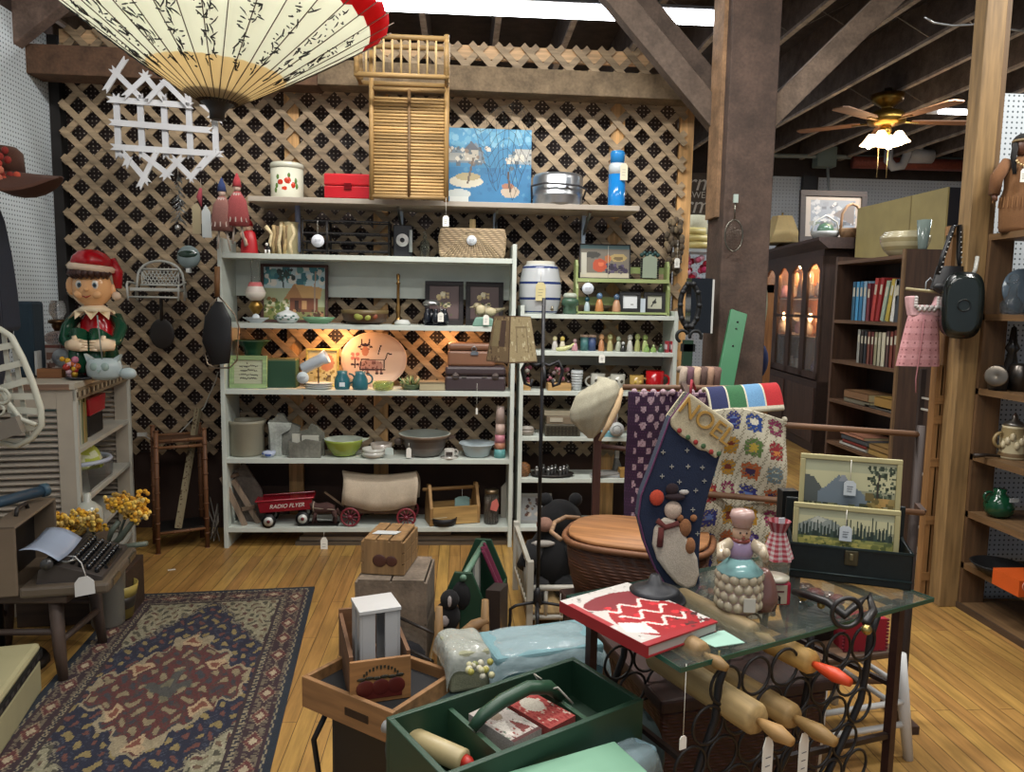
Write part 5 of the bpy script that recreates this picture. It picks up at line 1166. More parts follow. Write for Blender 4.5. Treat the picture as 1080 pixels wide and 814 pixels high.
# case on the floor
Cc = fl(43, 676, .2); Cn = fl(2, 732, .2); p, rz2, LC = frame(Cn, Cc)
t = T('storage_case', 'cream plastic case with a black band on the floor at the left edge', 'case', (Cc.x, Cc.y, 0), rz2)
B('satin', '#9c9674').bb(-.5, 0, 0, 0, .4, .145).obj('base', t, bevel=.02)
B('satin', '#a8a17c').bb(-.5, 0, .165, 0, .4, .2).obj('lid', t, bevel=.016)
B('satin', '#16191a').bb(-.503, -.003, .14, .003, .403, .17).obj('band', t)
q = B('metal', '#6d7070')
for i in range(8): q.bb(-.45 + .055 * i, -.0045, .148, -.42 + .055 * i, -.003, .162)
q.obj('trim_lettering', t)
B('satin', '#17181a').lathe([(.03, 0), (.03, .008), (.001, .01)], 16, at=(-.18, .18, .2)).obj('knob', t)
t = T('pail', 'dark pail with a yellow rim on the floor beneath the typewriter', 'pail', fl(108, 646)); t.location = (f2.x - .05, f2.y + .28, 0); t.scale = (.85, .85, .95)
B('satin', '#2c2622').lathe([(.06, 0), (.085, .1), (.09, .13)], 24).c('#a8954e').lathe([(.09, .13), (.1, .185), (.095, .185), (.07, .02), (.001, .02)], 24).obj('body', t)
t = T('dark_chest', 'low dark blue and brown crate on the floor under the stool', 'crate', (f1.x - .25, f1.y + .62, 0), 6)
B('woodx', '#3a2b22').bb(-.22, -.1, 0, .25, .16, .24).obj('body', t, bevel=.004); B('satin', '#22343c').bb(-.24, -.11, .24, -.02, .12, .29).obj('blue_lid', t, bevel=.004)
# flowers
t = T('flower_pot', 'yellow artificial flowers in a grey pot behind the typewriter', 'potted flowers', (at(112, 600, 3.45).x, 3.45, 0))
B('satin', '#6f6c64').lathe([(.06, 0), (.07, .02), (.08, .3), (.085, .33), (.07, .33), (.001, .3)], 22).obj('pot', t)
rn = random.Random(20); q = B('cloth', '#c99a34'); st = B('satin', '#4c5248')
for cx, cz, n_, w in ((-.19, .50, 40, .045), (-.08, .50, 60, .065), (.12, .575, 90, .075), (.16, .53, 30, .035), (-.15, .45, 20, .04)):
    st.tube([(0, 0, .33), (cx * .5, 0, .42), (cx, 0, cz)], .006)
    for i in range(n_):
        a, b_ = rn.gauss(0, .5), rn.gauss(0, .5); c2 = (cx + w * a, -.02 + rn.uniform(-.03, .03), cz + w * .62 * b_); q.c(rn.choice(['#e0ac34', '#e8c25c', '#c98f28', '#ecca74', '#a8843c']))
        for k in range(3): an = rn.uniform(0, 6.28); q.sph((c2[0] + .01 * cos(an), c2[1] - .004, c2[2] + .01 * sin(an)), .0105, (1, .6, 1), 6)
q.obj('blossoms', t); st.obj('stems', t)
q = B('satin', '#5c6458')
for pts in (((0, 0, .36), (.08, -.03, .42), (.14, -.03, .5), (.2, -.02, .52)), ((0, 0, .36), (.05, -.04, .46), (.08, -.03, .5)), ((0, 0, .36), (-.06, -.05, .4), (-.12, -.04, .42)), ((0, 0, .36), (.1, -.02, .38), (.2, -.04, .4))): q.tube(pts, [.006, .014, .012, .002][:len(pts)], 6)
q.obj('leaves', t)
t = T('milk_glass_shade', 'off white ribbed glass shade standing behind the flowers', 'glass shade', (at(91, 548, 3.6).x, 3.62, .0)); t.scale = (.8, .8, .9)
B('satin', '#5a5148').bb(-.08, -.08, 0, .08, .08, .44).obj('plinth', t, bevel=.004)
B('gloss', '#a9aca2').lathe([(.07, .44), (.085, .5), (.075, .56), (.04, .59), (.02, .6), (.02, .64), (.001, .645)], 26).obj('shade', t)
t = T('rolled_mat', 'dark blue rolled tube lying on top of the typewriter lid', 'tube', at(14, 538, P1.y + .25)); 
t.location.z = zs_ + LH + .03; B('satin', '#2a4152').cyl((-.15, -.28, 0), (.06, .12, .02), .022).c('#35505f').cyl((.055, .11, .02), (.065, .13, .021), .028).obj('tube_body', t)
# white strapped chair back
YW = 2.75
def wp(px, py, dy=0): return at(px, py, YW + dy)
t = T('wicker_chair', 'white strapped rattan chair back hanging at the left edge', 'chair', wp(0, 470))
o = t.location.copy()
out = [(-25, 345), (0, 347), (12, 355), (24, 378), (34, 402), (43, 430), (44, 448), (34, 462), (18, 470), (0, 467), (-20, 455)]
B('satin', '#b4b4a4').tube([wp(x, y) - o for x, y in out], .011).obj('rim', t)
out2 = [(-25, 430), (-10, 402), (0, 410), (8, 424), (22, 442), (38, 448)]
B('satin', '#a9a99a').tube([wp(x, y, -.03) - o for x, y in out2], .009).obj('inner_rim', t)
for a, b_ in (((-30, 372), (18, 363)), ((-30, 396), (26, 382)), ((-30, 418), (33, 400)), ((0, 418), (38, 418)), ((8, 432), (44, 434)), ((0, 455), (42, 450)), ((-5, 466), (30, 466))):
    B('satin', '#b9b9aa').bar(wp(*a) - o, wp(*b_) - o, .022, .004, up=(0, 1, 0)).obj('strap', t)
for a, b_ in (((4, 352), (14, 440)), ((-8, 350), (-2, 470)), ((14, 360), (30, 462))): B('satin', '#a6a698').bar(wp(*a, .015) - o, wp(*b_, .015) - o, .016, .004, up=(0, 1, 0)).obj('upright_strap', t)
B('satin', '#6e675c').bar(wp(-20, 462, -.05) - o, wp(22, 447, -.05) - o, .03, .06).obj('arm', t)
q = B('satin', '#a9a99a').ring(wp(2, 418, -.04) - o, .025, .006, 'y', 14).ring(wp(-2, 432, -.04) - o, .02, .005, 'y', 14); q.obj('scrollwork', t)
wi = B('iron', '#5c5850').cyl(wp(-24, 346) - t.location, wp(-24, 346) - t.location + V((0, 0, 2.1)), .003, n=5).obj('hanging_wire', t)
# denim jacket and hat
YJ = 3.0
t = T('denim_jacket', 'dark denim jacket hanging at the left edge below the brown hat', 'jacket', at(0, 395, YJ))
o = t.location.copy(); P_ = lambda px, py: ((at(px, py, YJ) - o).x, (at(px, py, YJ) - o).z)
B('cloth', '#161d2b').prism([P_(-50, 215), P_(-12, 212), P_(-4, 232), P_(4, 270), P_(10, 310), P_(13, 345), P_(10, 350), P_(6, 345), P_(-8, 420), P_(-50, 420)], -.06, .06).obj('body', t, bevel=.02)
B('cloth', '#1d2738').tube([V((P_(-10, 228)[0], -.07, P_(-10, 228)[1])), V((P_(0, 290)[0], -.1, P_(0, 290)[1])), V((P_(5, 350)[0], -.08, P_(5, 350)[1]))], [.05, .045, .035], 12).obj('sleeve', t)
B('cloth', '#4a5058').tube([V((P_(-20, 215)[0], -.06, P_(-20, 215)[1])), V((P_(-5, 208)[0], -.07, P_(-5, 208)[1])), V((P_(5, 214)[0], -.05, P_(5, 214)[1]))], .022, 10).obj('scarf', t)
hp = at(3, 190, YJ)
cs = T('coat_stand', 'dark coat stand at the left edge carrying the denim jacket and hat', 'coat stand', (o.x - .09, 3.06, 0)); B('iron', '#1c1a19').cyl((0, 0, 0), (0, 0, at(3, 180, YJ).z), .016).obj('pole', cs); B('iron', '#1c1a19').lathe([(.17, 0), (.16, .02), (.03, .04)], 20).obj('base', cs)
t = T('felt_hat', 'brown felt hat with a cluster of red silk flowers', 'hat', hp)
def brim(u, v): a = 2 * pi * u; r = .07 + .13 * v; return (r * cos(a), r * sin(a) * .9, .03 + .055 * v * cos(2 * a - .5) - .02 * v - .04 * v * cos(a))
B('cloth', '#4e2f22').surf(brim, 30, 6, thick=.004).lathe([(.075, .02), (.07, .1), (.05, .12), (.001, .115)], 22).obj('hat_body', t)
q = B('cloth', '#a8382c'); rn = random.Random(33)
for i in range(70): q.c(rn.choice(['#a8382c', '#bf5038', '#8c2c24', '#c9745c'])); q.sph((-.0 + rn.gauss(0, .04), -.09 + rn.uniform(-.03, .03), .02 + rn.gauss(0, .035)), .014, (1, .6, 1), 6)
q.obj('flowers', t)
# bamboo stand
a_, b_ = fl(167, 584), fl(219, 577); w = (b_ - a_).length
t = T('bamboo_stand', 'small brown bamboo side stand standing before the lattice', 'side stand', (a_.x, a_.y, 0), math.degrees(atan2((b_ - a_).y, (b_ - a_).x)))
zt = at(165, 455, a_.y).z
def bam(q, p, r_, r=.012):
    q.cyl(p, r_, r); p, r_ = V(p), V(r_); n_ = int((r_ - p).length / .09)
    for i in range(n_ + 1): c2 = p + (r_ - p) * (i / max(1, n_)); d_ = (r_ - p).normalized() * .004; q.cyl(c2 - d_, c2 + d_, r * 1.22)
    return q
for x in (0, w):
    for y in (0, .22): bam(B('woodz', '#6a4428'), (x, y, 0), (x * .96 + .008, y, zt), .013).obj('leg', t)
for y in (0, .22):
    for z in (zt - .06, zt - .1, .12): bam(B('woodx', '#6f492b'), (0, y, z), (w, y, z), .009).obj('rail', t)
B('wicker', '#5e3f28').bb(0, 0, zt - .075, w, .22, zt - .065).obj('top_shelf', t); B('satin', '#151312').bb(0, 0, .12, w, .22, .135).obj('bottom_shelf', t)
t = T('decorated_stick', 'cream flower patterned stick leaning through the bamboo stand', 'stick', at(188, 563, a_.y + .06)); o = t.location.copy()
t.location.z = .136; p2 = at(209, 431, 4.78); p2 = p2 - t.location
q = B('matte', '#8c8064').bar((0, 0, 0), p2, .03, .03); q.obj('stick', t)
q = B('matte', '#5c4a34'); rn = random.Random(3)
for i in range(60): f_ = rn.random(); c2 = V(p2) * f_; q.sph(c2 + V((rn.uniform(-.013, .013), -.015, 0)), .006, (1, .3, 1.4), 6)
q.obj('pattern', t)
t = T('power_cable', 'white cable with a plug draped on the lattice above bamboo stand', 'cable', at(150, 458, 4.8)); o = t.location
B('satin', '#b4b3aa').tube([at(x, y, 4.8) - o for x, y in ((150, 458), (162, 465), (172, 466), (190, 456), (215, 430), (228, 400), (230, 392))], .004).obj('cord', t)
B('satin', '#c3c2ba').box((0, 0, 0), (.05, .03, .02)).obj('plug', t)
t = T('tangled_cables', 'tangle of pale wires on the floor beside the white shelf unit', 'cables', at(228, 568, 4.7)); o = t.location; t.location.z = .01; rn = random.Random(9)
q = B('satin', '#8c8880')
for k_ in range(3): q.tube([(rn.uniform(-.04, .05), rn.uniform(-.08, .05), .008 + abs(rn.uniform(0, .35) * sin(i))) for i in range(7)], .004)
q.obj('wires', t)
# mini bench, glass ball, fan, racket
YM = 4.82
t = T('toy_bench', 'miniature white wicker bench hanging on the lattice', 'toy bench', at(170, 317, YM - .02)); kk = YM / F
q = B('satin', '#a9a9a2')
q.tube([(-.15, 0, .02)] + [(.135 * cos(pi - pi * i / 12), 0, .14 + .1 * sin(pi * i / 12)) for i in range(13)] + [(.15, 0, .02)], .008); q.obj('back_arch', t)
q = B('satin', '#b0b0a8')
for i in range(-5, 6):
    q.bar((i * .022, 0, .1), (min(.11, i * .022 + .05), 0, .18), .005, .004, up=(0, 1, 0)); q.bar((i * .022, 0, .1), (max(-.11, i * .022 - .05), 0, .18), .005, .004, up=(0, 1, 0))
q.tube([(-.12, 0, .19), (.12, 0, .19)], .006).tube([(-.12, 0, .095), (.12, 0, .095)], .006); q.obj('back_lattice', t)
B('satin', '#b4b4ac').bb(-.14, -.11, .055, .14, 0, .075).obj('seat', t, bevel=.004)
q = B('satin', '#a9a9a2')
for s_ in (-1, 1):
    q.tube([(s_ * .15, 0, .1), (s_ * .17, -.06, .11), (s_ * .15, -.12, .09), (s_ * .145, -.12, -.0)], .007).tube([(s_ * .14, 0, .07), (s_ * .14, 0, -.0)], .007)
q.tube([(-.145, -.12, .02), (.145, -.12, .02)], .006); q.obj('arm_and_leg_frame', t)
t = T('glass_ball', 'round glass ball with a dark green scene hanging on the lattice', 'glass ornament', at(199, 271, 4.8))
B('gloss', '#7c8a8a').sph((0, 0, 0), .07, (1, .5, 1), 20).obj('ball', t); B('gloss', '#26382e').sph((0, -.006, .012), .066, (.95, .5, .55), 16).obj('scene_band', t); B('gloss', '#c2c4c0').bb(-.012, -.02, -.095, .012, .01, -.068).obj('stem', t); B('satin', '#5c5148').cyl((0, 0, .07), (0, .02, .13), .003).obj('hook', t)
t = T('round_fan', 'dark round long handled fan hanging below the toy bench', 'hand fan', at(171, 352, 4.82))
B('satin', '#1e1814').sph((0, 0, 0), .075, (1, .12, 1.25), 22).obj('blade', t); B('woodz', '#241b15').cyl((0, 0, .08), (0, 0, .25), .01).obj('handle', t)
t = T('covered_paddle', 'black covered paddle with a wooden grip and wire hoop on the unit side', 'racket', at(232, 388, 4.46))
hz = lambda px, py: at(px, py, 4.46) - t.location
B('metal', '#8a7c6a').tube([hz(x, y) for x, y in ((229, 313), (222, 322), (216, 336), (215, 370), (219, 384), (228, 388), (242, 388), (250, 380), (252, 345), (248, 332), (236, 318), (231, 313))], .0045).obj('wire_hoop', t)
B('satin', '#141416').tube([hz(231, 318), hz(230, 335), hz(229, 360), hz(233, 384)], [.02, .075, .085, .05], 20).obj('paddle', t)
pad_ = bpy.data.objects['paddle']; pad_.scale = (1, .25, 1)
B('woodz', '#7a5430').tube([hz(229, 281), hz(229, 313)], .016).obj('grip', t)
# snowflake lattice piece
YS = 4.4
t = T('picket_trellis', 'white pointed wooden star trellis hanging before the lattice', 'trellis', at(178, 140, YS)); o = t.location.copy()
def pk(p, q_, w=.032):
    a, b2 = at(*p, YS) - o, at(*q_, YS) - o; d_ = (b2 - a).normalized(); n_ = V((-d_.z, 0, d_.x)) * w / 2
    poly = [a + n_, a + d_ * .02, a - n_, b2 - n_, b2 - d_ * .02, b2 + n_] ; return [(v.x, v.z) for v in poly]
i = 0
for p, q_ in (((113, 105), (205, 112)), ((115, 129), (225, 138)), ((117, 155), (237, 163))): B('satin', '#c3c4c6').prism(pk(p, q_), -.012, .0).obj('cross_bar', t)
for x in (123, 148, 173, 199, 226): B('satin', '#b9babd').prism(pk((x - 1, 98), (x + 2, 168)), .0, .012).obj('upright', t)
nk = 0
for p, q_ in (((118, 72), (150, 104)), ((135, 62), (112, 98)), ((150, 76), (175, 106)), ((160, 78), (132, 104)), ((178, 85), (156, 108)), ((172, 84), (200, 112)), ((130, 160), (160, 195)), ((168, 160), (148, 200)), ((150, 162), (184, 188)), ((196, 165), (172, 190)), ((182, 166), (208, 192)), ((222, 166), (200, 192)), ((140, 165), (134, 178)), ((214, 110), (238, 130)), ((222, 128), (240, 112)), ((232, 160), (212, 180))): nk += 1; B('satin', '#bfc0c2').prism(pk(p, q_, .028), -.022 - nk * .0011, -.012 - nk * .0011).obj('slanted_picket', t)
# hanging dolls
def hang(nm, lab, px, py, Y, parts, cat):
    t = T(nm, lab, cat, at(px, py, Y)); B('matte', '#8c8478').cyl((0, 0, 0), (0, 0, .1), .0015, n=4).obj('string', t); parts(t); return t
def f1_(t):
    q = B('metal', '#8d9090'); rn = random.Random(2)
    for i in range(60): z = -rn.uniform(0, .25); r_ = .02 + abs(z) * .14; a = rn.uniform(0, 6.28); q.tube([(0, 0, z + .03), (r_ * cos(a), r_ * sin(a) * .5, z)], .002, 4)
    q.c('#b9bcbc').sph((-.01, 0, -.26), .016); q.obj('tinsel', t)
hang('tinsel_ornament', 'spiky silver tinsel ornament hanging left of the price tags', 188, 190, 4.45, f1_, 'ornament')
def f2_(t):
    B('matte', '#9c9072').prism([(-.05, -.2), (-.003, -.2), (-.003, -.06), (-.02, -.03), (-.05, -.05)], -.003, 0).obj('brown_tag', t)
    B('matte', '#bcc2c2').prism([(.003, -.22), (.055, -.22), (.05, -.08), (.025, -.04), (.003, -.08)], -.006, -.003).obj('white_tag', t)
    B('cloth', '#8e3a44').tube([(0, 0, .05), (-.01, 0, 0), (.0, 0, -.05)], [.008, .016, .004]).obj('pink_bow', t)
hang('paper_tags', 'pair of large brown and white tags on a pink bow', 212, 208, 4.4, f2_, 'tags')
def dollf(skirt, hat):
    def f(t):
        B('cloth', skirt).lathe([(.06, -.2), (.065, -.15), (.05, -.06), (.018, -.01)], 16, sy=.6).obj('gown', t)
        B('cloth', '#c9b0a0').sph((0, 0, .01), .022).obj('head', t); B('cloth', hat).lathe([(.026, .015), (.02, .05), (.004, .09)], 12).obj('hat', t)
        B('satin', '#a99c90').tube([(-.02, 0, -.2), (-.03, 0, -.3)], .006).tube([(.02, 0, -.2), (.04, 0, -.31)], .006).obj('legs', t)
        q = B('cloth', '#c9b9b0')
        for i in range(5): a = R(-150 + 30 * i); q.bar((.02 * cos(a), .02 * sin(a) * .6 - .004, -.02), (.064 * cos(a), .064 * sin(a) * .6 - .003, -.18), .006, .003)
        q.obj('stripes', t)
    return f
hang('cloth_doll', 'pink checked cloth doll with blue and white hat by the shelf end', 234, 205, 4.42, dollf('#8c6058', '#2c3c68'), 'doll')
hang('cloth_doll', 'red and white striped cloth doll nearer the red dressed figurine', 250, 200, 4.42, dollf('#9c4a4a', '#a83a40'), 'doll')
# parasol
pa = at(229, 118, 3.2)
t = T('paper_parasol', 'open paper parasol with red rim and black calligraphy hanging from above', 'parasol', pa, ry=2.5)
Rp, Hp, NR = .66, .42, 34
def cone(u, v):
    a = 2 * pi * u; s_ = .12 + .88 * v; r = Rp * s_; fold = .012 * s_ * cos(NR * a) * v; return (r * cos(a), r * sin(a), Hp * s_ ** 1.12 + fold)
B('paper', '#dedfd2').surf(cone, NR * 4, 16, True, lambda u, v: ('#b21c26' if v > .875 else ('#dcddd0' if v > .3 else '#d6c7a4')), thick=.0015).obj('canopy', t)
q = B('satin', '#4c3c2c')
for i in range(NR):
    a = 2 * pi * (i + .5) / NR; q.tube([(Rp * s_ * cos(a), Rp * s_ * sin(a), Hp * s_ ** 1.12 - .014 * s_) for s_ in (.1, .4, .7, 1.03)], .0022, 5)
q.obj('ribs', t)
B('satin', '#1d1a1a').lathe([(.02, -.03), (.028, -.03), (.03, .0), (.045, .02), (.1, .055), (.125, .075), (.11, .078), (.04, .04)], 34).obj('ferrule_cap', t)
B('woodz', '#9a8258').cyl((0, 0, .0), (0, 0, 1.0), .012).obj('shaft', t)
q = B('satin', '#1a1a1c'); rn = random.Random(77)
def onc(a, s_, off=.006): return V((Rp * s_ * cos(a), Rp * s_ * sin(a), Hp * s_ ** 1.12 - off - .008 * s_))
for i in range(-9, 10):
    if i % 2 == 0: continue
    a0 = R(-90 + i * 9.5)
    for col in range(2):
        s0 = .84 - .04 * (col) - rn.uniform(0, .05); a1 = a0 + R(col * 4.2)
        while s0 > .36:
            h = rn.uniform(.06, .1)
            for k_ in range(rn.randint(4, 6)):
                da, ds = rn.uniform(-.045, .03), rn.uniform(-.5, .5) * h; ea, es = da + rn.uniform(-.01, .07), ds + rn.choice((-.5, -.1, 0, .1, .5)) * h
                q.tube([onc(a1 + da, s0 + ds), onc(a1 + (da + ea) / 2 + .006, s0 + (ds + es) / 2), onc(a1 + ea, s0 + es)], [.0022, .0032, .001], 4)
            s0 -= h + .02
q.obj('calligraphy', t)
B('iron', '#6a6460').cyl((0, 0, 1.0), (0, 0, 1.32), .003, n=5).obj('hanging_wire', t)
# ================= foreground =================
C0, C1, C3 = fl(718, 704, .75), fl(985, 630, .75), fl(600, 626, .75)
_, rzt, TW = frame(C0, C1); ex = (C1 - C0).normalized(); ey = V((-ex.y, ex.x, 0)); TD = .44
def tloc(px, py, yl):        # table-frame x,z of the pixel on the plane at local y = yl
    d = ray(px, py); t_ = ((C0 - EYE).dot(ey) + yl) / d.dot(ey); P = EYE + d * t_; return (P - C0).dot(ex), yl, P.z
tb = T('glass_table', 'glass topped table on a curled black iron wine rack base', 'table', (C0.x, C0.y, 0), rzt)
B('pane', '#b9cfc6').bb(0, 0, .738, TW, TD, .75).obj('glass_top', tb)
q = B('gloss', '#1f4a3c')
for a in ((-.001, -.001, TW + .001, .0008), (-.001, TD - .0008, TW + .001, TD + .001)): q.bb(a[0], a[1], .7385, a[2], a[3], .7495)
q.bb(-.001, 0, .7385, .0008, TD, .7495).bb(TW - .0008, 0, .7385, TW + .001, TD, .7495)
q.obj('green_edge', tb)
for x, y in ((TW - .07, .05), (TW - .07, TD - .05), (.04, TD - .06)): B('iron', '#3a2420').bar((x, y, 0), (x, y, .737), .022, .022).obj('leg', tb)
q = B('iron', '#2e211d')
for y in (.05, TD - .05): q.bar((.05, y, .72), (TW - .07, y, .72), .014).bar((.3, y, .42), (TW - .07, y, .36), .014)
for x in (.06, TW - .07): q.bar((x, .05, .72), (x, TD - .05, .72), .014).bar((x, .05, .5), (x, TD - .05, .5), .012)
q.obj('frame_rail', tb)
for k_, (x0, s_) in enumerate(((.0, -1), (.30, 1), (.52, -1))):
    for y in (.04, TD - .06):
        pts = [(.16 + x0 - .02 * s_ + .0, y, .735), (.15 + x0, y, .66), (.15 + x0 - .005, y, .58), (.13 + x0 - (.02 if k_ == 0 else 0), y, .50), (.08 + x0, y, .42), (.02 + x0, y, .33), (-.02 + x0, y, .24), (-.03 + x0, y, .1), (-.01 + x0, y, 0)]
        B('iron', '#1d1a1a').tube(pts, .009, 8).obj('curved_leg', tb)
for nm, y in (('front', .03), ('rear', TD - .08)):
    rr = .047; row = 0; z = .66
    while z > .05:
        off = 0 if row % 2 == 0 else rr; x = .02 + off
        q = B('iron', '#211d1c')
        while x < .62:
            if not (z > .6 and x < .1): q.ring((x + rr, y, z), rr - .003, .0038, 'y', 20, 5)
            x += 2 * rr
        q.obj('ring_row', tb); z -= rr * 1.76; row += 1
ptag(tb, (.015, .0, .755), .16, .018, .03, writing=False)
# rolling pins in the rack
def pin(near, far_y, near_y, r, hl, c, hc, lab, hr=.013, tag=None):
    x, y, z = tloc(near[0], near[1], near_y)
    t = T('rolling_pin', lab, 'rolling pin', C0 + ex * x + ey * near_y + V((0, 0, z - .75)), rzt, 'rolling pins in the wine rack')
    L_ = far_y - near_y
    B('woody', c).tube([(0, 0, 0), (0, .01, 0), (0, L_ - .01, .0), (0, L_, .0)], [r * .8, r, r, r * .85], 20).obj('roller', t)
    B('satin' if hc.startswith('#c4') else 'woody', hc).tube([(0, .0, 0), (0, -.015, 0), (0, -hl * .6, 0), (0, -hl, 0)], [hr * .5, hr * .75, hr * 1.25, hr * .7], 14).obj('handle', t)
    B('woody', hc if hc.startswith('#c4') is False else '#c4522a').tube([(0, L_, 0), (0, L_ + hl * .6, 0), (0, L_ + hl, 0)], [hr * .6, hr * 1.2, hr * .7], 14).obj('handle', t)
    if tag: ptag(t, (.0, -.03, -.005), .015, .03, .12)
    return t
pin((800, 760), .30, -.05, .036, .09, '#a58a5a', '#a07c4a', 'largest rolling pin, lowest in the rack, carrying a long white tag', .015, 1)
pin((838, 757), .30, -.02, .030, .11, '#9a7c4c', '#8f7040', 'rolling pin just right of the largest one in the rack', .016, 1)
pin((858, 700), .30, .0, .029, .10, '#b08848', '#c4421e', 'rolling pin with bright orange red handles at upper right', .014)
pin((742, 690), .34, .04, .026, .07, '#8c6f45', '#85683c', 'thin rolling pin at the upper left below the glass', .012)
pin((795, 668), .34, .08, .025, .06, '#94805c', '#8a744c', 'pale rolling pin directly beneath the mint card', .012)
# cookbook and card
def onz(px, py, z): return fl(px, py, z)
c0, c1, c3 = onz(683, 683, .775), onz(757, 657, .775), onz(615, 630, .775)
_, rz, w = frame(c0, c1); d = (c3 - c0).length
t = T('cookbook', 'large red and white hardback cookbook lying on the glass table', 'book', (c0.x, c0.y, .751), rz)
B('matte', '#b9b0a8').bb(.004, .004, .003, w - .002, d - .004, .024).obj('pages', t)
cv = CV(60, 80, '#b5b0aa').spk(120, ['#8a847e', '#9c9690', '#c4c0ba', '#6f6762'], r=.02).ell(.55, .35, .45, .36, '#8f1218').ell(.5, .75, .42, .14, '#6f1820').rect(0, 0, 1, .06, '#8f1a20').spk(40, ['#c4242c', '#8c1218'], .2, .1, .95, .7, .03).poly([(.05, .25), (.3, .1), (.35, .3), (.12, .42)], '#c9c3be').spk(20, ['#5f1a1c', '#3c1414'], .65, .05, 1, .3, .03).rect(.0, .4, .06, .9, '#98282c')
for a0 in range(3):
    for i in range(14):
        u0, u1 = .25 + i * .045, .25 + (i + 1) * .045; f_ = lambda u: .25 + .18 * a0 + .06 * sin(u * 22 + a0 * 2); cv.line(u0, f_(u0), u1, f_(u1), .009, '#d3bcb4')
q = B('satin', '#8f1a22').bb(0, 0, 0, w, d, .003).bb(0, 0, .024, w, d, .0275).bb(-.001, 0, 0, .004, d, .0275); q.pic(cv, (0, 0, .0279), (w, 0, 0), (0, d, 0)); q.obj('cover', t)
c0 = onz(754, 683, .752); B('matte', '#8fb3a4').prism([(0, 0), (.075, .02), (.05, .085), (-.04, .055)], 0, .002, 'xy').obj('mint_card', label='pale mint green card lying on the glass beside the cookbook', cat='card', loc=c0)
# stocking holder and stocking
t = T('iron_stand', 'black round ridged metal stand beneath the stocking toe on the glass table', 'stand', onz(690, 634, .752))
B('iron', '#1b1d22').lathe([(.07, 0), (.08, .006), (.078, .012), (.07, .014), (.072, .02), (.062, .024), (.064, .03), (.05, .036), (.02, .05), (.012, .07)], 30).obj('base', t)
YK = 1.98
def kp(px, py): v = at(px, py, YK); return v
o = at(715, 640, YK)
sp = [(724, 413), (771, 447), (757, 480), (745, 520), (737, 555), (735, 590), (736, 615), (728, 627), (715, 628), (700, 615), (688, 595), (678, 570), (671, 542), (674, 520), (684, 495), (695, 465), (704, 440)]
t = T('christmas_stocking', 'navy Christmas stocking with a snowman and NOEL on its cream cuff', 'stocking', o)
pts = [kp(*p) - o for p in sp]
cx = sum(p.x for p in pts) / len(pts); cz = sum(p.z for p in pts) / len(pts)
def stock(c, poly, y0, y1, nm, mk='cloth', parent=t):
    pp = [kp(*p) - o for p in poly]; return B(mk, c).prism([(p.x, p.z) for p in pp], y0, y1).obj(nm, parent, bevel=.006)
stock('#16223a', sp, -.022, .022, 'sock')
stock('#b3a98c', [(724, 413), (771, 447), (766, 462), (752, 482), (742, 474), (733, 472), (724, 463), (715, 458), (705, 448), (704, 440)], -.03, .03, 'cuff')
p_ = kp(741, 443) - o
tx = text(t, 'NOEL', .066, (p_.x, -.0345, p_.z), '#a8823c', 'satin', ry=35, depth=.003)
q = B('cloth', '#b5aa9a'); V0 = lambda px, py, y: (lambda v: (v.x, y, v.z))(kp(px, py) - o)
stock('#b5aa9a', [(697, 542), (708, 544), (716, 556), (724, 568), (732, 585), (734, 602), (730, 614), (720, 617), (710, 611), (700, 600), (690, 586), (685, 570), (687, 553)], -.036, -.02, 'snowman_body'); bpy.data.objects['snowman_body'].modifiers['bevel'].width = .012
B('cloth', '#b9a694').sph(V0(707, 535, -.026), .024, (1, .6, 1.05), 16).obj('snowman_face', t)
B('cloth', '#2a1c20').sph(V0(709, 521, -.028), .028, (1, .5, .35), 14).sph(V0(706, 513, -.028), .018, (1, .5, .9), 12).c('#b5b0a8').sph(V0(718, 516, -.03), .012, (1.2, .6, .6), 8).obj('snowman_hat', t)
B('cloth', '#b3412a').sph(V0(690, 522, -.028), .02, (1, .5, 1.1), 12).obj('red_bird', t)
B('cloth', '#5c2824').tube([V0(690, 545, -.032), V0(698, 552, -.036), V0(712, 548, -.034)], .008).tube([V0(694, 552, -.034), V0(692, 572, -.036)], .009).obj('scarf', t)
B('cloth', '#8a5c3a').sph(V0(719, 553, -.03), .018, (1, .6, 1.4), 12).sph(V0(724, 572, -.03), .02, (.8, .6, 1.2), 12).sph(V0(728, 543, -.03), .01, (1, .6, 1), 8).sph(V0(714, 543, -.03), .01, (1, .6, 1), 8).obj('teddy_bear', t)
q = B('satin', '#a9a79c')
for px, py in ((706, 490), (723, 490), (738, 491), (697, 475), (714, 506), (722, 473), (731, 515), (696, 500), (740, 505), (728, 535), (733, 560)): v = V0(px, py, -.0235); q.bb(v[0] - .006, -.0245, v[2] - .0008, v[0] + .006, -.0225, v[2] + .0008).bb(v[0] - .0008, -.0245, v[2] - .006, v[0] + .0008, -.0225, v[2] + .006)
q.obj('stars', t)
q = B('cloth', '#3f5c3a')
for i, (px, py) in enumerate(((713, 452), (722, 459), (730, 464), (738, 468), (746, 474), (754, 476))): q.c(['#94302c', '#3f5c3a'][i % 2]).sph(V0(px, py, -.032), .007, (1, .5, 1), 8)
q.obj('holly_motif', t)
B('cloth', '#5a2c50').tube([V((p.x, -.024, p.z)) for p in pts[6:] + pts[:1]], .0025).obj('piping', t)
B('cloth', '#8f2430').tube([V0(728, 416, 0), V0(732, 402, .02), V0(737, 412, .03)], .004).obj('hanging_loop', t)
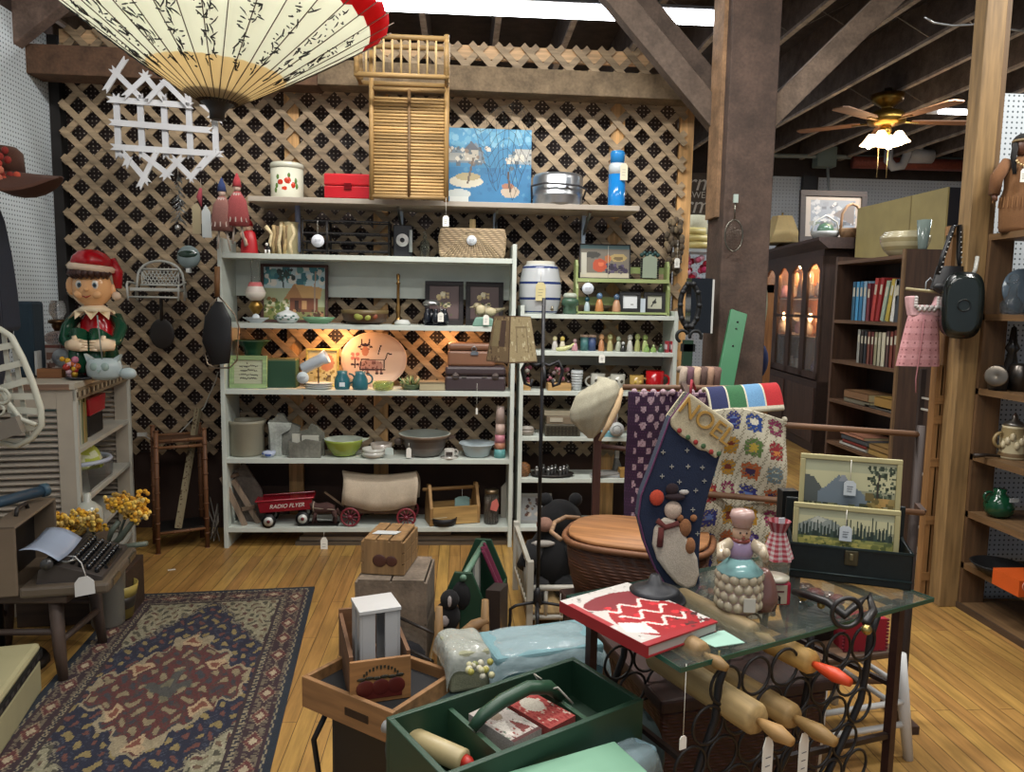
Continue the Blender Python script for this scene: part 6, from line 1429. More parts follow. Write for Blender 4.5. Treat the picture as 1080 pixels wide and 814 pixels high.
# quilt rack, afghans
YR = 2.55
def rodp(px, py, Y=YR): return at(px, py, Y)
base = rodp(830, 600); t = T('quilt_rack', 'dark brown wooden quilt rack holding the crocheted blankets', 'quilt rack', (base.x, YR, 0)); o = t.location.copy()
pR = rodp(968, 458) - o; pL = rodp(744, 442) - o
for x in (pL.x - .02, pR.x + .01):
    B('woodz', '#2c1e17').tube([(x, 0, 0), (x, 0, .25), (x, 0, pR.z + .03)], [.016, .018, .014], 10).obj('post', t); B('woody', '#3e2a20').bb(x - .016, -.1, 0, x + .016, .1, .03).obj('foot', t)
for (a, b_, y) in ((pL.z, pR.z, 0), (pL.z - .25, pR.z - .27, -.05), (.15, .15, 0)): B('woodx', '#6b4c34').cyl((pL.x - .02, y, a), (pR.x + .01, y, b_), .0105).obj('rod', t)
B('woodx', '#6b4c34').cyl((pL.x - .245, .22, pL.z + .085), (pL.x + .24, .22, pL.z + .085), .0105).obj('rod', t)
B('woodz', '#3e2a20').bar((pL.x - .02, 0, pL.z), (pL.x - .02, .22, pL.z + .1), .02).obj('side_rail', t); B('woodz', '#3e2a20').bar((pR.x + .01, 0, pR.z - .25), (pR.x + .01, -.05, pR.z - .27), .02).obj('side_rail', t)
# granny square afghan
A0, A1 = at(737, 440, YR - .02), at(828, 446, YR - .02); zb = at(790, 650, YR - .02).z
PAL = [('#7a1f4a', '#b5ac92'), ('#2c2f6c', '#5a6fa4'), ('#a87c22', '#6c2c1c'), ('#38604c', '#8fa48c'), ('#3b2460', '#7a6cb4'), ('#8a2028', '#c47c3a'), ('#6b7f86', '#b2b9a8'), ('#1f3c7c', '#cfc9b4'), ('#55703a', '#b39a3c'), ('#a5552a', '#3a2a4c')]
def ag(u, v):
    x = (A0.x - A0.x) + (A1.x - A0.x) * u; z = zb + (A1.z + .02 - zb) * v + .03 * sin(u * 3 + .5) * v
    return (x, -.02 - .018 * sin(u * 9 + 1) * (1 - v * .5) - .015 * sin(v * 14 + u * 4) , z)
NU, NVv = 4, 9
def agc(u, v):
    i, j_ = int(u * NU * .999), int(v * NVv * .999); rnd = random.Random(i * 31 + j_ * 7).random(); pal = PAL[int(rnd * 9.99)]
    if j_ <= 1: pal = ('#9c9888', '#a8a494')
    a, b_ = (u * NU) % 1 - .5, (v * NVv) % 1 - .5; m = .55 * max(abs(a), abs(b_)) + .45 * hypot(a, b_) + .035 * sin(9 * atan2(b_, a)) + .02 * sin(u * 230) * sin(v * 310); k_ = int(u * 200) * 7 + int(v * 400) * 13
    if m > .36: return '#c2bba4' if k_ % 5 else '#8a836e'
    if m > .17: return pal[0] if (k_ % 4) else '#7c745e'
    return pal[1] if (k_ % 3) else pal[0]
t = T('crochet_blanket', 'multicoloured granny square crochet blanket edged in cream on the rack', 'blanket', (A0.x, YR, 0))
B('cloth', '#b3ab94').surf(ag, 64, 150, True, agc, thick=.012).obj('squares', t)
TB = rodp(825, 420)
def tb2(u, v): x = (A1.x - A0.x) * (.15 + .85 * u); return (x, .0 + .10 * v, A1.z + .02 - .03 * (1 - v) * 0 + .035 * sin(pi * v) + .02 * u + .07 * v)
def tbc(u, v):
    c = ['#20264c', '#2c5c38', '#5c86a8', '#a01c20'][int(u * 3.999)]; a = (u * 4) % 1
    return '#b9b29c' if (a < .12 or v > .86 or v < .08) else c
B('cloth', '#b3ab94').surf(tb2, 48, 24, True, tbc, thick=.014).obj('folded_top', t)
q = B('cloth', '#b9b29c'); rn = random.Random(5)
for i in range(60):
    f_ = i / 59; p = ag(1, f_); q.sph((p[0] + .004, p[1], p[2]), .011, n=6); p = ag(0, f_)
    q.sph((p[0] - .004, p[1], p[2]), .011, n=6)
q.obj('shell_edging', t)
# purple crochet blanket
YP = 2.78
D0, D1 = at(662, 412, YP), at(762, 410, YP); zb2 = at(700, 600, YP).z
def pp(u, v): x = (D1.x - D0.x) * u; return (x, -.02 - .02 * sin(u * 11) - .01 * sin(v * 9), zb2 + (D0.z - zb2) * v)
def pcol(u, v):
    a, b_ = (u * 3.4) % 1, (v * 4.2) % 1; k_ = int(u * 90) * 3 + int(v * 160) * 5; dx, dy = a - .5, b_ - .5; r = hypot(dx, dy)
    if cos(2 * pi * u * 7.5) * cos(2 * pi * v * 11) > .3 + .2 * sin(v * 50) and (u * 2.2) % 1 > .14: return '#a58c94' if k_ % 4 else '#866a74'
    return '#2e1530' if k_ % 6 else '#3f1f40'
t = T('crochet_blanket', 'purple crochet blanket with pink flowers behind the stocking', 'blanket', (D0.x, YP, 0))
B('cloth', '#2e1530').surf(pp, 90, 120, True, pcol, thick=.012).obj('panel', t)
q = B('cloth', '#a58c94'); rn = random.Random(6)
for i in range(10): x = (D1.x - D0.x) * (i + .5) / 10; q.sph((x, -.03, D0.z + .0), .012, n=6).sph((x + .01, -.01, D0.z + .015), .01, n=6)
q.obj('top_edging', t)
B('cloth', '#b08a8c').surf(lambda u, v: (.26 + .13 * u, -.03 + .0 * v, D0.z + .0 - .035 * v), 16, 6, True, lambda u, v: '#b08a8c' if int(u * 16 + v * 6) % 2 else '#8f6670', thick=.01).obj('pink_strip', t)
zf_ = D0.z
t = T('folded_blanket', 'striped brown and tan folded blanket behind the purple crochet top', 'blanket', at(738, 409, 2.8)); 
q = B('cloth', '#6a5040')
for i, c in enumerate(('#9c8c7c', '#5a3c44', '#a38c74', '#4c3730', '#8a6c58', '#5c4238')): q.c(c).tube([(-.07 + .026 * i, 0, -.03), (-.065 + .026 * i, 0, .055), (-.055 + .026 * i, .02, .065), (-.05 + .026 * i, .1, .06)], .015, 8)
q.obj('folds', t)
# chef cookie jar
t = T('cookie_jar', 'ceramic lady chef cookie jar in a turquoise apron on the glass table', 'cookie jar', onz(778, 642, .752), -8); t.scale = (.86, .86, .95)
s_ = 2.02 / F * 1.0
B('gloss', '#9c8478').lathe([(.05, 0), (.062, .01), (.064, .05), (.06, .09), (.05, .105)], 26).obj('pot', t)
q = B('gloss', '#a89c84')
for j_ in range(4):
    for i in range(14): a = 2 * pi * (i + .5 * (j_ % 2)) / 14; q.sph((.0545 * cos(a), .0545 * sin(a), .022 + .024 * j_), .0165, (1, 1, .95), 8)
q.obj('quilted_skirt', t)
B('gloss', '#7fa9a8').lathe([(.062, .1), (.066, .108), (.045, .125), (.03, .14)], 26).obj('apron', t)
B('gloss', '#8c7a94').lathe([(.03, .135), (.036, .155), (.03, .18), (.016, .19)], 20, sy=.8).obj('bodice', t)
for s in (-1, 1): B('gloss', '#b0a28a').tube([(s * .028, 0, .178), (s * .055, -.01, .165), (s * .06, -.03, .15), (s * .05, -.045, .16)], [.016, .018, .014, .009], 12).sph((s * .05, -.05, .165), .012, n=10).obj('arm', t)
B('gloss', '#b5957c').sph((0, 0, .207), .026, n=18).obj('head', t)
q = B('gloss', '#2a2220')
for s in (-1, 1): q.sph((s * .009, -.024, .211), .003, n=6)
q.c('#8a3a34').sph((0, -.026, .198), .0035, (1.6, .6, .7), 6).c('#a87a64').sph((0, -.028, .206), .0035, n=6); q.obj('face_features', t)
B('gloss', '#7a3c34').ring((0, 0, .187), .02, .006, 'z', 18).obj('neckerchief', t)
B('gloss', '#a88c84').lathe([(.028, .224), (.029, .238), (.036, .25), (.03, .265), (.001, .27)], 20).obj('chef_hat', t)
B('matte', '#b0aca0').bb(-.002, -.078, .02, .03, -.075, .055).obj('price_tag', t)
B('gloss', '#6f4f48').lathe([(.035, 0), (.04, .03), (.03, .07), (.02, .09), (.012, .1)], 16).obj('ceramic_bottle', label='brown flecked ceramic bottle just right of the cookie jar', cat='bottle', loc=onz(803, 640, .752))
# jar with gingham cover and red tin
t = T('glass_jar', 'glass jar capped with red gingham cloth left of the black trunk', 'jar', onz(818, 612, .752))
B('glass', '#a9a79c').lathe([(.033, 0), (.036, .01), (.036, .06), (.028, .07)], 20).obj('body', t)
gf = lambda u, v: ('#8f3038' if int(u * 20) % 2 and int(v * 12) % 2 else ('#a87478' if int(u * 20) % 2 or int(v * 12) % 2 else '#b5aca4'))
B('cloth', '#a87478').surf(lambda u, v: ((.02 + .022 * v + .004 * sin(u * 40) * v) * cos(2 * pi * u), (.02 + .022 * v + .004 * sin(u * 40) * v) * sin(2 * pi * u), .14 - .075 * v), 40, 12, True, gf).surf(lambda u, v: ((.02 + .012 * v) * cos(2 * pi * u), (.02 + .012 * v) * sin(2 * pi * u), .14 + .03 * v), 40, 6, True, gf).obj('gingham_cover', t)
B('matte', '#b0b4b6').bb(-.005, -.012, .13, .012, -.008, .18).obj('price_tag', t)
t = T('tin', 'red tin with a cream label beneath the gingham topped jar', 'tin', onz(815, 634, .752))
B('gloss', '#8f1a30').bb(-.03, -.03, 0, .034, .03, .06).obj('body', t, bevel=.006); B('satin', '#9a8f7c').bb(-.028, -.032, .006, .022, -.03, .054).c('#4a1c20').bb(-.018, -.033, .036, .014, -.0315, .04).obj('label', t); B('gloss', '#a5a090').lathe([(.036, .06), (.037, .068), (.001, .07)], 22).obj('lid', t)
q = B('iron', '#16120f').sph((-.005, -.0335, .022), .007, (1.6, .3, 1), 8).bb(-.014, -.0345, .006, -.011, -.032, .02).bb(.002, -.0345, .006, .005, -.032, .02); q.obj('goat_motif', t)
# black trunk and the two landscape paintings
g0, g1 = onz(832, 608, .752), onz(961, 623, .752); _, rz, w = frame(g0, g1)
t = T('document_box', 'black metal document box on the glass table holding two paintings', 'trunk', (g0.x, g0.y, .752), rz); h = .098; dd = .17
q = B('iron', '#10191a'); q.bb(0, 0, 0, w, .006, h).bb(0, dd - .006, 0, w, dd, h).bb(0, 0, 0, .006, dd, h).bb(w - .006, 0, 0, w, dd, h).bb(0, 0, 0, w, dd, .006).obj('body', t, bevel=.002)
q = B('iron', '#1c2a2a'); q.tube([(0, 0, h), (w, 0, h), (w, dd, h), (0, dd, h)], .004, 6, True).tube([(0, -.001, .022), (w, -.001, .022)], .003); q.obj('rolled_rim', t)
B('metal', '#5f5a48').bb(w * .45, -.006, h - .045, w * .56, 0, h - .004).c('#8a8468').bb(w * .49, -.009, h - .03, w * .52, -.005, h - .012).obj('lock_plate', t, bevel=.002)
B('iron', '#10191a').bb(-.01, dd - .004, .0, w + .004, dd + .006, h + .09).obj('open_lid', t, bevel=.003)
def landscape(kind):
    cv = CV(84, 40, '#b3b08c').each(lambda u, v: '#a3a588' if v > .8 else ('#b9b690' if v > .5 else '#8f8f74'))
    if kind == 0:
        cv.poly([(.0, .7), (.1, .68), (.3, .3), (0, .2)], '#4f5450').poly([(.15, .4), (.38, .72), (.48, .66), (.75, .3), (.6, .2), (.15, .2)], '#6c7880').poly([(.38, .62), (.42, .76), (.5, .62)], '#8a8f94').rect(0, 0, 1, .2, '#4a4c3c').spk(110, ['#2f3a2c', '#3f4a38', '#25301f', '#5c6650'], .7, .3, 1, .9, .016).line(.8, .2, .82, .8, .01, '#2c261c').spk(50, ['#8f7c4a', '#a5864c', '#6a5c34', '#b08c50'], .7, .02, 1, .38, .04).spk(40, ['#5a5f44', '#3c4232', '#7a7a58'], 0, 0, .7, .22, .03)
    else:
        cv.poly([(.0, .55), (.2, .8), (.35, .72), (.5, .5), (.6, .35), (0, .3)], '#858c84').poly([(.12, .65), (.2, .8), (.3, .72), (.25, .6)], '#b0b2a4').rect(0, 0, 1, .3, '#8a8a4c').spk(90, ['#a09a54', '#6f7440', '#b3a85c', '#5a6238'], 0, 0, 1, .3, .03)
        for i in range(26):
            x = .02 + i * .038; hh = .25 + .3 * abs(sin(i * 2.3)) * (1 if .5 < x < .95 else .5); cv.poly([(x - .02, .25), (x, .35 + hh), (x + .02, .25)], '#26332a' if i % 3 else '#36453a')
    v0 = .44 if kind == 0 else .36; big = CV(84, 64, '#8f8f74'); n0 = int(64 * v0)
    for j in range(64): big.d[j] = list(cv.d[max(0, min(39, int((j - n0) * 40 / (64 - n0))))])
    return big
Yp1 = None
for kind, (pxs, ylo, yhi, yl, lab) in enumerate((((842, 949), 530, 478, .115, 'taller mountain lake painting in cream frame standing at the back of the trunk'), ((835, 947), 575, 529, .045, 'pine forest meadow painting in cream frame at the front of the trunk'))):
    P0_ = g0 + V((-sin(R(rz)) * yl, cos(R(rz)) * yl, 0)); nrm_ = V((-sin(R(rz)), cos(R(rz)), 0)); xh = V((cos(R(rz)), sin(R(rz)), 0))
    def inter(px, py):
        d_ = ray(px, py); return EYE + d_ * ((P0_ - EYE).dot(nrm_) / d_.dot(nrm_))
    a, b_ = inter(pxs[0], ylo + (0 if kind else 0)), inter(pxs[1], ylo + 12); top = inter(pxs[0], yhi)
    w2 = (b_ - a).dot(xh); zz = .762; hh = top.z - zz
    t2 = T('landscape_painting', lab, 'painting', (a + xh * w2 / 2 - V((0, 0, a.z - zz))), rz); t2.rotation_euler.x = R(-3)
    framed(t2, w2, hh, landscape(kind), '#a39b70', .014, .012, 'satin', name='cream_frame')
    if kind == 0:      # the canvas inside the tall frame hides its lower half behind the other
        pass
    ptag(t2, (-.0, -.02, hh - .008), .045 if kind else .06, .032, .042, c='#bcc3c6')
t = T('black_lid_panel', 'black upright box standing behind the trunk left of the paintings', 'box', V((at(834, 550, g0.y + .22).x, g0.y + .22, .752))); B('iron', '#111516').bb(-.03, 0, 0, .02, .04, .19).obj('body', t)
# bell strap
t = T('sleigh_bells', 'coiled black leather sleigh bell strap on the glass before the trunk', 'sleigh bells', onz(878, 640, .752)); o = t.location.copy()
sp = [(838, 622), (850, 632), (872, 640), (890, 648), (905, 640), (916, 634), (921, 645), (913, 660)]
pts = [onz(px, py + 2, .762) - o for px, py in sp]
pts2 = [p + V((0, 0, .02 * abs(sin(i)))) for i, p in enumerate(pts)]
B('satin', '#171413').tube(pts2, .010, 10).obj('strap', t)
B('satin', '#171413').ring(onz(893, 646, .78) - o, .036, .006, 'y', 22).obj('loop', t)
for px, py, r in ((914, 664, .012), (847, 628, .014), (866, 638, .01), (758, 700, .012)):
    if px == 758: continue
    q = B('metal', '#9c8a54').sph(onz(px, py, .764) - o, r, n=12); q.obj('bell', t)
t = T('sleigh_bell', 'single brass bell hanging below the glass beside the rolling pins', 'bell', V((0, 0, 0))); x, y, z = tloc(758, 700, .02); t.location = C0 + ex * x + ey * y + V((0, 0, z - .75)); B('metal', '#8f7f50').sph((0, 0, 0), .013, n=12).cyl((0, 0, .01), (0, 0, .03), .003).obj('body', t)
# white stool and things on it
s1 = fl(948, 806)
t = T('white_stool', 'white painted wooden stool standing behind the iron table leg', 'stool', (s1.x - .17, s1.y + .17, 0), 12); hs = .165; zs2 = .36
legs = [(-hs, -hs), (hs, -hs), (hs, hs), (-hs, hs)]
for x, y in legs: B('satin', '#cccdcb').tube([(x * 1.12, y * 1.12, 0), (x, y, .2), (x * .92, y * .92, zs2)], [.016, .02, .018], 12).obj('leg', t)
for z in (.12, .2):
    for i in range(4): a, b_ = legs[i], legs[(i + 1) % 4]; zz = z + (.04 if i % 2 else 0); B('satin', '#c8c9c7').cyl((a[0] * 1.04, a[1] * 1.04, zz), (b_[0] * 1.04, b_[1] * 1.04, zz), .010).obj('rung', t)
B('woodx', '#5e4632').bb(-.16, -.16, zs2 - .01, .15, .16, zs2 + .015).obj('seat', t, bevel=.008)
O = t.location
t = T('gift_box', 'bright red box with scalloped edges on the white stool', 'box', V((at(908, 690, s1.y + .06).x, s1.y + .06, zs2 + .016)), 2)
q = B('matte', '#8c0f22').bb(-.072, -.02, 0, .072, .05, .11); q.obj('body', t); q = B('matte', '#701022')
for i in range(9): q.cyl((-.075, -.021, .01 + .012 * i), (-.075, -.018, .01 + .012 * i), .005, n=8).cyl((.075, -.021, .01 + .012 * i), (.075, -.018, .01 + .012 * i), .005, n=8).cyl((-.07 + .0175 * i, -.021, .0), (-.07 + .0175 * i, -.018, .0), .006, n=8)
q.obj('scalloped_trim', t)
t = T('craft_basket', 'dark basket of red and green oddments seen through the glass', 'basket', V((at(868, 665, s1.y + .14).x - .02, s1.y + .2, zs2 + .016)))
B('wicker', '#2a1d1a').lathe([(.08, 0), (.1, .06), (.11, .1), (.1, .1), (.08, .02), (.001, .015)], 24).obj('basket_body', t)
q = B('gloss', '#6a2a28'); rn = random.Random(8)
for i in range(14): q.c(rn.choice(['#7c2c30', '#25443a', '#9c9a94', '#4a2420', '#8a6a60', '#1d2426'])); q.sph((rn.uniform(-.07, .07), rn.uniform(-.05, .05), .1 + rn.uniform(0, .05)), rn.uniform(.02, .032), (1.3, 1, .8), 8)
q.obj('oddments', t)
# hampers
HZ = .72
h0, h1, h2, h3 = fl(590, 572, HZ), fl(755, 592, HZ), fl(742, 547, HZ), fl(622, 545, HZ)
hc = V(((fl(672, 560, HZ)).x, fl(672, 562, HZ).y, 0))
t = T('picnic_hamper', 'brown wicker hamper with a flat wooden lid beside the stocking', 'hamper', (hc.x, hc.y, .505), -22)
def sup(a, b_, n=2.9, k=40): return [(a * abs(cos(2 * pi * i / k)) ** (2 / n) * (1 if cos(2 * pi * i / k) > 0 else -1), b_ * abs(sin(2 * pi * i / k)) ** (2 / n) * (1 if sin(2 * pi * i / k) > 0 else -1)) for i in range(k)]
def loft(q, secs, mk=None):
    k = len(secs[0][0]); vs = [(x, y, z) for poly, z in secs for x, y in poly]; fs = [(i * k + j, i * k + (j + 1) % k, (i + 1) * k + (j + 1) % k, (i + 1) * k + j) for i in range(len(secs) - 1) for j in range(k)]
    fs += [tuple(range(k))[::-1], tuple((len(secs) - 1) * k + j for j in range(k))]; return q.add(vs, fs, True)
loft(B('wicker', '#5d3520'), [(sup(.21, .155), 0), (sup(.235, .175), .1), (sup(.245, .185), .2)]).obj('basket_body', t)
q = B('woodx', '#6f4526'); q.tube([(x, y, .2) for x, y in sup(.25, .19)], .011, 8, True); q.obj('rim', t)
loft(B('woodx', '#a06e42'), [(sup(.235, .178), .208), (sup(.238, .18), .212), (sup(.236, .178), .222)]).obj('lid', t)
q = B('woodx', '#8a6a4c').tube([(-.24, -.14, .205), (-.285, -.1, .215), (-.3, 0, .22), (-.285, .1, .215), (-.24, .14, .205)], .008); q.obj('handle', t)
l0, l1 = fl(594, 622, .5), fl(700, 738, .5)
dirv = (l1 - l0); L_ = dirv.length; rz = math.degrees(atan2(dirv.y, dirv.x))
t = T('large_basket', 'dark reddish wicker basket trunk on the floor beneath the hamper', 'basket', (l0.x, l0.y, 0), rz)
q = B('wicker', '#43201a'); q.prism([(.03, 0), (L_ - .03, 0), (L_, .47), (0, .47)], .0, .5); q.obj('basket_body', t, bevel=.015)
B('woodx', '#38211b').bb(-.012, -.012, .465, L_ + .012, .51, .502).obj('rim_and_lid', t, bevel=.008)
q = B('woodx', '#4a2a1e'); q.bar((L_ * .3, -.008, .46), (L_ * .75, -.008, .02), .02, .006, up=(0, 1, 0)); q.obj('brace_strip', t)
ptag(t, (.03, -.02, .5), .12, .012, .03, writing=False)
# doll bed and plush
b0 = fl(558, 664)
t = T('doll_bed', 'white painted spindle doll bed in front of the narrow shelf unit', 'doll bed', (b0.x, b0.y, 0), 0); LB, WB = .5, .30
for x, y, h in ((0, 0, .33), (-.03, LB, .37), (WB, LB, .37), (WB, 0, .33)): B('satin', '#b0ada2').bb(x - .015, y - .015, 0, x + .015, y + .015, h).obj('post', t, bevel=.003)
q = B('satin', '#a9a69a').bar((0, 0, .3), (-.03, LB, .34), .02).bar((0, 0, .1), (-.03, LB, .12), .02)
for i in range(1, 9): f_ = i / 9; q.cyl((-.03 * f_, LB * f_, .1 + .02 * f_), (-.03 * f_, LB * f_, .3 + .04 * f_), .006)
q.obj('side_rails', t)
q = B('satin', '#b0ada2').cyl((0, 0, .2), (WB, 0, .2), .014).cyl((0, 0, .06), (WB, 0, .06), .012)
for i in range(1, 4): q.cyl((WB * i / 4, 0, .06), (WB * i / 4, 0, .2), .009)
q.obj('foot_rails', t); B('woody', '#a88c60').bb(0, .02, .05, WB, LB, .07).obj('slat_base', t)
t = T('plush_toy', 'large black plush bear with tan muzzle sitting in the doll bed', 'plush toy', (b0.x + .13, b0.y + .3, .072))
B('cloth', '#0f0f11').sph((0, 0, .17), .12, (1, .9, 1.3), 16).sph((.04, 0, .37), .1, (1.1, .9, .95), 16).sph((-.03, .02, .46), .035, n=10).sph((.12, .02, .46), .035, n=10).tube([(-.08, -.05, .25), (-.14, -.13, .16)], [.05, .045], 10).tube([(.1, -.05, .25), (.14, -.13, .16)], [.05, .045], 10).tube([(-.06, -.05, .05), (-.09, -.18, .04)], [.06, .05], 10).tube([(.06, -.05, .05), (.09, -.18, .04)], [.06, .05], 10).obj('body', t)
B('cloth', '#8f6c5c').sph((-.04, -.07, .36), .04, (1.1, 1, .9), 12).c('#a8a29a').sph((-.05, -.09, .27), .03, (2, .5, .6), 8).obj('muzzle', t)
# green tool tote
e0, e1 = fl(464, 695), fl(512, 700); sc = (e1 - e0).length
t = T('green_tote', 'tall dark green wooden tote with a pole handle on the floor', 'tote', ((e0.x + e1.x) / 2, (e0.y + e1.y) / 2, 0), -12)
E2 = [(-.115, 0), (.115, 0), (.115, .2), (.035, .385), (-.04, .385), (-.115, .2)]
for y in (0, .46): B('satin', '#1c3d2b').prism(E2, y, y + .018).obj('end_panel', t, bevel=.003)
for x in (-.112, .104): B('satin', '#24432f').bb(x, .018, .0, x + .01, .46, .2).obj('side_board', t)
B('satin', '#1c3626').bb(-.11, .01, .0, .11, .46, .015).bb(-.1, .2, .0, .1, .21, .19).obj('floor_and_divider', t)
B('satin', '#5c7c68').cyl((0, -.01, .365), (0, .49, .365), .014).obj('handle', t)
B('cloth', '#5c1030').surf(lambda u, v: (.02 + .09 * v * (1 if v < .5 else 1) + .01 * sin(u * 12), .3 + .12 * u, .385 - .2 * v), 12, 12, thick=.006).obj('folded_cloth', label='magenta cloth hung over the handle of the green tote', cat='cloth', loc=t.location, rz=-12)
B('matte', '#a9aca4').bb(.0, .2, .12, .01, .34, .35).obj('card', label='white card standing upright inside the green tote', cat='card', loc=t.location, rz=-12)
B('satin', '#2a2220').prism([(-.02, .05), (.2, .04), (.19, .28), (-.03, .33)], .1, .16, 'yz').obj('dark_book', label='dark flat box leaning inside the green tote', cat='box', loc=t.location, rz=-12)
# toy chair with skunk
t = T('toy_chair', 'small turned wood toy rocker in front of the green tote', 'toy chair', (e0.x - .0, e0.y - .2, 0), -20); t.scale = (1.3, 1.3, 1.3)
q = B('woodz', '#7c5f40')
for x, y, h in ((0, 0, .24), (.13, .05, .26), (.0, .14, .2), (.13, .18, .2)): B('woodz', '#94744c').tube([(x, y, 0), (x, y, h * .5), (x, y, h)], [.012, .016, .011], 10).obj('post', t)
B('woodx', '#8a6b48').tube([(0, 0, .12), (.06, .02, .14), (.1, .04, .18), (.14, .05, .2)], [.014, .02, .018, .012], 10).obj('curved_arm', t)
for z in (.06, .15): B('iron', '#2a2420').cyl((-.14, .02, z + .03), (.0, 0, z), .005).obj('rod', t)
B('woodx', '#5a4430').bb(-.02, 0, .1, .15, .18, .11).obj('seat', t)
t2 = T('plush_toy', 'small black and white plush skunk on the toy rocker', 'plush toy', (t.location.x + .03, t.location.y + .16, .146))
B('cloth', '#0e0d0f').sph((0, 0, .06), .055, (1, 1, 1.2), 12).sph((.01, -.02, .14), .04, n=12).sph((.06, .03, .14), .045, (1, .8, 1.5), 10).obj('body', t2); B('cloth', '#a39a98').sph((.01, -.055, .145), .012, (.8, .6, 2), 8).sph((-.01, -.05, .06), .02, (1, .5, 1.2), 8).obj('white_stripe', t2)
t2 = T('plush_toy', 'dark plush toy lying on the floor left of the toy rocker', 'plush toy', (t.location.x - .16, t.location.y + .12, 0)); B('cloth', '#141318').sph((0, 0, .06), .07, (1.5, 1, .85), 12).sph((-.1, 0, .09), .04, n=10).obj('body', t2); B('cloth', '#8f8a90').sph((-.05, -.065, .08), .012, (2, .6, .8), 8).obj('white_patch', t2)
# crates
k0, k1 = fl(377, 702), fl(450, 706); 
def crate(name, lab, loc, w, d, h, c, rz=0, n=3, vert=False, mk='woodz'):
    t = T(name, lab, 'crate', loc, rz)
    for y in (0, d - .012):
        B(mk, c).bb(0, y, 0, w, y + .012, h).obj('end_panel', t, bevel=.002)
    for side in ('l', 'r', 't'):
        if side == 't': 
            g = w / n
            for i in range(n): B(mk, c).bb(i * g + .004, 0, h, (i + 1) * g - .004, d, h + .009).obj('slat', t)
        else:
            g = h / n; x = -.009 if side == 'l' else w
            for i in range(n): B(mk, c).bb(x, 0, i * g + .003, x + .009, d, (i + 1) * g - .003).obj('slat', t)
    return t
crate('wooden_crate', 'rough weathered grey brown crate standing on end on the floor', (k0.x, k0.y, 0), k1.x - k0.x - .01, .3, .36, '#75685a', -4, 2, mk='rough')
kk = at(386, 600, k0.y + .15)
pc = crate('wooden_crate', 'light pine slatted crate lying on top of the weathered crate', (kk.x, k0.y + .06, .372), at(426, 600, k0.y + .1).x - kk.x, .24, .14, '#8f6f48', -10, 3)
B('satin', '#4c2a20').sph((.07, -.002, .06), .03, (1, .1, .9), 12).sph((.12, -.002, .06), .025, (1, .1, .9), 12).obj('apple_stencil', pc)
q = B('matte', '#bcc0c0'); q.prism([(0, 0), (.1, -.01), (.12, .03), (.02, .045)], 0, .002, 'xy'); q.obj('tag_on_crate', label='white price tag lying on top of the pine crate', cat='price tag', loc=(kk.x + .03, k0.y + .12, .523))
# brown tray on black stand
ZT = .50
v0, v1, v2 = fl(318, 713, ZT), fl(414, 752, ZT), fl(461, 716, ZT)
_, rz, w = frame(v0, v1); dtr = abs((v2 - v1).dot(V((-sin(R(rz)), cos(R(rz)), 0)))) ; dtr = max(dtr, .26)
t = T('wooden_tray', 'brown wooden box tray with a black inside on a black stand', 'tray', (v0.x, v0.y, ZT - .085), rz)
q = B('woodx', '#8c663f'); q.bb(0, 0, 0, w, .014, .085).bb(0, dtr - .014, 0, w, dtr, .085).bb(0, .014, 0, .014, dtr - .014, .085).bb(w - .014, .014, 0, w, dtr - .014, .085).obj('sides', t, bevel=.002)
B('matte', '#151517').bb(.014, .014, .0, w - .014, dtr - .014, .055).obj('black_lining', t)
B('iron', '#2e1f16').bb(w * .5, -.002, .03, w * .75, .0, .05).obj('handle_slot', t)
TB_ = T('black_pedestal', 'black draped pedestal under the brown tray', 'pedestal', (v0.x, v0.y, 0), rz)
B('satin', '#131214').bb(.05, .05, 0, w - .04, dtr + .02, ZT - .087).obj('body', TB_, bevel=.02)
B('iron', '#1a1a1c').tube([(.03, .06, .38), (.0, .04, .3), (.02, .04, .2), (.0, .04, .05), (.02, .04, .0)], .008).obj('scroll_leg', TB_)
# apple box
a0, a1 = fl(369, 745, ZT - .03), fl(434, 738, ZT - .03); _, rz3, w3 = frame(a0, a1)
t = T('apple_box', 'wooden box with painted red apples on its front panel', 'box', (a0.x, a0.y, ZT - .029), rz3 + 4); h3 = .115
B('woodx', '#956a3e').bb(0, 0, 0, w3, .01, h3).obj('front_panel', t, bevel=.002)
B('woodx', '#6b4a30').bb(0, .3, 0, w3, .31, h3 + .02).obj('back_panel', t); 
for x in (0, w3 - .01): B('woody', '#6b4a30').bb(x, .01, 0, x + .01, .3, h3 + .01).obj('side_panel', t)
B('woody', '#4a3424').bb(.01, .01, 0, w3 - .01, .3, .01).obj('bottom', t)
q = B('satin', '#501812')
for i in range(3): x = w3 * (.25 + .25 * i); q.sph((x, -.001, .04), .024, (1, .1, .95), 14)
q.bb(w3 * .15, -.002, .012, w3 * .85, 0, .035); q.obj('apple_motif', t)
q = B('satin', '#2c2a20')
for i in range(3): x = w3 * (.25 + .25 * i); q.sph((x - .01, -.0015, .066), .008, (1.5, .15, .6), 6).sph((x + .01, -.0015, .068), .008, (1.5, .15, .6), 6)
for i in range(11): a = -.9 + .18 * i; x = w3 * .5 + .055 * sin(a); z = .045 + .05 * cos(a); q.bb(x - .002, -.0015, z - .003 * (1 + i % 2), x + .003, 0, z + .004)
q.obj('lettering', t)
wc = T('white_crate', 'small white slatted crate standing upright in the apple box', 'crate', (a0.x + .025, a0.y + .06, ZT - .018), rz3 + 10)
ww, wh, wd = .092, .205, .10
for x in (0, .06): B('satin', '#a9a9a8').bb(x, 0, 0, x + .034, .008, wh).obj('slat', wc, bevel=.001)
for x in (0, .06): B('satin', '#9a9a9a').bb(x, wd - .008, 0, x + .034, wd, wh).obj('slat', wc)
